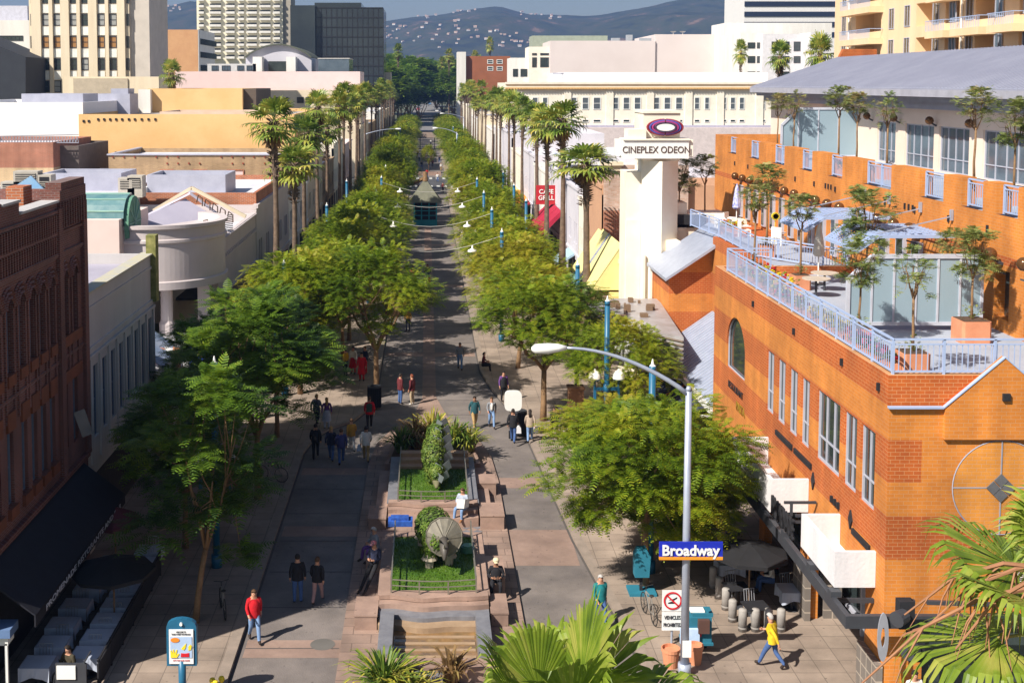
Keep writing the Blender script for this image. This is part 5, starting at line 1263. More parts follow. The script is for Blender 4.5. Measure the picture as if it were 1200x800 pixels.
for i,(x,y,l) in enumerate(LP):
    place(lp,(x,y,.1),0,l,1,'blue lamp posts with paired white globes')
# catenary wires with pendant lamps
m0_=MB(); m0_.lathe([(.001,.3),(.05,.28),(.06,.1),(.3,-.02),(.34,-.14),(.3,-.15),(.001,-.1)],(0,0,0),16); pend=m0_.mesh('pendant_lamp',gl_w,True)
for k,(y,xa,xb) in enumerate(((82.1,5.2,-5.0),(96.6,5.3,-4.72),(111.7,5.37,-4.76),(127.6,5.4,-4.93))):
    pts=[(xa+(xb-xa)*i/10,y,7.5-1.1*math.sin(math.pi*i/10)) for i in range(11)]
    solo('overhead_wire',MB().tube(pts,.018,4),mat('wire_grey',(.5,.48,.45)),'%s thin wire slung across the lane between blue lamp posts'%ORD[k],'wire',(0,y,6.5))
    for s,j in(('left',8),('right',2)):
        p=pts[j]; o=bpy.data.objects.new('pendant_lamp',pend); COL.objects.link(o); o.location=(p[0],p[1],p[2]-.32); o['label']='%s white pendant lamp on the %s overhead wire'%(s,ORD[k]); o['category']='lamp'; o['group']='pendant lamps on the overhead wires'
# ---- cobra-head street lamps
def cobra(loc,h,reach,rise,lab,side=-1,sign=None):
    t=thing('street_light',lab,'street light',loc); x,y,z=loc
    m=MB(); m.tube([(x,y,z),(x,y,z+.35)],.2,12); m.tube([(x,y,z+.35),(x,y,z+h)],[.13,.095],12); m.tube([(x,y,z+h),(x,y,z+h+.12)],[.11,.05],12); part('pole',m,steel,t,True)
    pts=[(x+side*reach*s,y,z+h-.15+(rise+.15)*math.sin(s*math.pi/2)**.85) for s in [i/12 for i in range(13)]]
    m=MB(); m.tube(pts,[.075-.035*i/12 for i in range(13)],8); part('arm',m,steel,t,True)
    e=V(pts[-1]); m=MB(); L_=.95
    m.tube([e+V((-side*.1,0,0)),e+V((side*.15,0,.0)),e+V((side*.45,0,-.02)),e+V((side*.85,0,-.03)),e+V((side*L_,0,-.03))],[.06,.12,.16,.14,.05],10); part('lamp_head',m,white_p,t,True)
    return t
sl=cobra((7.82,35.1,.13),8.75,3.75,1.28,'tall grey street light with a long curved arm reaching left over the near trees')
m=MB(); m.box(6.97,8.87,34.9,34.96,3.87,4.32); m.box(6.97,8.87,34.88,34.97,3.78,3.87,1)
ss=solo('street_name_sign',m,[mat('sign_blue',(.015,.03,.42),(.012,.025,.38),3,rough=.35),mat('sign_orange',(.8,.3,.02))],'blue street name sign reading Broadway with an orange lower edge','street sign',(7.9,34.9,3.8)); ORG[ss]=V((7.9,34.9,3.8))
text('sign_letters','Broadway',(7.9,34.87,4.06),.45,'y',white_p,ss,.008,.012,.95)
m=MB(); m.box(7.72,7.98,34.92,34.97,.75,1.25); solo('white_notice',m,white_p,'small white notice strapped low on the near street light pole','notice',(7.85,34.95,.75))
cobra((-11.1,213,.05),9.0,5.6,.9,'grey street light with its arm over the far crossing on the left',1)
cobra((5.4,214,.05),9.2,3.4,.8,'grey street light carrying the small blue sign at the far crossing',-1)
cobra((-5.5,431,.05),8,3,1,'tiny far street light on the left at the end of the second stretch',1); cobra((11.3,428,.05),9,6,1,'tiny far street light on the right at the end of the second stretch',-1); cobra((9.3,300,.05),9.5,5,1,'tall street light over the second stretch on the right',-1)
m=MB(); m.box(4.2,6.6,213.6,213.7,5.0,5.45); m.box(4.2,6.6,213.58,213.7,4.88,5.0,1)
s2_=solo('street_name_sign',m,[MATS['sign_blue'],MATS['sign_orange']],'small far blue street name sign reading Santa Monica','street sign',(5.4,213.6,5)); ORG[s2_]=V((5.4,213.6,5))
text('sign_letters','Santa Monica',(5.4,213.55,5.22),.38,'y',white_p,s2_,.01,.01,.95)
m=MB(); m.tube([(-10.5,207,0),(-10.5,207,6)],.1,8); m.tube([(-10.5,207,4.2),(-5.8,207,5.8)],[.09,.05],6); m.box(-6.1,-5.7,206.8,207.1,5.0,6.0); solo('signal_mast',m,steel,'slanting signal mast arm at the far left of the crossing','signal mast',(-10.5,207,0))
# near traffic signals at the right
t=thing('traffic_signal','dark traffic signal heads hanging in front of the corner building by the palm','traffic signal',(13,31,3))
m=MB(); m.beam((13.3,30.9,4.25),(17,30.6,4.25),.1,.1); part('arm',m,charcoal,t)
for x,z in((12.75,3.95),(13.05,3.05)):
    m=MB(); m.box(x-.2,x+.2,30.8,31.1,z-.4,z+.35); part('housing',m,dark,t)
    for k in (0,): m=MB(); m.lathe([(.2,-.02),(.22,.0),(.22,.3),(.2,.3)],(x,30.7,z-.15),14); m2=MB(); 
    m=MB(); m.tube([(x-.1,30.75,z),(x-.38,30.55,z-.02)],[.19,.21],14); part('visor',m,charcoal,t)
m=MB(); m.box(12.92,13.0,30.9,31,2.6,4.3); part('bracket',m,charcoal,t)
m=MB(); m.box(13.75,14.6,30.9,31.2,.4,1.2); m.box(13.8,13.95,30.95,31.15,.13,.4); m.box(14.4,14.55,30.95,31.15,.13,.4); solo('grey_cabinet',m,charcoal,'grey cabinet behind the man in the white T-shirt','cabinet',(14.2,31,.1))
# ---- far kiosk
t=thing('wooden_kiosk','teal lattice kiosk with a peaked green-grey roof in the middle of the lane','kiosk',(-.2,152,0))
m=MB(); x0,x1,y0,y1=-1.6,1.25,150.5,153.5
for x in (x0,-.65,.3,x1): m.box(x-.07,x+.07,y0-.07,y0+.07,0,3.0); m.box(x-.07,x+.07,y1-.07,y1+.07,0,3.0)
for z in (.0,.7,1.3,1.9,2.5): m.box(x0,x1,y0-.05,y0+.05,z,z+.1); m.box(x0-.05,x0+.05,y0,y1,z,z+.1); m.box(x1-.05,x1+.05,y0,y1,z,z+.1)
m.box(x0,x1,y0-.03,y0+.03,0,.7)
part('lattice',m,mat('kiosk_teal',(.02,.25,.32)),t); m=MB(); m.box(x0+.1,x1-.1,y0+.3,y1-.1,0,3); part('counter_box',m,dark,t)
m=MB(); cx=-.17; 
m.add([(cx-2.1,150.1,3.0),(cx+2.1,150.1,3.0),(cx+2.1,154.3,3.0),(cx-2.1,154.3,3.0),(cx-.25,151.9,5.6),(cx+.25,151.9,5.6),(cx+.25,152.4,5.6),(cx-.25,152.4,5.6)],[(0,3,2,1),(0,1,5,4),(1,2,6,5),(2,3,7,6),(3,0,4,7),(4,5,6,7)]); part('roof',m,mat('kiosk_roof',(.17,.17,.12),(.12,.12,.09),2),t)
m=MB(); m.tube([(cx,152.1,5.6),(cx,152.1,6.8)],[.35,.25],8); m.beam((cx-2,158,4.6),(cx-.2,152.3,5.9),.5,.3); part('roof_beam',m,bark,t)
# ---- map stand
t=thing('map_stand','teal arched map stand with a colourful poster in the lower left','map stand',(-7.07,33.4,.1))
m=MB(); m.tube([(-7.07,33.45,.1),(-7.07,33.45,1.4)],.11,10); part('post',m,teal,t,True)
m=MB(); m.prism([(-7.5,33.4,1.25),(-6.64,33.4,1.25),(-6.64,33.4,2.4)]+[(-7.07+.43*math.cos(a),33.4,2.42+.22*math.sin(a)) for a in [math.pi*i/8 for i in range(1,8)]]+[(-7.5,33.4,2.4)],(0,.18,0)); cab=part('case',m,teal,t)
m=MB(); m.box(-7.42,-6.72,33.36,33.395,1.33,2.34); ps=part('poster',m,mat('poster_white',(.82,.82,.84)),cab)
m=MB(); m.box(-7.38,-6.76,33.34,33.358,1.52,2.14); part('poster_print',m,mat('poster_blue',(.42,.55,.78)),cab)
def blob(cx,cz,pts,c,nm):
    m=MB(); m.prism([(cx+a,33.325,cz+b_) for a,b_ in pts],(0,.012,0)); part('poster_print',m,mat(nm,c),cab)
blob(-7.24,2.05,[(.13*math.cos(a),.07*math.sin(a)) for a in [math.pi*i/7 for i in range(14)]],(.8,.25,.02),'print_orange')
blob(-7.27,1.6,[(-.1,-.07),(.08,-.07),(.15,.04),(.11,.05),(.06,.0),(.09,.16),(.05,.16),(.02,.05),(-.01,.17),(-.04,.17),(-.04,.05),(-.08,.15),(-.11,.13)],(.85,.65,.03),'print_yellow')
blob(-6.97,1.85,[(-.1,-.06),(-.02,-.1),(.03,-.03),(.05,.1),(-.03,.02)],(.85,.65,.03),'print_yellow')
blob(-6.81,1.82,[(-.05,-.08),(.02,-.06),(.05,.06),(.0,.1),(-.05,.03)],(.85,.65,.03),'print_yellow')
blob(-6.95,1.6,[(-.13,-.05),(.11,-.05),(.11,.07),(.0,.05),(-.12,.06)],(.6,.01,.02),'print_red')
text('poster_letters','WELCOME TO\nTHIRD STREET PROMENADE',(-7.07,33.35,2.24),.07,'y',dark,cab,.003,0,.62)
text('poster_letters','CITY MAP AND GUIDE',(-7.07,33.35,1.43),.06,'y',MATS['print_red'],cab,.003,0,.8)
m=MB(); m.lathe([(.001,0),(.05,0)],(0,0,0),8); m=MB(); m.tube([(-7.07,33.34,2.5),(-7.07,33.4,2.5)],.045,10); part('badge',m,white_p,cab)
# ---- vehicles-prohibited sign
t=thing('prohibition_sign','white sign with a red slashed circle over black words reading vehicles prohibited','sign',(7.83,37,.1))
m=MB(); m.tube([(7.83,37.05,.1),(7.83,37.05,1.9)],.035,8); part('post',m,steel,t)
for a,c in((1.25,1.93),(.62,1.22)): m=MB(); m.box(7.5,8.16,36.98,37.01,a,c); part('panel',m,mat('sign_panel_white',(.8,.8,.8)),t)
m=MB()
for i in range(32):
    a,c=i*math.pi/16,(i+1)*math.pi/16
    m.prism([(7.83+r*math.cos(q),36.955,1.6+r*math.sin(q)) for r,q in ((.24,a),(.29,a),(.29,c),(.24,c))],(0,.012,0))
m.beam((7.64,36.962,1.78),(8.02,36.962,1.42),.014,.05); part('slashed_circle',m,mat('sign_red',(.6,.01,.02)),t)
m=MB(); m.prism([(7.7,36.972,1.62),(7.86,36.972,1.66),(7.97,36.972,1.72),(7.97,36.972,1.67),(7.86,36.972,1.6)],(0,.006,0)); m.prism([(7.68,36.972,1.5),(7.9,36.972,1.5),(7.9,36.972,1.54),(7.8,36.972,1.57),(7.7,36.972,1.54)],(0,.006,0)); part('vehicle_silhouette',m,dark,t)
text('sign_letters','VEHICLES',(7.83,36.97,1.04),.17,'y',dark,t,.004,.003,.72); text('sign_letters','PROHIBITED',(7.83,36.97,.8),.17,'y',dark,t,.004,.003,.6)
# ---- news boxes
t=thing('newspaper_stand','teal newspaper stand with pale blue fronts and papers behind the near street light','newspaper stand',(8.5,36.4,.1))
m=MB(); m.box(8.1,8.95,36.4,36.95,.5,1.3); m.box(8.05,9.0,36.35,37.0,.42,.5); m.prism([(8.35,36.45,1.3),(9.0,36.45,1.3),(9.0,36.95,1.3),(8.35,36.95,1.3)],(0,0,.12)); part('case',m,mat('news_teal',(.02,.16,.24)),t)
m=MB(); m.box(7.95,8.55,36.3,36.395,.5,.98); part('front_panel',m,mat('news_pale_blue',(.5,.65,.85),(.4,.55,.8),4),t); m=MB(); m.box(8.5,8.85,36.25,36.39,.85,1.28); part('display_window',m,mat('news_brown',(.1,.05,.04)),t)
m=MB(); m.box(8.55,8.62,36.36,36.39,.7,.84); part('red_tag',m,MATS['print_red'],t); m=MB(); m.box(8.3,8.75,36.5,36.8,1.42,1.47); part('paper_stack',m,white_p,t)
m=MB(); m.box(8.15,8.25,36.45,36.55,.1,.42); part('leg',m,dark,t); m=MB(); m.box(8.8,8.9,36.8,36.9,.1,.42); part('leg',m,dark,t)
# teal box on pedestal
t=thing('teal_utility_box','teal boxed utility pedestal on a square base under the near right tree','utility box',(7.6,41,.1))
m=MB(); m.box(7.1,8.05,40.6,41.4,.13,.22); part('base',m,mat('news_teal2',(.02,.18,.27)),t); m=MB(); m.box(7.5,7.6,40.9,41,.22,.8); part('stem',m,dark,t); m=MB(); m.prism([(7.3,40.75,.75),(7.8,40.75,.75),(7.85,40.75,1.5),(7.7,40.75,1.75),(7.4,40.75,1.75),(7.28,40.75,1.5)],(0,.4,0)); part('box',m,MATS['news_teal2'],t)
# ---- bicycles
def bike():
    t=thing('bicycle','x','bicycle',(0,0,0)); dk=mat('bike_black',(.03,.03,.03)); 
    for y in(-.5,.5):
        m=MB(); m.tube([(0,y+.33*math.cos(a),.34+.33*math.sin(a)) for a in [i*math.pi/12 for i in range(25)]],.018,6,cap=False)
        for i in range(8): a=i*math.pi/8; m.beam((0,y+.32*math.cos(a),.34+.32*math.sin(a)),(0,y-.32*math.cos(a),.34-.32*math.sin(a)),.006,.006)
        part('wheel',m,dk,t)
    m=MB(); P=[(0,-.5,.34),(0,-.05,.3),(0,-.2,.82),(0,.33,.8),(0,.5,.34)]
    for a,b_ in((0,1),(0,2),(1,2),(2,3),(1,3),(3,4)): m.tube([P[a],P[b_]],.018,6)
    part('frame',m,mat('bike_frame',(.3,.28,.26),metal=.4),t)
    m=MB(); m.tube([(-.25,.36,1.0),(0,.3,.98),(.25,.36,1.0)],.015,6); m.tube([(0,.33,.8),(0,.3,.98)],.015,6); part('handlebar',m,dk,t)
    m=MB(); m.ball((0,-.24,.88),.09,8,zs=.4); part('saddle',m,dk,t); return t
bk=bike(); reg(None)
for i,(x,y,rz,l) in enumerate([(7.45,38.9,.15,'bicycle parked below the teal utility box'),(-7.0,52.8,1.2,'dark bicycle parked on the shaded left pavement'),(-6.9,39.3,.3,'bicycle leaning near the slender tree on the left pavement'),(-3.9,76,-1.0,'bicycle leaning by the red costumed figures on the left')]): place(bk,(x,y,.13),rz,l)
# ---- litter bins
def bin_(x,y,lab,z=.13,h=1.15,r=.36):
    t=thing('litter_bin',lab,'litter bin',(x,y,z)); m=MB()
    for i in range(20): a=i*math.pi/10; m.box(x+r*math.cos(a)-.03,x+r*math.cos(a)+.03,y+r*math.sin(a)-.03,y+r*math.sin(a)+.03,z,z+h)
    m.tube([(x,y,z+.03),(x,y,z+h-.05)],r*.88,14); part('slats',m,dark,t); m=MB(); m.lathe([(r+.03,h-.04),(r+.03,h+.03),(r*.6,h+.03),(r*.6,h-.1)],(x,y,z),16); part('rim',m,charcoal,t); return t
bin_(-2.9,65.2,'black slatted litter bin at the kerb in front of the single-trunk tree'); bin_(4.75,60.2,'black slatted litter bin behind the white round board')
t=thing('round_board','rounded white board on a dark post at the right kerb','board',(4.35,59.3,.13))
m=MB(); m.tube([(4.35,59.3,.13),(4.35,59.3,1.6)],.1,8); m.box(4.15,4.55,59.2,59.4,.13,.5); part('post',m,dark,t)
m=MB(); m.prism([(4.35+.44*abs(math.cos(a))**.5*(1 if math.cos(a)>0 else -1),59.1,2.1+.52*abs(math.sin(a))**.5*(1 if math.sin(a)>0 else -1)) for a in [2*math.pi*(i+.5)/28 for i in range(28)]],(0,.12,0)); part('board',m,white_p,t)
# ---- planters / fountains in the island
stone=mat('pink_granite',(.36,.24,.19),(.27,.18,.145),1.2,bump=.1,worn=True); cop=mat('grey_granite',(.2,.2,.22),(.14,.14,.16),3,rough=.5); sand=mat('sandstone_step',(.36,.25,.16),(.27,.18,.11),2)
grassm=leafmat('lawn_green',[(.035,.08,.012),(.07,.15,.015),(.12,.2,.03)],1.2,trans=.2)
brass=mat('bronze_rail',(.3,.27,.22),metal=.5,rough=.4)
water=mat('pool_water',(.12,.08,.04),(.3,.17,.07),2,rough=.06,spec=1)
def lawn(parent,x0,x1,y0,y1,z,n,seed):
    R=random.Random(seed); m=MB(); m.box(x0,x1,y0,y1,z-.1,z)
    for _ in range(n):
        x=R.uniform(x0+.03,x1-.03);y=R.uniform(y0+.03,y1-.03);a=R.uniform(0,3.14);w_=.02;h=R.uniform(.03,.08); dx,dy=math.cos(a)*w_,math.sin(a)*w_; lx,ly=R.uniform(-.03,.03),R.uniform(-.03,.03)
        m.add([(x-dx,y-dy,z),(x+dx,y+dy,z),(x+lx,y+ly,z+h)],[(0,1,2)])
    return part('grass',m,grassm,parent,kind='stuff')
def fountain(lab,x0,x1,y0,y1,near):
    t=thing('fountain_planter',lab,'fountain',((x0+x1)/2,(y0+y1)/2,.1)); z=.78; wl=.34
    m=MB(); m.box(x0,x0+wl,y0,y1,.1,z-.06); m.box(x1-wl,x1,y0,y1,.1,z-.06); m.box(x0+wl,x1-wl,y1-wl,y1,.1,z-.06); m.box(x0+wl,x1-wl,y0,y0+wl,.1,z-.06); part('wall',m,stone,t)
    m=MB(); m.box(x0-.04,x0+wl+.04,y0,y1+.04,z-.06,z); m.box(x1-wl-.04,x1+.04,y0,y1+.04,z-.06,z); m.box(x0+wl+.04,x1-wl-.04,y1-wl-.04,y1+.04,z-.06,z); part('side_coping',m,cop if not near else stone,t)
    lawn(t,x0+wl,x1-wl,y0+wl*.6,y1-wl,z-.04,3500,int(y0))
    # wavy tiers in front
    def tier(ya,d,za,zb,mt,nm):
        n=20; top=[];fr=[]
        for i in range(n+1):
            u=i/n; x=x0+.02+(x1-x0-.04)*u; yy=ya-d+ .22*math.sin(u*math.pi)*0 -.2*math.sin(u*math.pi)**2+.06*math.sin(u*4*math.pi); fr.append((x,yy))
        m=MB(); m.prism([(x,yy,za) for x,yy in fr]+[(x1-.02,ya+.3,za),(x0+.02,ya+.3,za)],(0,0,zb-za)); return part(nm,m,mt,t)
    tier(y0,.12,z-.12,z+.02,stone,'front_coping'); tier(y0-.1,.35,.1,z-.14,stone,'step'); tier(y0-.42,.5,.1,z-.3,cop if near else stone,'step')
    if near:
        tier(y0-.85,.5,.1,.34,sand,'step')
        m=MB(); m.box(x0+.1,x0+.55,y0-4.0,y0-1.0,.1,.66); part('side_wall',m,cop,t); m=MB(); m.box(x1-.5,x1-.05,y0-4.0,y0-1.0,.1,.66); part('side_wall',m,cop,t)
        m=MB(); m.box(x0+.55,x1-.5,y0-3.9,y0-1.0,.1,.16); part('pool_water',m,water,t)
        m=MB(); m.box(x0+.1,x1-.05,y0-4.6,y0-4.0,.1,.55); part('wall',m,stone,t)
        for k in range(4): m=MB(); m.box(x0+.6,x1-.55,y0-1.9-k*.45,y0-1.75-k*.45,.161,.185); part('pool_step',m,sand,t)
        m=MB(); m.box(x0+1.2,x0+2.1,y0-5.1,y0-4.7,.1,.5); part('pedestal',m,cop,t)
        blocks=[(x0-.75,x0-.02,y0-1.2,y0+.25,.55),(x0-.6,x0-.04,y0+3.4,y0+4.4,.6),(x1+.04,x1+.65,y0+1.5,y0+3.4,.7),(x1+.04,x1+.6,y0-.9,y0+.6,.5)]
    else:
        blocks=[(x1+.05,x1+1.0,y0-1.2,y0+.3,.62),(x1+.05,x1+.55,y0+.4,y0+5.6,.35),(x1+.05,x1+.9,y0+2.8,y0+4.0,.6),(x0-.75,x0-.05,y0-1.2,y0+.2,.5),(x0-.5,x0-.05,y0+.5,y0+5.0,.4)]
    for a,b_,c,d,h in blocks: m=MB(); m.box(a,b_,c,d,.1,h); m.box(a-.02,b_+.02,c-.02,d+.02,h,h+.05); part('block',m,stone,t)
    m=MB(); ps=[(x0+.42,y0+.1),(x0+.42,y1-.4),(x1-.42,y0+.1),(x1-.42,y1-.4)]
    for x,y in ps: m.box(x-.025,x+.025,y-.025,y+.025,z-.05,z+.62)
    for u in (.33,.67): x=x0+.42+(x1-x0-.84)*u; m.box(x-.025,x+.025,y0-.05,y0,z-.05,z+.45)
    for h in (.28,.48,):
        pts=[(x0+.42+(x1-x0-.84)*i/12,y0+.1-.16*math.sin(math.pi*i/12),z+h) for i in range(13)]; m.tube(pts,.02,5)
    for x in(x0+.42,x1-.42):
        for h in(.3,.58): m.beam((x,y0+.1,z+h),(x,y1-.4,z+h),.03,.04)
    part('railing',m,brass,t)
    return t
fountain('nearer raised lawn fountain with wavy stone steps, holding the frilled topiary',-1.62,2.1,39.3,44.9,True)
fountain('farther raised lawn fountain holding the plated topiary, ringed by stone blocks',-1.6,2.12,48.2,54.2,False)
t=thing('plant_bed','low stone plant bed behind the farther lawn full of sword leaves','plant bed',(.2,56.5,.1))
m=MB(); m.prism([(-1.95,54.4,.1),(2.5,54.4,.1),(2.3,57.2,.1),(1.2,59.4,.1),(-.6,59.4,.1),(-1.7,57.2,.1)],(0,0,.3)); part('kerb',m,stone,t); m=MB(); m.prism([(-1.75,54.5,.4),(2.3,54.5,.4),(2.1,57.1,.4),(1.1,59.1,.4),(-.5,59.1,.4),(-1.5,57.1,.4)],(0,0,.04)); part('soil',m,mat('soil',(.08,.05,.03)),t)
m=MB()
for sx0,sx1 in((-1.2,-.2),(.95,1.9)):
    for k in range(3): m.box(sx0,sx1,52.6+k*.45,53.05+k*.45,.74,.86+k*.16)
solo('cascade_steps',m,sand,'tan cascade steps at the back of the farther lawn','steps',(.3,53,.74))
m=MB()
for i in range(6):
    for j in range(3): x=1.15+j*.45; y=45.2+i*.45; m.prism([(x,y,.104),(x+.2,y+.2,.104),(x,y+.4,.104),(x-.2,y+.2,.104)],(0,0,.004))
struct('inlaid_tiles',m,cop)
struct('manhole_cover',MB().lathe([(.001,.012),(.4,.012),(.4,.0)],(-3.35,37.3,0),24),mat('iron_cover',(.14,.13,.12)))
# sword-leaf clumps
phA=leafmat('sword_leaf_yellow',[(.06,.1,.02),(.2,.24,.03),(.42,.36,.06),(.5,.42,.1)],1.5,trans=.25); phB=leafmat('sword_leaf_bronze',[(.12,.08,.04),(.28,.17,.07),(.34,.3,.08)],1.5,trans=.25); phC=leafmat('sword_leaf_green',[(.03,.08,.015),(.08,.15,.02),(.2,.26,.04),(.45,.4,.04)],1.5,trans=.25)
def clump(loc,n,L,sp,lm,lab,seed,w_=.045):
    R=random.Random(seed); m=MB(); x,y,z=loc
    for i in range(n):
        a=R.uniform(0,6.28); q=R.random()**.6; lean=q*sp; l=L*R.uniform(.6,1.1); d=V((math.cos(a),math.sin(a),0)); s=V((-math.sin(a),math.cos(a),0))*w_; b0=V((x,y,z))+d*.2*q
        p1=b0+d*lean*.35*l+V((0,0,l*.5)); p2=b0+d*lean*.9*l+V((0,0,l*(.85-.25*q))); p3=b0+d*lean*1.25*l+V((0,0,l*(1.0-.55*q)))
        m.add([b0-s*.7,b0+s*.7,p1-s,p1+s,p2-s*.7,p2+s*.7,p3],[(0,1,3,2),(2,3,5,4),(4,5,6)])
    return solo('sword_leaf_plant',m,lm,lab,'plant',loc,'clumps of sword-leaved plants')
clump((-1.2,56,.4),130,1.5,.75,phC,'left yellow-green sword-leaf clump behind the farther lawn',1); clump((-.5,56.6,.4),130,1.8,.7,phB,'bronze sword-leaf clump left of the plated topiary',2); clump((.3,57.4,.4),140,1.9,.7,phA,'tall yellow sword-leaf clump directly behind the plated topiary',3); clump((1.3,56.6,.4),140,1.7,.7,phC,'green and yellow sword-leaf clump right of the plated topiary',4); clump((2.0,56.2,.4),110,1.4,.75,phA,'rightmost sword-leaf clump behind the farther lawn',5)
clump((-1.25,34.0,.1),190,1.35,.95,phC,'big green and yellow sword-leaf clump at the bottom edge before the pool',6,.04); clump((.75,34.6,.1),70,1.25,.6,phB,'reddish sword-leaf clump beside the pool at the bottom edge',7); clump((-.5,33.6,.1),90,1.0,.9,phA,'low yellow sword-leaf clump right of the big bottom clump',8,.04)
# ---- topiary dinosaurs
ivy=leafmat('ivy_leaf',[(.03,.06,.01),(.07,.13,.02),(.13,.2,.03),(.2,.24,.05)],2.5,trans=.2); metalp=mat('weathered_bronze',(.2,.18,.14),(.13,.12,.1),4,rough=.5,metal=.3)
def ivy_on(m,c,rx,ry,rz_,n,R,zmin=-9):
    for _ in range(n):
        v=rv(R).normalized(); p=V((c[0]+v.x*rx,c[1]+v.y*ry,c[2]+v.z*rz_))
        if p.z<zmin: continue
        nn=V((v.x/rx,v.y/ry,v.z/rz_)).normalized(); a=nn.cross(rv(R)).normalized()*.05; b_=nn.cross(a).normalized()*.05; o=nn*R.uniform(.0,.08)
        m.add([p-a+o,p-b_+o*.4,p+a+o*1.2,p+b_+o],[(0,1,2,3)])
def dino_frill():
    R=random.Random(4); x,y=.52,41.9; t=thing('frilled_dinosaur_topiary','ivy-covered three-horned dinosaur with a big round metal frill on the nearer lawn','topiary',(x,y,.74))
    m=MB(); cs=[((x-.25,y+.9,1.75),.62,1.25,.6),((x-.1,y,1.75),.5,.7,.52),((x-.4,y+1.9,1.6),.45,.8,.42),((x-.5,y+2.6,1.25),.22,.7,.2)]
    for c,a,b_,c2 in cs: m.add(*(lambda q:(q.v,q.f))(MB().lathe([(max(.001,a*.93*math.cos(u)),c2*.93*math.sin(u)) for u in [-1.57+3.14*i/8 for i in range(9)]],(0,0,0),12))) if 0 else None; ivy_on(m,c,a,b_,c2,1500,R)
    core=MB()
    for c,a,b_,c2 in cs:
        for i in range(9):
            pass
        core.lathe([(max(.001,math.cos(u)),math.sin(u)) for u in [-1.5708+3.1416*i/8 for i in range(9)]],(0,0,0),14)
        k=len(core.v)-9*14
        for j in range(k,len(core.v)): vx,vy,vz=core.v[j]; core.v[j]=(c[0]+vx*a*.9,c[1]+vy*b_*.9,c[2]+vz*c2*.9)
    part('body',core,mat('moss_core',(.05,.07,.02)),t,True); part('ivy',m,ivy,t)
    for fx,fy in ((x-.42,y-.15),(x+.28,y+.1),(x-.7,y+1.9),(x+.15,y+1.9)):
        m=MB(); m.tube([(fx,fy,1.7),(fx,fy,1.25),(fx,fy,1.1)],[.26,.2,.16],8); ivy_on(m,(fx,fy,1.4),.24,.24,.4,160,R); lg=part('leg',m,ivy,t)
        m=MB(); m.lathe([(.3,.4),(.17,.62),(.001,.66)][::-1],(fx,fy,.62-.0),10); 
        for a in range(3): u=-2.2+a*.65; m.tube([(fx+.12*math.cos(u),fy+.12*math.sin(u),1.05),(fx+.14*math.cos(u),fy+.14*math.sin(u),.72)],[.09,.06],6)
        part('foot',m,mat('stone_foot',(.42,.36,.28)),lg)
    m=MB(); c=V((x+.1,y-.75,1.98)); n=24; ring=[];inner=[]
    for i in range(n): a=2*math.pi*i/n; r=.63+.02*(i%2); ring.append(c+V((math.cos(a)*r,.14*math.sin(a)*1.2+.22,math.sin(a)*r)))
    m.add([c]+ring,[(0,i+1,(i+1)%n+1) for i in range(n)]); m.add([c+V((0,.05,0))]+[p+V((0,.05,0)) for p in ring],[(0,(i+1)%n+1,i+1) for i in range(n)]); m.tube(ring+[ring[0]],.025,5,cap=False)
    for i in range(0,n,4): m.beam(c,ring[i],.03,.03)
    part('frill',m,metalp,t)
    m=MB(); hd=[(c.x,c.y+.1,c.z-.1),(c.x,c.y-.3,c.z-.25),(c.x,c.y-.62,c.z-.52)]; m.tube(hd,[.22,.2,.06],8,sx=.8); h=part('head',m,mat('dark_metal_head',(.09,.08,.07),rough=.5),t,True)
    for q in ([(c.x-.14,c.y-.1,c.z-.05),(c.x-.2,c.y-.5,c.z+.18)],[(c.x+.14,c.y-.1,c.z-.05),(c.x+.2,c.y-.5,c.z+.18)],[(c.x,c.y-.4,c.z-.22),(c.x,c.y-.55,c.z+.02)]): m=MB(); m.tube(q,[.05,.008],6); part('horn',m,metalp,h)
    m=MB(); m.tube([(x+1.0,y+1.2,.75),(x+1.0,y+1.2,.95)],.25,14); m.tube([(x+1.0,y+1.2,.95),(x+1.0,y+1.2,1.0)],.2,14); solo('green_drum_light',m,mat('drum_green',(.1,.25,.16),rough=.4),'round green drum light on the nearer lawn','lawn light',(x+1,y+1.2,.75))
dino_frill()
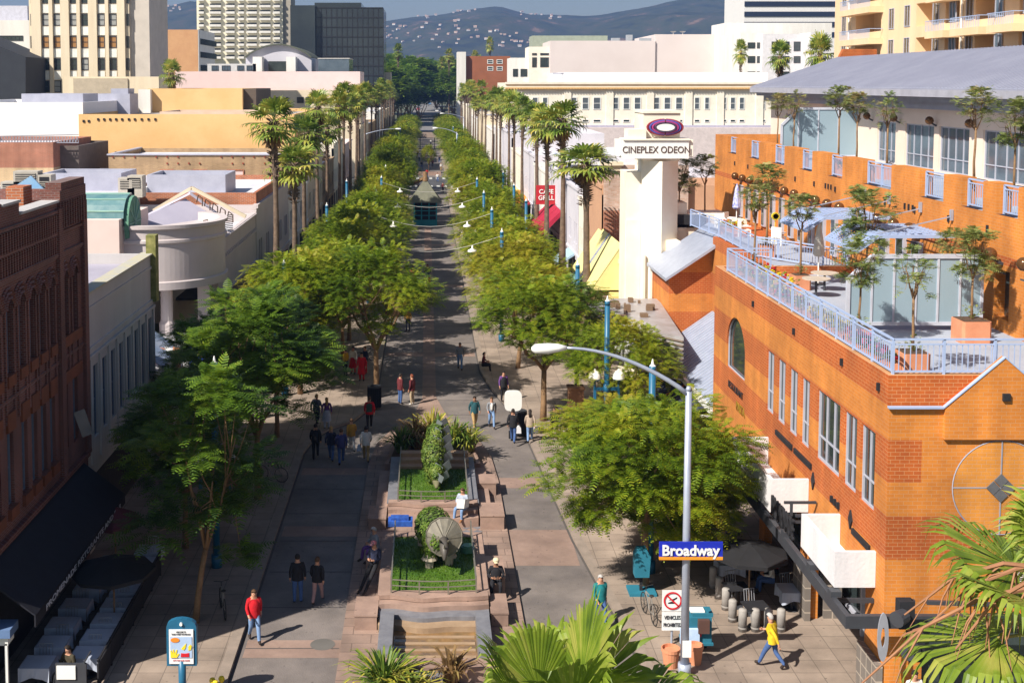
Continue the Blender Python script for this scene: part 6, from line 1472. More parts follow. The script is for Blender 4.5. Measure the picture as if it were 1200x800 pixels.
def dino_plate():
    R=random.Random(9); x,y=.42,50.0; t=thing('plated_dinosaur_topiary','ivy-covered plated dinosaur with diamond metal plates along its back on the farther lawn','topiary',(x,y,.74))
    m=MB(); cs=[((x-.1,y+1.2,1.9),.5,1.2,.75),((x,y+2.0,2.35),.4,.8,.6),((x,y+.2,1.45),.3,.6,.35)]; core=MB()
    for c,a,b_,c2 in cs:
        ivy_on(m,c,a,b_,c2,1500,R); core.lathe([(max(.001,math.cos(u)),math.sin(u)) for u in [-1.5708+3.1416*i/8 for i in range(9)]],(0,0,0),14); k=len(core.v)-9*14
        for j in range(k,len(core.v)): vx,vy,vz=core.v[j]; core.v[j]=(c[0]+vx*a*.9,c[1]+vy*b_*.9,c[2]+vz*c2*.9)
    part('body',core,MATS['moss_core'],t,True); part('ivy',m,ivy,t)
    for i in range(7):
        u=i/6; 
        for s in(-1,1):
            c=V((x+.25+s*(.12+.14*math.sin(math.pi*u)),y-.3+2.4*u+.15*s,1.35+1.65*u)); r=.16+.12*math.sin(math.pi*(u*.8+.15)); tl=V((s*.35,0,1)).normalized(); sd=V((1,.5*s,-.35*s)).normalized()
            m=MB(); a,b_,c2,d=c-sd*r,c+tl*r*1.2,c+sd*r,c-tl*r*1.1; m.prism([a,b_,c2,d],(0,.03,0)); part('back_plate',m,mat('blue_grey_plate',(.25,.28,.3),(.18,.21,.22),3,rough=.4,metal=.3),t)
    for fx,fy in((x-.3,y+.6),(x+.3,y+.6),(x-.35,y+1.9),(x+.35,y+1.9)):
        m=MB(); m.tube([(fx,fy,1.6),(fx,fy,.76)],[.2,.14],8); ivy_on(m,(fx,fy,1.2),.2,.2,.4,120,R); part('leg',m,ivy,t)
    m=MB(); m.tube([(x,y,1.3),(x,y-.3,1.1),(x,y-.65,1.0)],[.2,.17,.06],8); part('head',m,mat('moss_stone',(.2,.18,.1),(.12,.12,.06),5),t,True)
    m=MB(); m.tube([(x,y+2.6,2.3),(x+.1,y+3.2,2.6),(x+.1,y+3.7,3.0)],[.25,.12,.03],8); ivy_on(m,(x+.05,y+3.0,2.5),.25,.6,.3,200,R); part('tail',m,ivy,t)
dino_plate()
# ---- small cars and truck
def car(body,lab,loc,rz,group=None,pick=False):
    t=thing('pickup_truck' if pick else 'parked_car',lab,'truck' if pick else 'car',loc,rz,group)
    m=MB(); L_,W=4.4,1.75
    prof=[(-2.2,.35),(-2.2,.8),(-1.95,.95),(-1.1,1.02),(1.5,1.0),(2.15,.85),(2.2,.35)]
    m.prism([(a,-W/2,b_) for a,b_ in prof],(0,W,0)); part('body',m,body,t)
    g=[(-1.5,1.0),(-1.05,1.42),(.35,1.45),(1.05,1.0)] if not pick else [(-.1,1.0),(.1,1.6),(1.0,1.62),(1.5,1.0)]
    m=MB(); m.prism([(a,-W/2+.1,b_) for a,b_ in g],(0,W-.2,0)); cb=part('cabin',m,glass,t)
    r=g[1:3]; m=MB(); m.box(r[0][0],r[1][0],-W/2+.09,W/2-.09,r[0][1],r[0][1]+.06); part('roof',m,body,cb)
    for x in(-1.4,1.4):
        for y in(-W/2,W/2): m=MB(); m.tube([(x,y-.1,.33),(x,y+.1,.33)],.33,12); part('wheel',m,dark,t)
    return t
car(white_p,'white pickup truck standing in the far crossing','%s'and(-2.0,215,0),0,pick=True)
car(mat('car_red',(.6,.03,.02)),'bright red car crossing right of the white truck',(3.3,217,0),0)
car(mat('car_white2',(.7,.7,.7)),'pale car at the right end of the far crossing',(12,220,0),0)
cc=[mat('car_blue',(.1,.25,.5)),mat('car_grey',(.3,.3,.32)),MATS['car_white2'],MATS['car_red'],mat('car_black',(.03,.03,.035))]
RC_=random.Random(6)
for i in range(14):
    y=470+i*30; x=[-5,5.8][i%2]; z=0 if y<450 else (y-450)/170*1.0 if y<620 else (1+(y-620)/70 if y<760 else 3+(y-760)*3/140); car(cc[i%5],'tiny car parked along the road beyond the promenade',(x,y,z+.05),math.pi/2,'tiny cars along the far road')
car(cc[0],'blue truck at the far head of the road',(2,800,4.0),math.pi/2,pick=True)
# ---- cafe furniture
clothm=mat('blue_white_tablecloth',(.42,.46,.56),(.36,.4,.5),3)
def table():
    t=thing('cafe_table','x','table',(0,0,0)); m=MB(); m.box(-.4,.4,-.36,.36,.70,.73); part('table_top',m,dark,t); m=MB(); m.tube([(0,0,.02),(0,0,.7)],.04,8); part('leg',m,charcoal,t); m=MB(); m.tube([(0,0,0),(0,0,.03)],.24,12); part('foot',m,charcoal,t); return t
def cloth():
    m=MB(); n=9; W=.46; D=.42
    top=[(-W,-D),(W,-D),(W,D),(-W,D)]
    m.box(-W+.02,W-.02,-D+.02,D-.02,.731,.745)
    for k in range(4):
        a=top[k];b_=top[(k+1)%4]; o=[(0,-1),(1,0),(0,1),(-1,0)][k]
        pr=None
        for i in range(n+1):
            u=i/n; x=a[0]+(b_[0]-a[0])*u;y=a[1]+(b_[1]-a[1])*u; f=.03*math.sin(u*14+k)+.02; dz=.26+.16*abs(u-.5)*2
            p=(x,y,.745);q=(x+o[0]*f,y+o[1]*f,.745-dz)
            if pr: m.quad(pr[1],q,p,pr[0])
            pr=(p,q)
    return m.mesh('tablecloth',clothm)
def chair():
    t=thing('cafe_chair','x','chair',(0,0,0)); fr=mat('chair_frame',(.35,.36,.4),metal=.3,rough=.4); m=MB(); m.box(-.2,.2,-.2,.2,.43,.46); part('seat',m,fr,t)
    m=MB()
    for i in range(5): x=-.19+i*.095; m.tube([(x,.2,.46),(x,.26,.88)],.012,5)
    m.tube([(-.2,.26,.88),(.2,.26,.88)],.016,6); part('backrest',m,fr,t)
    for x in(-.18,.18):
        for y in(-.18,.2): m=MB(); m.tube([(x,y,0),(x,y,.45)],.014,6); part('leg',m,fr,t)
    return t
tb=table(); ch_=chair(); cl_=cloth(); reg(None)
LT=[(-11.55,34.4,1),(-11.5,35.7,1),(-11.6,37.0,1),(-11.6,38.4,1),(-11.55,39.8,1),(-11.5,41.2,1)]+[(-10.25,35.0+i*1.15,0) for i in range(8)]
for i,(x,y,_) in enumerate(LT):
    place(tb,(x,y,.13),0,'small table under a pale cloth on the shaded left cafe terrace',1,'cloth-covered tables of the left cafe')
    o=bpy.data.objects.new('tablecloth',cl_); COL.objects.link(o); o.location=(x,y,.13); o['label']='bluish white tablecloth on a table of the shaded left cafe'; o['category']='tablecloth'; o['group']='tablecloths of the left cafe'
    place(ch_,(x,y+.62,.13),RF.uniform(-.2,.2),'metal chair tucked between tables of the shaded left cafe',1,'metal chairs of the left cafe')
for i,(x,y) in enumerate([(10.6,39.8),(10.85,38.3),(12.45,39.6),(12.3,42.6),(10.9,41.9)]):
    l=['table nearest the Broadway sign tree on the right cafe terrace','front left table of the right cafe by the white bollards','table with a pale cloth beside the shop window of the right cafe','table of the diner in the checked shirt','rear left table of the right cafe terrace'][i]
    copytree(tb,None,(x,y,.13),.1,l,1.0,'tables of the right cafe')
    if i>=2:
        o=bpy.data.objects.new('tablecloth',cl_); COL.objects.link(o); o.location=(x,y,.13); o['label']=['pale cloth hanging over the table beside the right cafe window','pale cloth on the table of the diner in the checked shirt','pale cloth on the rear left table of the right cafe'][i-2]; o['category']='tablecloth'; o['group']='tablecloths of the right cafe'
    copytree(ch_,None,(x+.1,y+.7,.13),.3,'chair behind the '+l,1,'chairs of the right cafe')
def parasol(loc,r,h,mt,lab,pole,closed=False,apex=.5):
    t=thing('parasol',lab,'parasol',loc); x,y,z=loc; m=MB(); m.tube([(x,y,z),(x,y,z+h+.1)],.03,8); part('pole',m,pole,t); m=MB(); m.tube([(x,y,z),(x,y,z+.08)],.28,12); part('base',m,charcoal,t); m=MB()
    if closed: 
        prof=[(.02,h+.15),(.1,h-.1),(.2,h-.7),(.25,h-1.2),(.16,h-1.3)]; m.lathe(prof,loc,8)
    else: m.lathe([(.01,h+apex),(r*.5,h+apex*.55),(r,h),(r,h-.12),(r*.98,h-.02),(.01,h+apex-.06)],loc,8,a0=.2,a1=.2+2*math.pi)
    part('canopy',m,mt,t); return t
blk=mat('black_umbrella_canvas',(.015,.015,.018),(.01,.01,.012),2)
parasol((-10.2,37.9,.13),1.35,2.1,blk,'wide dark parasol over the shaded left cafe tables',bark,apex=.35); parasol((10.9,39.3,.13),1.3,2.1,blk,'wide black parasol over the right cafe terrace',bark,apex=.35)
parasol((-11.3,42.3,.13),1.0,2.1,mat('maroon_canvas',(.12,.03,.04)),'small maroon parasol at the back of the left cafe',bark); parasol((12.2,46.5,.13),.9,2.6,mat('pale_parasol',(.6,.62,.68)),'pale parasol behind the diners of the right cafe',steel)
parasol((10.6,88,.13),1.9,2.3,mat('red_parasol_canvas',(.5,.01,.015)),'bright red parasol on the pavement by the nearest right palm',steel)
for i in range(4):
    for nm,x,y in (('front',10.35+i*.42,38.0),('side',10.2-.0*i,38.7+i*.9)):
        m=MB(); m.lathe([(.001,0),(.14,0),(.14,.7),(.11,.74),(.001,.76)][::1],(x,y,.13),14); m.lathe([(.15,.1),(.15,.16)],(x,y,.13),14)
        solo('white_bollard',m,mat('bollard_white',(.36,.34,.32),(.24,.22,.21),3),'%s stout white bollard in the %s row edging the right cafe'%(ORD[i],nm),'bollard',(x,y,.13),'white bollards edging the right cafe',True)
m=MB(); m.box(-9.75,-9.7,34.2,42.5,.2,.9); m.beam((-9.72,34.2,1.0),(-9.72,42.5,1.0),.05,.05)
for i in range(7): y=34.3+i*1.35; m.box(-9.76,-9.69,y,y+.06,.13,1.02)
solo('cafe_barrier',m,dark,'black low barrier along the shaded left cafe terrace','barrier',(-9.7,38,.13))
t=thing('menu_board','lit white menu board on a dark lectern at the front of the left cafe','menu board',(-10.3,33.6,.1)); m=MB(); m.box(-10.75,-10.2,33.58,33.62,.75,1.15); part('sheet',m,white_p,t); m=MB(); m.box(-10.8,-9.9,33.62,33.7,.13,1.2); m.beam((-9.95,33.6,1.25),(-9.95,34.3,1.25),.04,.04); part('frame',m,charcoal,t)
t=thing('blue_cart','blue and white canopied cart cut by the left edge','cart',(-12.2,33.4,.1)); m=MB(); m.box(-12.8,-11.9,33.1,33.8,2.2,2.45); part('canopy',m,mat('cart_blue',(.12,.2,.38)),t); m=MB(); m.box(-12.75,-12.0,33.2,33.7,1.95,2.19); m.box(-12.7,-12.62,33.2,33.28,.1,2); m.box(-12.1,-12.02,33.2,33.28,.1,2); part('frame',m,white_p,t)
m=MB(); m.box(7.6,8.4,62.8,63.6,.13,1.7); m.box(7.55,8.45,62.75,63.65,1.7,1.8); solo('brown_stall',m,mat('brown_sack',(.28,.14,.07),(.18,.09,.05),3),'rough brown covered stall between the right-hand lamp posts','stall',(8,63,.13))
m=MB(); m.box(9.5,11.2,86.5,86.6,.13,1.0); solo('teal_barrier',m,teal,'teal canvas barrier round the tables under the red parasol','barrier',(10.3,86.5,.13))
for nm,x,y,r in (('left terracotta pot half hidden behind the foreground palm',7.5,35.6,.27),('right terracotta pot behind the near street light',8.3,35.8,.24)):
    m=MB(); m.lathe([(.001,0),(r*.75,0),(r,.5),(r*1.08,.5),(r*1.08,.6),(r*.95,.6),(r*.95,.5),(.001,.5)],(x,y,.13),18); solo('flower_pot',m,terra,nm,'pot',(x,y,.13))
# ================= TERRACE PLANTING
oleaf=leafmat('olive_leaf',[(.08,.12,.03),(.15,.2,.05),(.26,.3,.08),(.36,.26,.12)],1.2,trans=.2)
def small_tree(seed,rx,rz,h,n,lab=None):
    return tree_proto('potted_tree','x',*tree_mesh(seed,rx,rz,h,n,4,.22,.09,h-rz*.9,.04,nc=18,flat=.55),oleaf)
st1=small_tree(51,.6,.75,2.4,520); st2=small_tree(52,.8,.95,2.3,1000); st3=small_tree(53,.6,.7,2.2,230); reg(None)
def pbox(x,y,z,s,h,lab):
    t=thing('terracotta_planter',lab,'planter',(x,y,z)); m=MB(); c=.08
    m.prism([(x-s,y-s+c,z),(x-s+c,y-s,z),(x+s-c,y-s,z),(x+s,y-s+c,z),(x+s,y+s-c,z),(x+s-c,y+s,z),(x-s+c,y+s,z),(x-s,y+s-c,z)],(0,0,h)); part('box',m,terra,t)
    m=MB(); m.box(x-s+.06,x+s-.06,y-s+.06,y+s-.06,h+z,h+z+.02); part('soil',m,mat('planter_soil',(.1,.06,.04)),t); return t
def sprig(x,y,z,n,r,h,seed,m):
    R=random.Random(seed)
    for _ in range(n):
        v=rv(R); p=V((x+v.x*r,y+v.y*r,z+abs(v.z)*h)); frond(m,p,V((v.x,v.y,.8)),.16,3,.05,R)
PT=[(17.8,38.6,.48,.72,st2,1.0,'square terracotta planter at the right end of the frosted screen','round-headed olive tree in the planter at the right end of the frosted screen'),
 (14.0,34.0,.4,.7,st3,1.05,'square terracotta planter in the corner of the terrace railing','sparse young tree standing before the frosted screen'),
 (13.9,37.9,.36,.6,st2,.95,'terracotta planter at the sloping end of the frosted screen','bushy tree rising over the sloping end of the frosted screen'),
 (16.9,45.5,.4,.6,st2,1.25,'terracotta planter under the nearer lattice sunshade','large dense olive tree left of the nearer lattice sunshade'),
 (15.3,48.5,.36,.6,st1,1.1,'terracotta planter before the farther lattice sunshade','olive tree in front of the farther lattice sunshade'),
 (14.2,51.3,.36,.6,st1,1.15,'terracotta planter beside the terrace fence corner','slim tree near the terrace fence corner'),
 (18.6,41.6,.36,.6,st2,.9,'terracotta planter against the orange wall right of the sunshades','bushy tree against the orange wall under the sunshade rods'),
 (16.5,57.6,.36,.6,st1,1.3,'terracotta planter on the rear terrace corner','tall slim tree on the rear terrace before the row of globe lamps')]
for k,(x,y,s,h,tr,sc,l1,l2) in enumerate(PT):
    pbox(x,y,TZ,s,h,l1); place(tr,(x,y,TZ+h-.05),RF.uniform(0,6),l2,sc,'potted trees on the roof terraces')
    m=MB(); sprig(x,y,TZ+h,40,s*.8,.45,k,m); solo('leafy_underplanting',m,oleaf,'low leafy sprigs in the '+l1.replace('square ',''),'plant',(x,y,TZ+h))
UT=[(22.3,48.5,st1,1.25,'leaning tree before the glazed doors on the upper terrace'),(22.3,45.2,st2,1.1,'rightmost tree on the upper terrace'),(22.2,64.3,st1,1.25,'left one of two trees before the upper frosted screen'),(22.2,61.6,st1,1.15,'right one of two trees before the upper frosted screen'),(22.2,57.5,st3,1.2,'slanting tree right of the upper frosted screen'),(22,74.8,st1,1.1,'left small tree at the far end of the upper terrace'),(22,71.5,st3,1.2,'right small tree at the far end of the upper terrace')]
for i,(x,y,tr,sc,l) in enumerate(UT): pbox(x,y,13.4,.4,.7,'terracotta planter of the '+l); place(tr,(x,y,14.05),RF.uniform(0,6),l,sc,'potted trees on the roof terraces')
for i,(x,y,l) in enumerate([(15.5,73,'left dark potted tree beside the cinema pylon'),(17.3,74,'right thin potted tree beside the cinema pylon')]): place([st2,st1][i],(x,y,9.5),1,l,1.35,'potted trees on the roof terraces')
m=MB(); m.box(14.8,18.8,72,75,9.3,9.5); m.box(14.6,16.9,71.8,72,9.5,10.1); solo('roof_box_planter',m,dark,'long dark planter box beside the cinema pylon','planter',(16,73,9.3))
# flower beds behind the railing
fl=[mat('flower_yellow',(.8,.6,.03)),mat('flower_red',(.6,.02,.03)),mat('flower_pink',(.75,.2,.35))]
def bed(x0,x1,y0,y1,z,lab,seed,cols,n=260):
    t=thing('flower_bed',lab,'flower bed',((x0+x1)/2,(y0+y1)/2,z)); m=MB(); m.box(x0,x1,y0,y1,z,z+.35); part('trough',m,terra,t)
    m=MB(); R=random.Random(seed)
    for _ in range(n): x,y=R.uniform(x0,x1),R.uniform(y0,y1); frond(m,V((x,y,z+.35+R.uniform(0,.3))),V((R.uniform(-1,1),R.uniform(-1,1),1)),.22,3,.07,R)
    part('foliage',m,jleaf,t,kind='stuff')
    m=MB()
    for _ in range(n//3):
        x,y=R.uniform(x0,x1),R.uniform(y0,y1); zz=z+.5+R.uniform(0,.3); q=.05; c=R.choice(cols); m.add([(x-q,y,zz),(x,y-q,zz+.02),(x+q,y,zz),(x,y+q,zz+.03)],[(0,1,2,3)],c); m.add([(x-q,y,zz-q),(x+q,y,zz-q),(x+q,y,zz+q),(x-q,y,zz+q)],[(0,1,2,3)],c)
    part('blossom',m,fl,t,kind='stuff')
bed(13.2,14.6,46.5,50.6,TZ,'long bed of yellow and red flowers at the rear of the terrace railing',1,[0,0,1]); bed(13.2,13.7,42,45.5,TZ,'bed of yellow and red flowers along the middle of the terrace railing',2,[0,1,0],160); bed(13.2,13.7,37.9,41,TZ,'bed of yellow flowers along the terrace railing near the screen',3,[0,0],160); bed(13.2,13.6,33.9,37.2,TZ,'bed of pink and red flowers along the terrace railing near the corner',4,[2,1,2],200)
bed(16.4,17.8,66.2,66.8,9.6,'flowers behind the small fence of the rear terrace',5,[0,1],120); bed(19.9,20.4,56.2,57.8,13.5,'pink and white flowers in a gap of the upper parapet',6,[2,1],90)
parasol((16.4,49.6,TZ),1,2.5,mat('cream_parasol',(.7,.66,.58)),'closed cream parasol on the roof terrace behind the round tables',white_p,True)
parasol((17.6,67.5,9.6),1,2.6,mat('blue_print_parasol',(.08,.1,.5),(.7,.7,.75),5),'closed blue and white patterned parasol on the rear terrace',white_p,True)
for i,(x,y) in enumerate([(16.9,68.3),(17.6,68.9),(17.4,65),(18.4,62)]): 
    if i==0:
        wc=thing('white_patio_chair','x','chair',(0,0,0)); m=MB(); m.box(-.28,.28,-.28,.28,.4,.45); part('seat',m,white_p,wc); m=MB(); m.box(-.28,.28,.26,.31,.45,.95); part('backrest',m,white_p,wc)
        for a in(-.25,.25):
            for b_ in(-.25,.25): m=MB(); m.box(a-.03,a+.03,b_-.03,b_+.03,0,.4); part('leg',m,white_p,wc)
            m=MB(); m.box(a-.03,a+.03,-.28,.28,.62,.67); part('armrest',m,white_p,wc)
        reg(None)
    place(wc,(x,y,9.6),i*.8,['left white patio chair behind the rear terrace fence','right white patio chair behind the rear terrace fence','white patio chair beside the patterned parasol','white patio chair near the yellow sunflower ornament'][i])
r2_=thing('terrace_fence','pale blue fence round the rear roof terrace by the white chairs','fence',(16,62,9.6))
railing('railing',r2_,[((15.6,70.2),(16.0,65)),((16.0,65),(16.0,57.5)),((16.0,57.5),(18.8,53))],9.62)
m=MB(); m.box(16.11,19.4,52.7,65.48,9.3,9.58); solo('rear_terrace_deck',m,MATS['terrace_deck'],'grey deck of the rear roof terrace','deck',(17,60,9.3))
m=MB(); 
for i in range(12): a=i*math.pi/6; m.beam((18.2,62,11.1),(18.2+.2*math.cos(a),62,11.1+.2*math.sin(a)),.12,.12)
m.tube([(18.2,62.05,9.6),(18.2,62.05,11.1)],.02,5); solo('sunflower_ornament',m,fl[0],'yellow sunflower ornament on a stick on the rear terrace','ornament',(18.2,62,9.6))
for i,(x,y) in enumerate([(15.4,46.8),(16.2,48.2)]):
    t=thing('round_patio_table',['nearer round terrace table beside the flower bed','farther round terrace table beside the cream parasol'][i],'table',(x,y,TZ)); m=MB(); m.tube([(x,y,TZ+.7),(x,y,TZ+.74)],.55,18); part('table_top',m,mat('table_tan',(.5,.42,.34)),t); m=MB(); m.tube([(x,y,TZ),(x,y,TZ+.7)],.05,8); part('leg',m,charcoal,t)
m=MB(); m.box(16.6,19.3,42.9,43.6,TZ,TZ+.5); 
# ================= FOREGROUND PALMS (south side of the street, heads just below the camera)
fleaf=leafmat('near_palm_leaf',[(.06,.11,.015),(.13,.2,.02),(.22,.3,.032),(.38,.38,.08)],2.2,rough=.42,trans=.35)
def nearpalm(c,lab,seed,leaves,stalks=()):
    R=random.Random(seed); c=V(c); t=thing('fan_palm',lab,'palm tree',(c.x,c.y,0))
    T=MB(); T.tube([(c.x,c.y,-.1),(c.x,c.y,c.z*.5),(c.x,c.y,c.z-.5),(c.x,c.y,c.z)],[.32,.22,.24,.16],14); part('trunk',T,palmbark,t,True)
    C=MB(); n=leaves
    for i in range(n):
        u=i/n; el=rad(75-u*105+R.uniform(-8,8)); a=i*2.4+R.uniform(-.3,.3); d=V((math.cos(a)*math.cos(el),math.sin(a)*math.cos(el),math.sin(el)))
        fanleaf(C,c+V((0,0,-.2*u)),d,R.uniform(.75,1.05),R.uniform(.88,1.12),44,R,0,.3+.5*u,.2,1,.68)
    part('crown',C,[fleaf,mat('petiole_green',(.22,.28,.06),(.3,.2,.06),3)],t)
    if stalks:
        S_=MB()
        for k,pp_ in enumerate(stalks):
            S_.tube(pp_,[.035-.026*i/(len(pp_)-1) for i in range(len(pp_))],6)
            for j in range(2,len(pp_)-1):
                p=V(pp_[j]); 
                for q in range(3): d=V((R.uniform(-.5,.1),R.uniform(-.3,.3),R.uniform(-.6,-.1))); S_.tube([p,p+d*.6,p+d*1.0+V((0,0,-.15))],[.012,.008,.003],4,cap=False)
        part('flower_stalk',S_,mat('dry_stalk',(.34,.16,.08),(.24,.11,.06),3),t)
    return t
pc=ay(655,900,11.4); nearpalm(pc,'foreground fan palm crown at the bottom centre, bright ribbed fronds',5,22)
pc=ay(1292,718,11.0); st=[]
for tx,ty,dy in((1010,800,-.3),(1060,720,.2),(1120,760,-.5),(1085,735,-.1)):
    e=ay(tx,ty,11.2+dy); m_=V(pc).lerp(e,.5)+V((0,0,.5)); st.append([V(pc),V(pc).lerp(m_,.6)+V((0,0,.15)),m_,m_.lerp(e,.5)+V((0,0,.12)),e])
nearpalm(pc,'foreground fan palm at the right edge with dry flower stalks',6,22,st)
# ================= PEOPLE
skinm=mat('skin_tone',(.5,.26,.17),(.45,.23,.15),8,rough=.6); skind=mat('skin_tone_brown',(.3,.15,.09),(.26,.13,.08),8,rough=.6)
hairs={'dark':mat('hair_dark',(.02,.013,.01)),'brown':mat('hair_brown',(.09,.045,.02)),'blond':mat('hair_blond',(.45,.28,.1)),'grey':mat('hair_grey',(.45,.43,.42)),'red':mat('hair_red',(.2,.05,.02))}
shoe=mat('shoe_dark',(.03,.02,.018)); shoew=mat('shoe_white',(.6,.58,.55)); shoeb=mat('shoe_tan',(.3,.13,.05))
def cl(nm,c,c2=None): return mat('cloth_'+nm,c,c2 or tuple(x*.7 for x in c),7,rough=.9)
# joints for a 1.75 m figure that faces +Y
def pose(kind):
    J=dict(pel=(0,0,.93),wai=(0,0,1.08),che=(0,.01,1.28),neb=(0,0,1.44),hea=(0,.015,1.53),top=(0,.03,1.66),
      shL=(-.185,0,1.39),shR=(.185,0,1.39),elL=(-.25,-.03,1.12),elR=(.25,-.03,1.12),wrL=(-.26,.06,.88),wrR=(.26,.06,.88),haL=(-.26,.08,.8),haR=(.26,.08,.8),
      hiL=(-.095,0,.9),hiR=(.095,0,.9),knL=(-.11,.02,.49),knR=(.11,.02,.49),anL=(-.11,-.03,.08),anR=(.11,-.03,.08),toL=(-.13,.14,.035),toR=(.13,.14,.035))
    def S_(**k): J.update(k)
    if kind=='walk': S_(knL=(-.1,.2,.51),anL=(-.1,.3,.12),toL=(-.11,.46,.07),knR=(.1,-.02,.5),anR=(.1,-.27,.16),toR=(.11,-.13,.04),elL=(-.25,-.14,1.14),wrL=(-.24,-.1,.9),haL=(-.24,-.06,.82),elR=(.25,.06,1.13),wrR=(.22,.24,.97),haR=(.21,.31,.92))
    if kind=='walk2': S_(knR=(.1,.2,.51),anR=(.1,.3,.12),toR=(.11,.46,.07),knL=(-.1,-.02,.5),anL=(-.1,-.27,.16),toL=(-.11,-.13,.04),elR=(.25,-.12,1.14),wrR=(.25,-.1,.9),haR=(.25,-.08,.82),elL=(-.25,.05,1.13),wrL=(-.24,.16,.93),haL=(-.23,.22,.87))
    if kind=='stride': S_(knL=(-.1,.22,.52),anL=(-.1,.38,.13),toL=(-.1,.54,.1),knR=(.1,-.05,.5),anR=(.1,-.34,.2),toR=(.1,-.22,.04),elL=(-.26,-.2,1.16),wrL=(-.25,-.3,.93),haL=(-.25,-.32,.85),elR=(.26,.14,1.15),wrR=(.22,.36,1.06),haR=(.2,.44,1.05),che=(0,.06,1.27),neb=(0,.07,1.43),hea=(0,.09,1.52),top=(0,.12,1.65),shL=(-.185,.05,1.38),shR=(.185,.05,1.38))
    if kind=='sit': 
        for k in ('pel','wai','che','neb','hea','top','shL','shR'): x,y,z=J[k]; J[k]=(x,y,z-.43)
        S_(hiL=(-.1,0,.48),hiR=(.1,0,.48),knL=(-.15,.43,.5),knR=(.15,.43,.5),anL=(-.14,.42,.09),anR=(.16,.5,.09),toL=(-.15,.6,.035),toR=(.18,.68,.035),elL=(-.27,.08,.72),elR=(.27,.08,.72),wrL=(-.14,.3,.68),wrR=(.14,.3,.68),haL=(-.08,.36,.7),haR=(.08,.36,.7),hea=(0,.05,1.09),top=(0,.09,1.21),che=(0,.05,.86),neb=(0,.05,1.0),shL=(-.185,.05,.96),shR=(.185,.05,.96))
    if kind=='lean': S_(pel=(0,0,.9),hiL=(-.1,0,.88),hiR=(.1,0,.88),knL=(-.14,.4,.52),knR=(.1,.36,.5),anL=(-.16,.78,.12),anR=(.1,.72,.1),toL=(-.18,.93,.08),toR=(.12,.88,.04),wai=(0,-.04,1.04),che=(0,-.06,1.24),neb=(0,-.03,1.39),hea=(0,.01,1.48),top=(0,.05,1.6),shL=(-.185,-.05,1.34),shR=(.185,-.05,1.34),elL=(-.26,.02,1.08),elR=(.26,.02,1.08),wrL=(-.1,.22,1.05),wrR=(.1,.22,1.05),haL=(-.05,.28,1.07),haR=(.05,.28,1.07))
    if kind=='sling': S_(elR=(.26,.0,1.12),wrR=(.24,.2,1.08),haR=(.2,.28,1.1))
    return {k:V(v) for k,v in J.items()}
RAD0=dict(pel=(.16,.115),wai=(.145,.1),che=(.17,.115),neb=(.07,.065),hea=(.068,.07),top=(.078,.095),shL=(.07,.07),shR=(.07,.07),elL=(.048,.048),elR=(.048,.048),wrL=(.03,.032),wrR=(.03,.032),haL=(.038,.026),haR=(.038,.026),hiL=(.1,.1),hiR=(.1,.1),knL=(.065,.065),knR=(.065,.065),anL=(.045,.05),anR=(.045,.05),toL=(.042,.035),toR=(.042,.035))
RAD={k:(a*1.13,b*1.16) for k,(a,b) in RAD0.items()}
BN=[('pel','wai'),('wai','che'),('che','neb'),('neb','hea'),('hea','top'),('che','shL'),('shL','elL'),('elL','wrL'),('wrL','haL'),('che','shR'),('shR','elR'),('elR','wrR'),('wrR','haR'),('pel','hiL'),('hiL','knL'),('knL','anL'),('anL','toL'),('pel','hiR'),('hiR','knR'),('knR','anR'),('anR','toR')]
PB={}
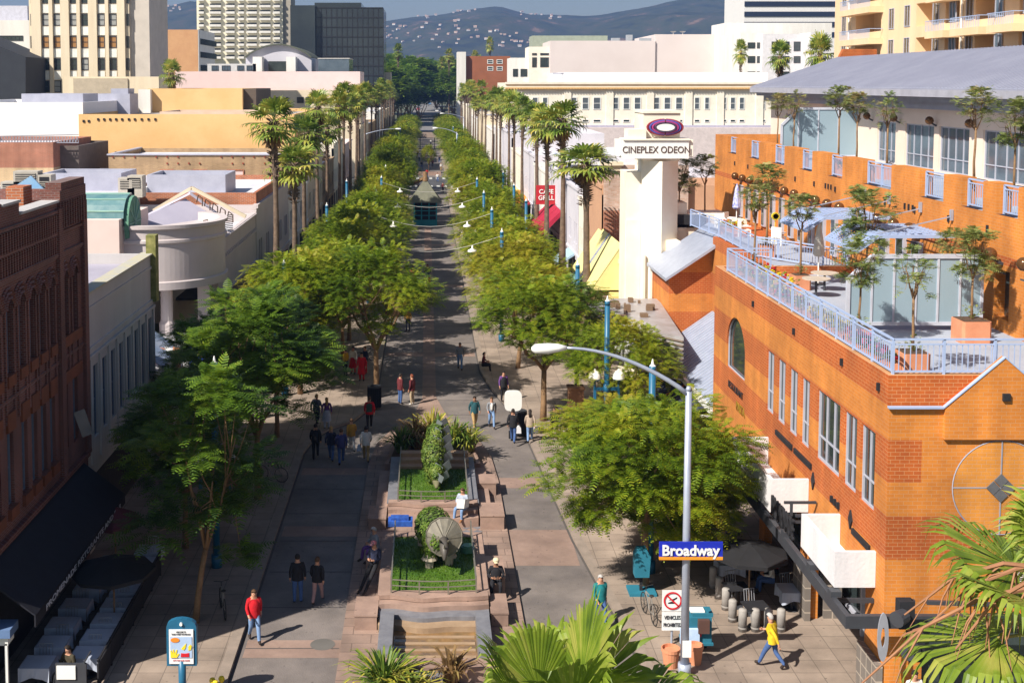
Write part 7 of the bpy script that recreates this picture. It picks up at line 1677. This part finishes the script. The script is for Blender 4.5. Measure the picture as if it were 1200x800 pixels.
def body(kind,female=False,skirt=False):
    key=(kind,female)
    if key in PB: return PB[key]
    J=pose(kind); me=bpy.data.meshes.new('person_body'); bm=bmesh.new(); sk_=bm.verts.layers.skin.verify(); vs={}
    for k,p in J.items():
        v=bm.verts.new(p); r=RAD[k]; f=.88 if female and k in('wai','che','shL','shR') else 1; v[sk_].radius=(r[0]*f,r[1]*f); v[sk_].use_root=(k=='pel'); vs[k]=v
    for a,b_ in BN: bm.edges.new((vs[a],vs[b_]))
    bm.to_mesh(me); bm.free(); o=bpy.data.objects.new('tmpb',me); COL.objects.link(o)
    o.modifiers.new('s','SKIN'); q=o.modifiers.new('u','SUBSURF'); q.levels=2; q.render_levels=2
    dg=bpy.context.evaluated_depsgraph_get(); dg.update(); e=bpy.data.meshes.new_from_object(o.evaluated_get(dg)); bpy.data.objects.remove(o)
    # hands, nose, eyes joined into the same skin
    X=MB(); X.v=[tuple(v.co) for v in e.vertices]; X.f=[tuple(p.vertices) for p in e.polygons]; X.m=[0]*len(X.f)
    def seg(p,a,b_): t=max(0,min(1,(p-a).dot(b_-a)/max(1e-9,(b_-a).length_squared))); return (p-(a+(b_-a)*t)).length
    for i,f in enumerate(X.f):
        c=sum((V(X.v[j]) for j in f),V((0,0,0)))/len(f); bn=min(BN,key=lambda b_:seg(c,J[b_[0]],J[b_[1]]))
        a,b_=bn
        if b_ in('hea','top'): m=0
        elif b_ in('haL','haR'): m=0
        elif b_ in('wrL','wrR') and (c-J[b_]).length<.05: m=0
        elif b_ in('wai','che','neb','shL','shR','elL','elR','wrL','wrR'): m=1
        elif b_ in('toL','toR'): m=3
        else: m=2
        if a=='pel' and b_=='wai' and c.z<J['pel'].z+.04: m=2
        X.m[i]=m
    for s,h,w_ in((-1,'haL','wrL'),(1,'haR','wrR')):
        d=(J[h]-J[w_]).normalized(); sd=d.cross(V((1,0,0))).normalized(); inn=V((-s,0,0))
        for k,l in enumerate((.07,.08,.075,.06)):
            b0=J[h]+sd*(-.027+.018*k)+d*.01; X.tube([b0,b0+d*l*.5+inn*.004,b0+d*l*.85+inn*.02],[.0095,.009,.006],5,0)
        b0=J[h]-d*.02-sd*.028; X.tube([b0,b0-sd*.025+d*.03,b0-sd*.03+d*.055+inn*.01],[.011,.01,.007],5,0)
    up=(J['top']-J['hea']).normalized(); fw=V((0,1,0))-up*up.y; fw.normalize(); c=J['top'].lerp(J['hea'],.45)
    n0=c+fw*.085; X.add([n0+up*.03,n0-up*.015+V((.014,0,0)),n0-up*.015-V((.014,0,0)),n0-up*.012+fw*.028],[(0,2,3),(0,3,1),(1,3,2)],0)
    for s in(-1,1): X.ball(c+up*.025+fw*.075+V((s*.03,0,0)),.011,6,3); X.ball(c+V((s*.075,0,0))+up*.0,.02,6,0,zs=1.4)
    X.ball(c-up*.045+fw*.075,.014,6,4,zs=.4)
    PB[key]=(X,J); return PB[key]
MC={}
def person(kind,loc,face,shirt,pants,hair,lab,skin=None,shoes=None,h=1.75,female=False,long=False,hat=None,jacket=None,skirt=None,zoff=0):
    """face: heading in degrees, 0 looks away from the camera (+Y), 180 towards it"""
    X,J=body(kind,female); mats=[skin or skinm,shirt,pants,shoes or shoe,mat('lip_tone',(.3,.08,.06))]
    key=(kind,female,tuple(m.name for m in mats)); 
    if key not in MC: MC[key]=X.mesh('person_body',mats,True)
    s=h/1.75; root=thing('person',lab,'person',(loc[0],loc[1],loc[2] if len(loc)>2 else 0),rad(face)); root.scale=(s,s,s); ORG[root]=V((0,0,0))
    root.location.z+=zoff
    o=bpy.data.objects.new('body',MC[key]); COL.objects.link(o); o.parent=root; ORG[o]=V((0,0,0))
    up=(J['top']-J['hea']).normalized(); c=J['top'].lerp(J['hea'],.28); 
    m=MB()
    for i in range(7):
        pass
    # hair cap: upper and back of the skull
    R_=.108; n=12; rows=[]
    for i in range(7):
        th=math.pi*.5*(1-i/6*1.35)
        rows.append((max(.004,R_*math.cos(th)),R_*1.05*math.sin(th)))
    for j,(r,z) in enumerate(rows):
        for k in range(n):
            a=2*math.pi*k/n; y=math.sin(a); zz=z
            if y>.2 and j>=4: zz=rows[3][1]*.9; 
            m.v.append(tuple(c+V((math.cos(a)*r*.86,y*r*1.02-.012,0))+up*(zz+.01)))
    for j in range(6):
        for k in range(n): m.f.append((j*n+k,(j+1)*n+k,(j+1)*n+(k+1)%n,j*n+(k+1)%n)); m.m.append(0)
    hm_=hairs[hair]
    if long: m.tube([c+V((0,-.06,.02)),c+V((0,-.1,-.1)),c+V((0,-.11,-.26)),c+V((0,-.1,-.34))],[.07,.085,.07,.03],8)
    part('hair',m,hm_,root,True)
    if hat:
        m=MB(); m.lathe([(.112,-.0),(.112,.045),(.095,.09),(.05,.115),(.001,.12)],tuple(c+V((0,-.005,.02))),14); m.prism([c+V((-.08,.08,.03)),c+V((.08,.08,.03)),c+V((.06,.19,.015)),c+V((-.06,.19,.015))],(0,0,.012)); part('cap',m,hat,root,True)
    if jacket or skirt:
        if jacket:
            a=J['pel']+V((0,0,-.1)) if kind!='sit' else J['pel']+V((0,0,0)); pts=[a,J['pel']+V((0,0,.05)),J['wai'],J['che'],J['neb']-V((0,0,.03))]
            m=MB(); m.tube(pts,[.155,.155,.142,.155,.09],14,cap=False,sx=1.32 if True else 1); part('jacket',m,jacket,root,True)
        if skirt:
            m=MB(); m.tube([J['pel']+V((0,0,.12)),J['pel'],J['pel']+V((0,.03,-.25)),J['pel']+V((0,.04,-.5))],[.12,.15,.19,.22],14,cap=False,sx=1.15); part('skirt',m,skirt,root,True)
    return root
jean=cl('jeans',(.06,.12,.3)); jeanl=cl('light_jeans',(.2,.32,.55)); khaki=cl('khaki',(.45,.3,.13)); blackc=cl('black',(.015,.015,.02)); greyc=cl('grey',(.25,.26,.29)); wht=cl('white',(.75,.73,.7)); redc=cl('red',(.6,.01,.02)); navy=cl('navy',(.02,.025,.06)); maroon=cl('maroon',(.13,.02,.025)); tealc=cl('teal',(.01,.2,.22)); yelc=cl('yellow',(.75,.5,.02)); must=cl('mustard',(.5,.27,.04)); purp=cl('purple',(.15,.06,.25)); dteal=cl('dark_teal',(.02,.09,.11)); beige=cl('beige',(.5,.38,.25)); pinkc=cl('pink',(.4,.25,.25)); lbl=cl('light_blue',(.42,.47,.58)); tan=cl('tan',(.42,.33,.26))
def plaid(nm,a,b_): return mat('cloth_'+nm,a,b_,26,rough=.9)
pers=[ # feet pixel, pose, heading, shirt, pants, hair, label, extras
 ((298,751),'walk',-160,redc,jeanl,'brown','person in a bright red jacket and blue jeans walking alone on the lower left',dict(jacket=redc,shoes=shoe)),
 ((349,706),'stand',10,blackc,jean,'dark','left of the two people in dark jackets standing in the shade, in blue trousers',dict(jacket=blackc)),
 ((372,707),'walk2',-10,blackc,pinkc,'brown','right of the two people in dark jackets in the shade, in pale pinkish trousers',dict(jacket=blackc,h=1.68,female=True)),
 ((703,732),'walk',195,tealc,jean,'grey','grey-haired man in a teal sweater and blue jeans right of the fountains',dict(jacket=tealc)),
 ((905,783),'stride',50,yelc,jean,'grey','bald man in a yellow jacket and blue jeans striding across the lower right pavement',dict(jacket=yelc)),
 ((556,502),'walk2',195,dteal,khaki,'dark','man in a dark teal jacket and khaki trousers walking towards the camera',dict(jacket=dteal,skin=skind,pants2=1)),
 ((576,501),'walk',185,wht,jeanl,'brown','woman in a grey open jacket, white top and pale jeans',dict(jacket=None,female=True,h=1.66,shirt2=greyc)),
 ((601,519),'walk',-12,blackc,jean,'dark','person in a black jacket carrying a white bag on the right lane edge',dict(jacket=blackc)),
 ((621,518),'walk2',-5,tan,jeanl,'dark','long-haired woman in a tan coat carrying a white bag',dict(jacket=tan,female=True,long=True,h=1.68)),
 ((469,473),'stand',-60,maroon,jean,'dark','man in a maroon top and blue jeans standing talking in the lane',dict(jacket=maroon)),
 ((483,474),'stand',60,maroon,beige,'red','person in a rust jacket and pale trousers standing talking in the lane',dict(jacket=maroon,shoes=shoew)),
 ((371,500),'walk',-20,greyc,blackc,'blond','fair-haired person in a dark grey coat at the back of the walking group',dict(jacket=cl('dgrey',(.08,.08,.1)))),
 ((383,502),'stand',10,purp,lbl,'blond','person in a purple top and pale blue skirt at the back of the group',dict(female=True,h=1.66,skirt=lbl,long=True)),
 ((370,538),'walk2',5,blackc,blackc,'dark','person all in black at the left of the walking group',dict(jacket=blackc)),
 ((388,540),'walk',-5,navy,jean,'blond','fair-haired person in a navy jacket and jeans in the walking group',dict(jacket=navy,h=1.7)),
 ((400,544),'walk2',8,plaid('navy_check',(.03,.04,.14),(.07,.07,.2)),jean,'brown','person in a dark blue checked shirt and jeans in the walking group',dict(jacket=plaid('navy_check',(.03,.04,.14),(.07,.07,.2)))),
 ((412,529),'walk',15,must,wht,'brown','person in a mustard jacket and white trousers in the walking group',dict(jacket=must,h=1.66,female=True)),
 ((433,503),'walk2',5,redc,blackc,'brown','person in a red jacket with a dark backpack ahead of the white-shirted man',dict(jacket=redc)),
 ((429,541),'walk',0,wht,khaki,'dark','man in a white shirt and khaki trousers carrying a pale bag',dict(jacket=wht)),
 ((539,433),'walk',180,greyc,jeanl,'dark','person in a grey top and pale jeans by the right-hand trees',dict()),
 ((484,334),'walk',180,plaid('red_check',(.4,.03,.03),(.1,.01,.02)),blackc,'dark','person in a red checked jacket far up the lane',dict(jacket=plaid('red_check',(.4,.03,.03),(.1,.01,.02)))),
 ((501,332),'walk2',180,blackc,jean,'red','person pushing a stroller far up the lane',dict()),
 ((543,287),'stand',180,wht,wht,'brown','person in white standing near the kiosk',dict()),
 ((477,268),'walk',200,greyc,blackc,'dark','person in grey left of the kiosk far up the lane',dict()),
 ((405,441),'stand',60,cl('costume_yellow',(.6,.35,.02)),blackc,'dark','costumed figure in yellow and black under the left trees',dict()),
 ((424,446),'stand',170,redc,redc,'dark','nearer costumed figure in red under the left trees',dict(skirt=redc,jacket=redc)),
 ((414,438),'stand',150,wht,redc,'dark','farther costumed figure in white and red under the left trees',dict(skirt=redc)),
 ((428,438),'stand',120,navy,redc,'brown','onlooker in navy beside the red costumed figures',dict(jacket=navy)),
 ((351,450),'sit',90,greyc,jean,'dark','person sitting in a pale top on the shaded left pavement',dict()),
 ((478,388),'stand',160,must,navy,'blond','fair-haired figure in mustard by the left-hand tree row',dict(h=1.7)),
 ((630,308),'walk',180,blackc,khaki,'dark','left of two people in dark tops walking beside the right palms',dict()),
 ((641,316),'walk2',175,navy,beige,'brown','right of two people walking beside the right palms, carrying a tan bag',dict(jacket=navy)),
 ((604,290),'walk',180,wht,redc,'brown','person in white near the crimson awning',dict()),
 ((590,470),'stand',200,purp,blackc,'dark','person in purple and black beside the right kerb',dict(jacket=blackc)),
 ((566,436),'sit',260,maroon,blackc,'dark','person in maroon sitting at the right kerb',dict()),
 ((650,515),'walk',10,blackc,blackc,'dark','person in black half hidden by the near right tree',dict()),
 ((519,226),'walk',180,maroon,blackc,'dark','dark figure in the far crossing, right of the lane centre',dict()),
 ((490,224),'walk2',0,blackc,blackc,'dark','dark figure in the far crossing, left of the lane centre',dict()),
 ((488,199),'stand',0,blackc,navy,'dark','distant figure standing beyond the crossing',dict()),
 ((497,180),'walk',0,redc,blackc,'dark','tiny far figure in red beyond the crossing',dict()),
 ((505,170),'walk',0,wht,navy,'dark','tiny far figure in white beyond the crossing',dict()),
]
for k,(px,kind,hd,sh,pa,ha,lab,ex) in enumerate(pers):
    x=px[0]; z=.0
    p=az(px[0],px[1],0)
    onp=(p.x<-6.1 or p.x>6.0) if p.y<57 else (p.x<-3 or p.x>3.8)
    if p.y<206 and onp: z=.13; p=az(px[0],px[1],z)
    if -2.7<p.x<3.2 and p.y<60: z=.1
    ex=dict(ex); ex.pop('pants2',None); s2=ex.pop('shirt2',None)
    r=person(kind,(p.x,p.y,z),hd,s2 or sh,pa,ha,lab,**ex)
    if s2: m=MB(); m.tube([(0,.07,.98),(0,.085,1.1),(0,.09,1.3),(0,.06,1.4)],[.07,.075,.08,.05],8); part('top',m,sh,r,True)
# individually posed
p=person('stand',(13.5,32.0,.1),190,wht,blackc,'dark','man in a white T-shirt standing at the bottom right by the grey cabinet',h=1.75)
person('lean',(-1.86,41.5,.1),146,navy,blackc,'brown','man in a knit cap leaning back against the nearer fountain wall',hat=mat('cap_knit',(.1,.14,.2),(.5,.1,.1),14),h=1.75)
person('sit',(-1.9,43.4,.3),120,greyc,purp,'grey','hooded person in grey sitting behind the leaning man',jacket=greyc)
person('sit',(2.42,40.6,.12),178,blackc,blackc,'dark','man in a pale cap and black jacket sitting beside the nearer fountain',hat=mat('cap_cream',(.7,.6,.4)),jacket=blackc,skin=skind,shoes=shoeb,zoff=.12)
person('sit',(1.5,47.6,.14),150,lbl,jeanl,'brown','man in a pale blue shirt and jeans sitting on the farther fountain reading a paper',jacket=lbl,shoes=shoeb,zoff=.2)
person('sit',(12.2,42.2,.13),100,plaid('check_shirt',(.6,.5,.45),(.25,.1,.08)),blackc,'dark','diner in a pale checked shirt at the right cafe')
person('sit',(12.15,40.9,.13),80,wht,jean,'dark','diner in a white shirt and jeans beside the parasol of the right cafe')
person('sit',(12.5,41.7,.13),90,redc,blackc,'brown','diner in red by the window of the right cafe')
person('sit',(-10.6,34.4,.13),150,cl('olive',(.06,.05,.03)),blackc,'dark','man in a dark olive top sitting at the front of the shaded left cafe')
for i,(x,y,c) in enumerate([(10.0,87.4,blackc),(10.6,88.9,redc),(11.3,87.6,wht)]): person('sit',(x,y,.13),60+80*i,c,jean,['dark','brown','dark'][i],['diner in black under the red parasol','diner in red under the red parasol','diner in white under the red parasol'][i])
for i,(x,y,c) in enumerate([(9.6,114,wht),(10.4,116,navy),(9.9,118.5,greyc),(10.9,113.2,must),(11.2,119,redc),(10.6,121,wht)]): person('sit',(x,y,.13),50+70*i,c,navy,['dark','brown','blond','dark','grey','brown'][i],'small figure seated at the cafe under the crimson awning')['group']='seated cafe guests under the crimson awning'
# things people carry
def bagm(nm,loc,c,lab,h=.38,w_=.26): m=MB(); x,y,z=loc; m.prism([(x-w_/2,y,z),(x+w_/2,y,z),(x+w_*.42,y,z+h*.75),(x+w_*.12,y,z+h),(x-w_*.12,y,z+h),(x-w_*.42,y,z+h*.75)],(0,.14,0)); solo(nm,m,c,lab,'bag',loc)
bgw=mat('white_plastic_bag',(.8,.8,.84),rough=.4)
q=az(601,518); bagm('shopping_bag',(q.x+.3,q.y+.1,.42),bgw,'white plastic bag in the hand of the person in black'); q=az(621,518); bagm('shopping_bag',(q.x+.3,q.y+.1,.45),bgw,'white plastic bag in the hand of the woman in the tan coat'); q=az(429,541); bagm('shopping_bag',(q.x-.34,q.y+.1,.5),mat('pale_blue_bag',(.5,.6,.8)),'pale blue bag in the hand of the white-shirted man',.3,.2)
q=az(641,316); bagm('tote_bag',(q.x+.3,q.y,.5),cl('tote_tan',(.5,.35,.2)),'tan tote bag carried beside the right palms')
q=az(433,503); m=MB(); m.prism([(q.x-.15,q.y-.28,1.0),(q.x+.15,q.y-.28,1.0),(q.x+.15,q.y-.28,1.38),(q.x,q.y-.28,1.44),(q.x-.15,q.y-.28,1.38)],(0,.14,0)); solo('backpack',m,cl('bp_green',(.03,.06,.05)),'dark green backpack on the person in the red jacket','backpack',(q.x,q.y-.2,1.0))
m=MB(); m.prism([(1.2,47.15,.92),(1.5,47.02,.95),(1.55,47.1,1.3),(1.22,47.2,1.28)],(0,.01,0)); m.prism([(1.5,47.02,.95),(1.7,47.2,.95),(1.72,47.25,1.28),(1.55,47.1,1.3)],(0,.01,0)); solo('newspaper',m,mat('newsprint',(.7,.7,.68),(.5,.5,.5),12),'open newspaper held by the man on the farther fountain','newspaper',(1.45,47.1,.95))
m=MB(); m.box(-1.5,-.55,45.3,45.9,.85,1.05); m.box(-1.4,-.7,45.4,45.8,1.05,1.15); solo('blue_bedroll',m,mat('bedroll_blue',(.03,.12,.5),(.01,.04,.2),5),'blue bundle behind the hooded person','bundle',(-1,45.6,.85))
t=thing('stroller','red and white stroller pushed far up the lane','stroller',(.1,104.7,0)); m=MB(); m.prism([(-.15,104.4,.3),(-.15,104.9,.35),(-.15,105.0,.85),(-.15,104.8,.9),(-.15,104.6,.5)],(.5,0,0)); part('seat',m,redc,t)
for x in(-.12,.32):
    for y in(104.4,105.0): m=MB(); m.tube([(x-.03,y,.13),(x+.03,y,.13)],.13,10); part('wheel',m,dark,t)
m=MB(); m.beam((-.1,104.9,.2),(-.1,105.4,1.0),.03,.03); m.beam((.3,104.9,.2),(.3,105.4,1.0),.03,.03); part('frame',m,white_p,t)
# yellow flowers at the bottom by the map stand
m=MB()
for i,(dx,dy) in enumerate(((0,0),(.25,.1),(.12,-.15))): m.tube([(-6.3+dx,34.0+dy,.13),(-6.3+dx,34.0+dy,.45)],.03,6); m.ball((-6.3+dx,34+dy,.5),.1,8)
solo('yellow_balls',m,fl[0],'cluster of yellow round heads on the pavement right of the map stand','ornament',(-6.2,34,.13))
bpy.context.view_layer.update()
# ---- roof clutter on the shop roofs
rv_=[]
m=MB(); m.tube([(0,0,0),(0,0,.5)],.12,8); m.lathe([(.001,.75),(.2,.62),(.2,.5),(.001,.48)][::-1],(0,0,0),10); rv_.append(m.mesh('roof_vent',steel))
m=MB(); m.box(-.7,.7,-.5,.5,0,.8); m.box(-.6,.6,-.52,-.5,.12,.68,1); m.tube([(0,0,.8),(0,0,.9)],.35,12,1); rv_.append(m.mesh('roof_unit',[mat('ac_beige',(.5,.46,.4)),dark]))
m=MB(); m.box(-.8,.8,-.5,.5,0,.3); m.prism([(-.8,-.5,.3),(.8,-.5,.3),(.8,0,.55),(-.8,0,.55)],(0,.02,0)); rv_.append(m.mesh('roof_skylight',mat('skylight_grey',(.35,.38,.42),rough=.3)))
RZ=random.Random(4); kk=0
roofs=[('left',-24,-14,57,72,3.6)]*0+[('white shop',-24,-14.5,45,54,9.65),('left',-24,-14.5,91,109,8.3),('left',-24,-14.5,111,127,7.0),('left',-24,-14.5,130,145,8.6),('left',-24,-14.5,148,163,7.4),('right',14.5,25,102,111,8.6),('right',14.5,25,114,123,9.0),('right',14.5,25,126,141,8.0),('right',14.5,25,144,159,8.9),('right',14.5,25,162,179,7.8),('right',14.5,25,182,203,9.9),('right',15,27,88,99,8.0),('lilac roofed',-38,-27,86,108,8.4),('lilac roofed',-26,-15,98,108,7.6)]
for nm,x0,x1,y0,y1,z in roofs:
    for j in range(4):
        k=RZ.choice([0,0,1,2]); o=bpy.data.objects.new(['roof_vent','roof_unit','roof_skylight'][k],rv_[k]); COL.objects.link(o); o.location=(RZ.uniform(x0,x1),RZ.uniform(y0,y1),z)
        o['label']=['small round metal vent standing on a flat shop roof','boxy beige air unit standing on a flat shop roof','low grey skylight on a flat shop roof'][k]; o['category']=['vent','air unit','skylight'][k]; o['group']=['round vents on the shop roofs','air units on the shop roofs','skylights on the shop roofs'][k]
# ---- beyond the crossing: planted island, pavilion and strollers in the second stretch of the promenade
place(protos[0],(.4,238,0),1,'bushy dark tree standing in the middle of the lane just beyond the crossing',(.42,.42,.8))
m=MB(); m.box(-2.2,2.8,234,234.8,0,.7); solo('low_wall',m,stone,'low pinkish wall in front of the bushy tree beyond the crossing','wall',(.3,234.4,0))
t=thing('far_pavilion','small dark pavilion with a brown roof far up the second stretch','pavilion',(.2,330,0)); m=MB()
for x in (-1.8,2.2):
    for y in (328.5,332): m.box(x-.1,x+.1,y-.1,y+.1,0,3.2)
part('post',m,dark,t); m=MB(); m.add([(-2.8,327.5,3.2),(3.2,327.5,3.2),(3.2,333,3.2),(-2.8,333,3.2),(-1,330.2,4.6),(1.4,330.2,4.6)],[(0,3,2,1),(0,1,5,4),(1,2,5),(2,3,4,5),(3,0,4)]); part('roof',m,mat('pavilion_roof',(.2,.15,.12)),t)
RS=random.Random(12)
for i in range(14):
    y=[228,232,246,252,258,263,270,276,285,292,300,222,218,241][i]; x=RS.uniform(-2.6,3.0)
    person(['walk','walk2','stand'][i%3],(x,y,0),RS.choice([0,180,20,200]),[redc,navy,wht,blackc,maroon][i%5],[jean,blackc,khaki][i%3],['dark','brown','blond'][i%3],'tiny distant stroller in the lane beyond the crossing')['group']='distant strollers beyond the crossing'
bpy.context.view_layer.update()
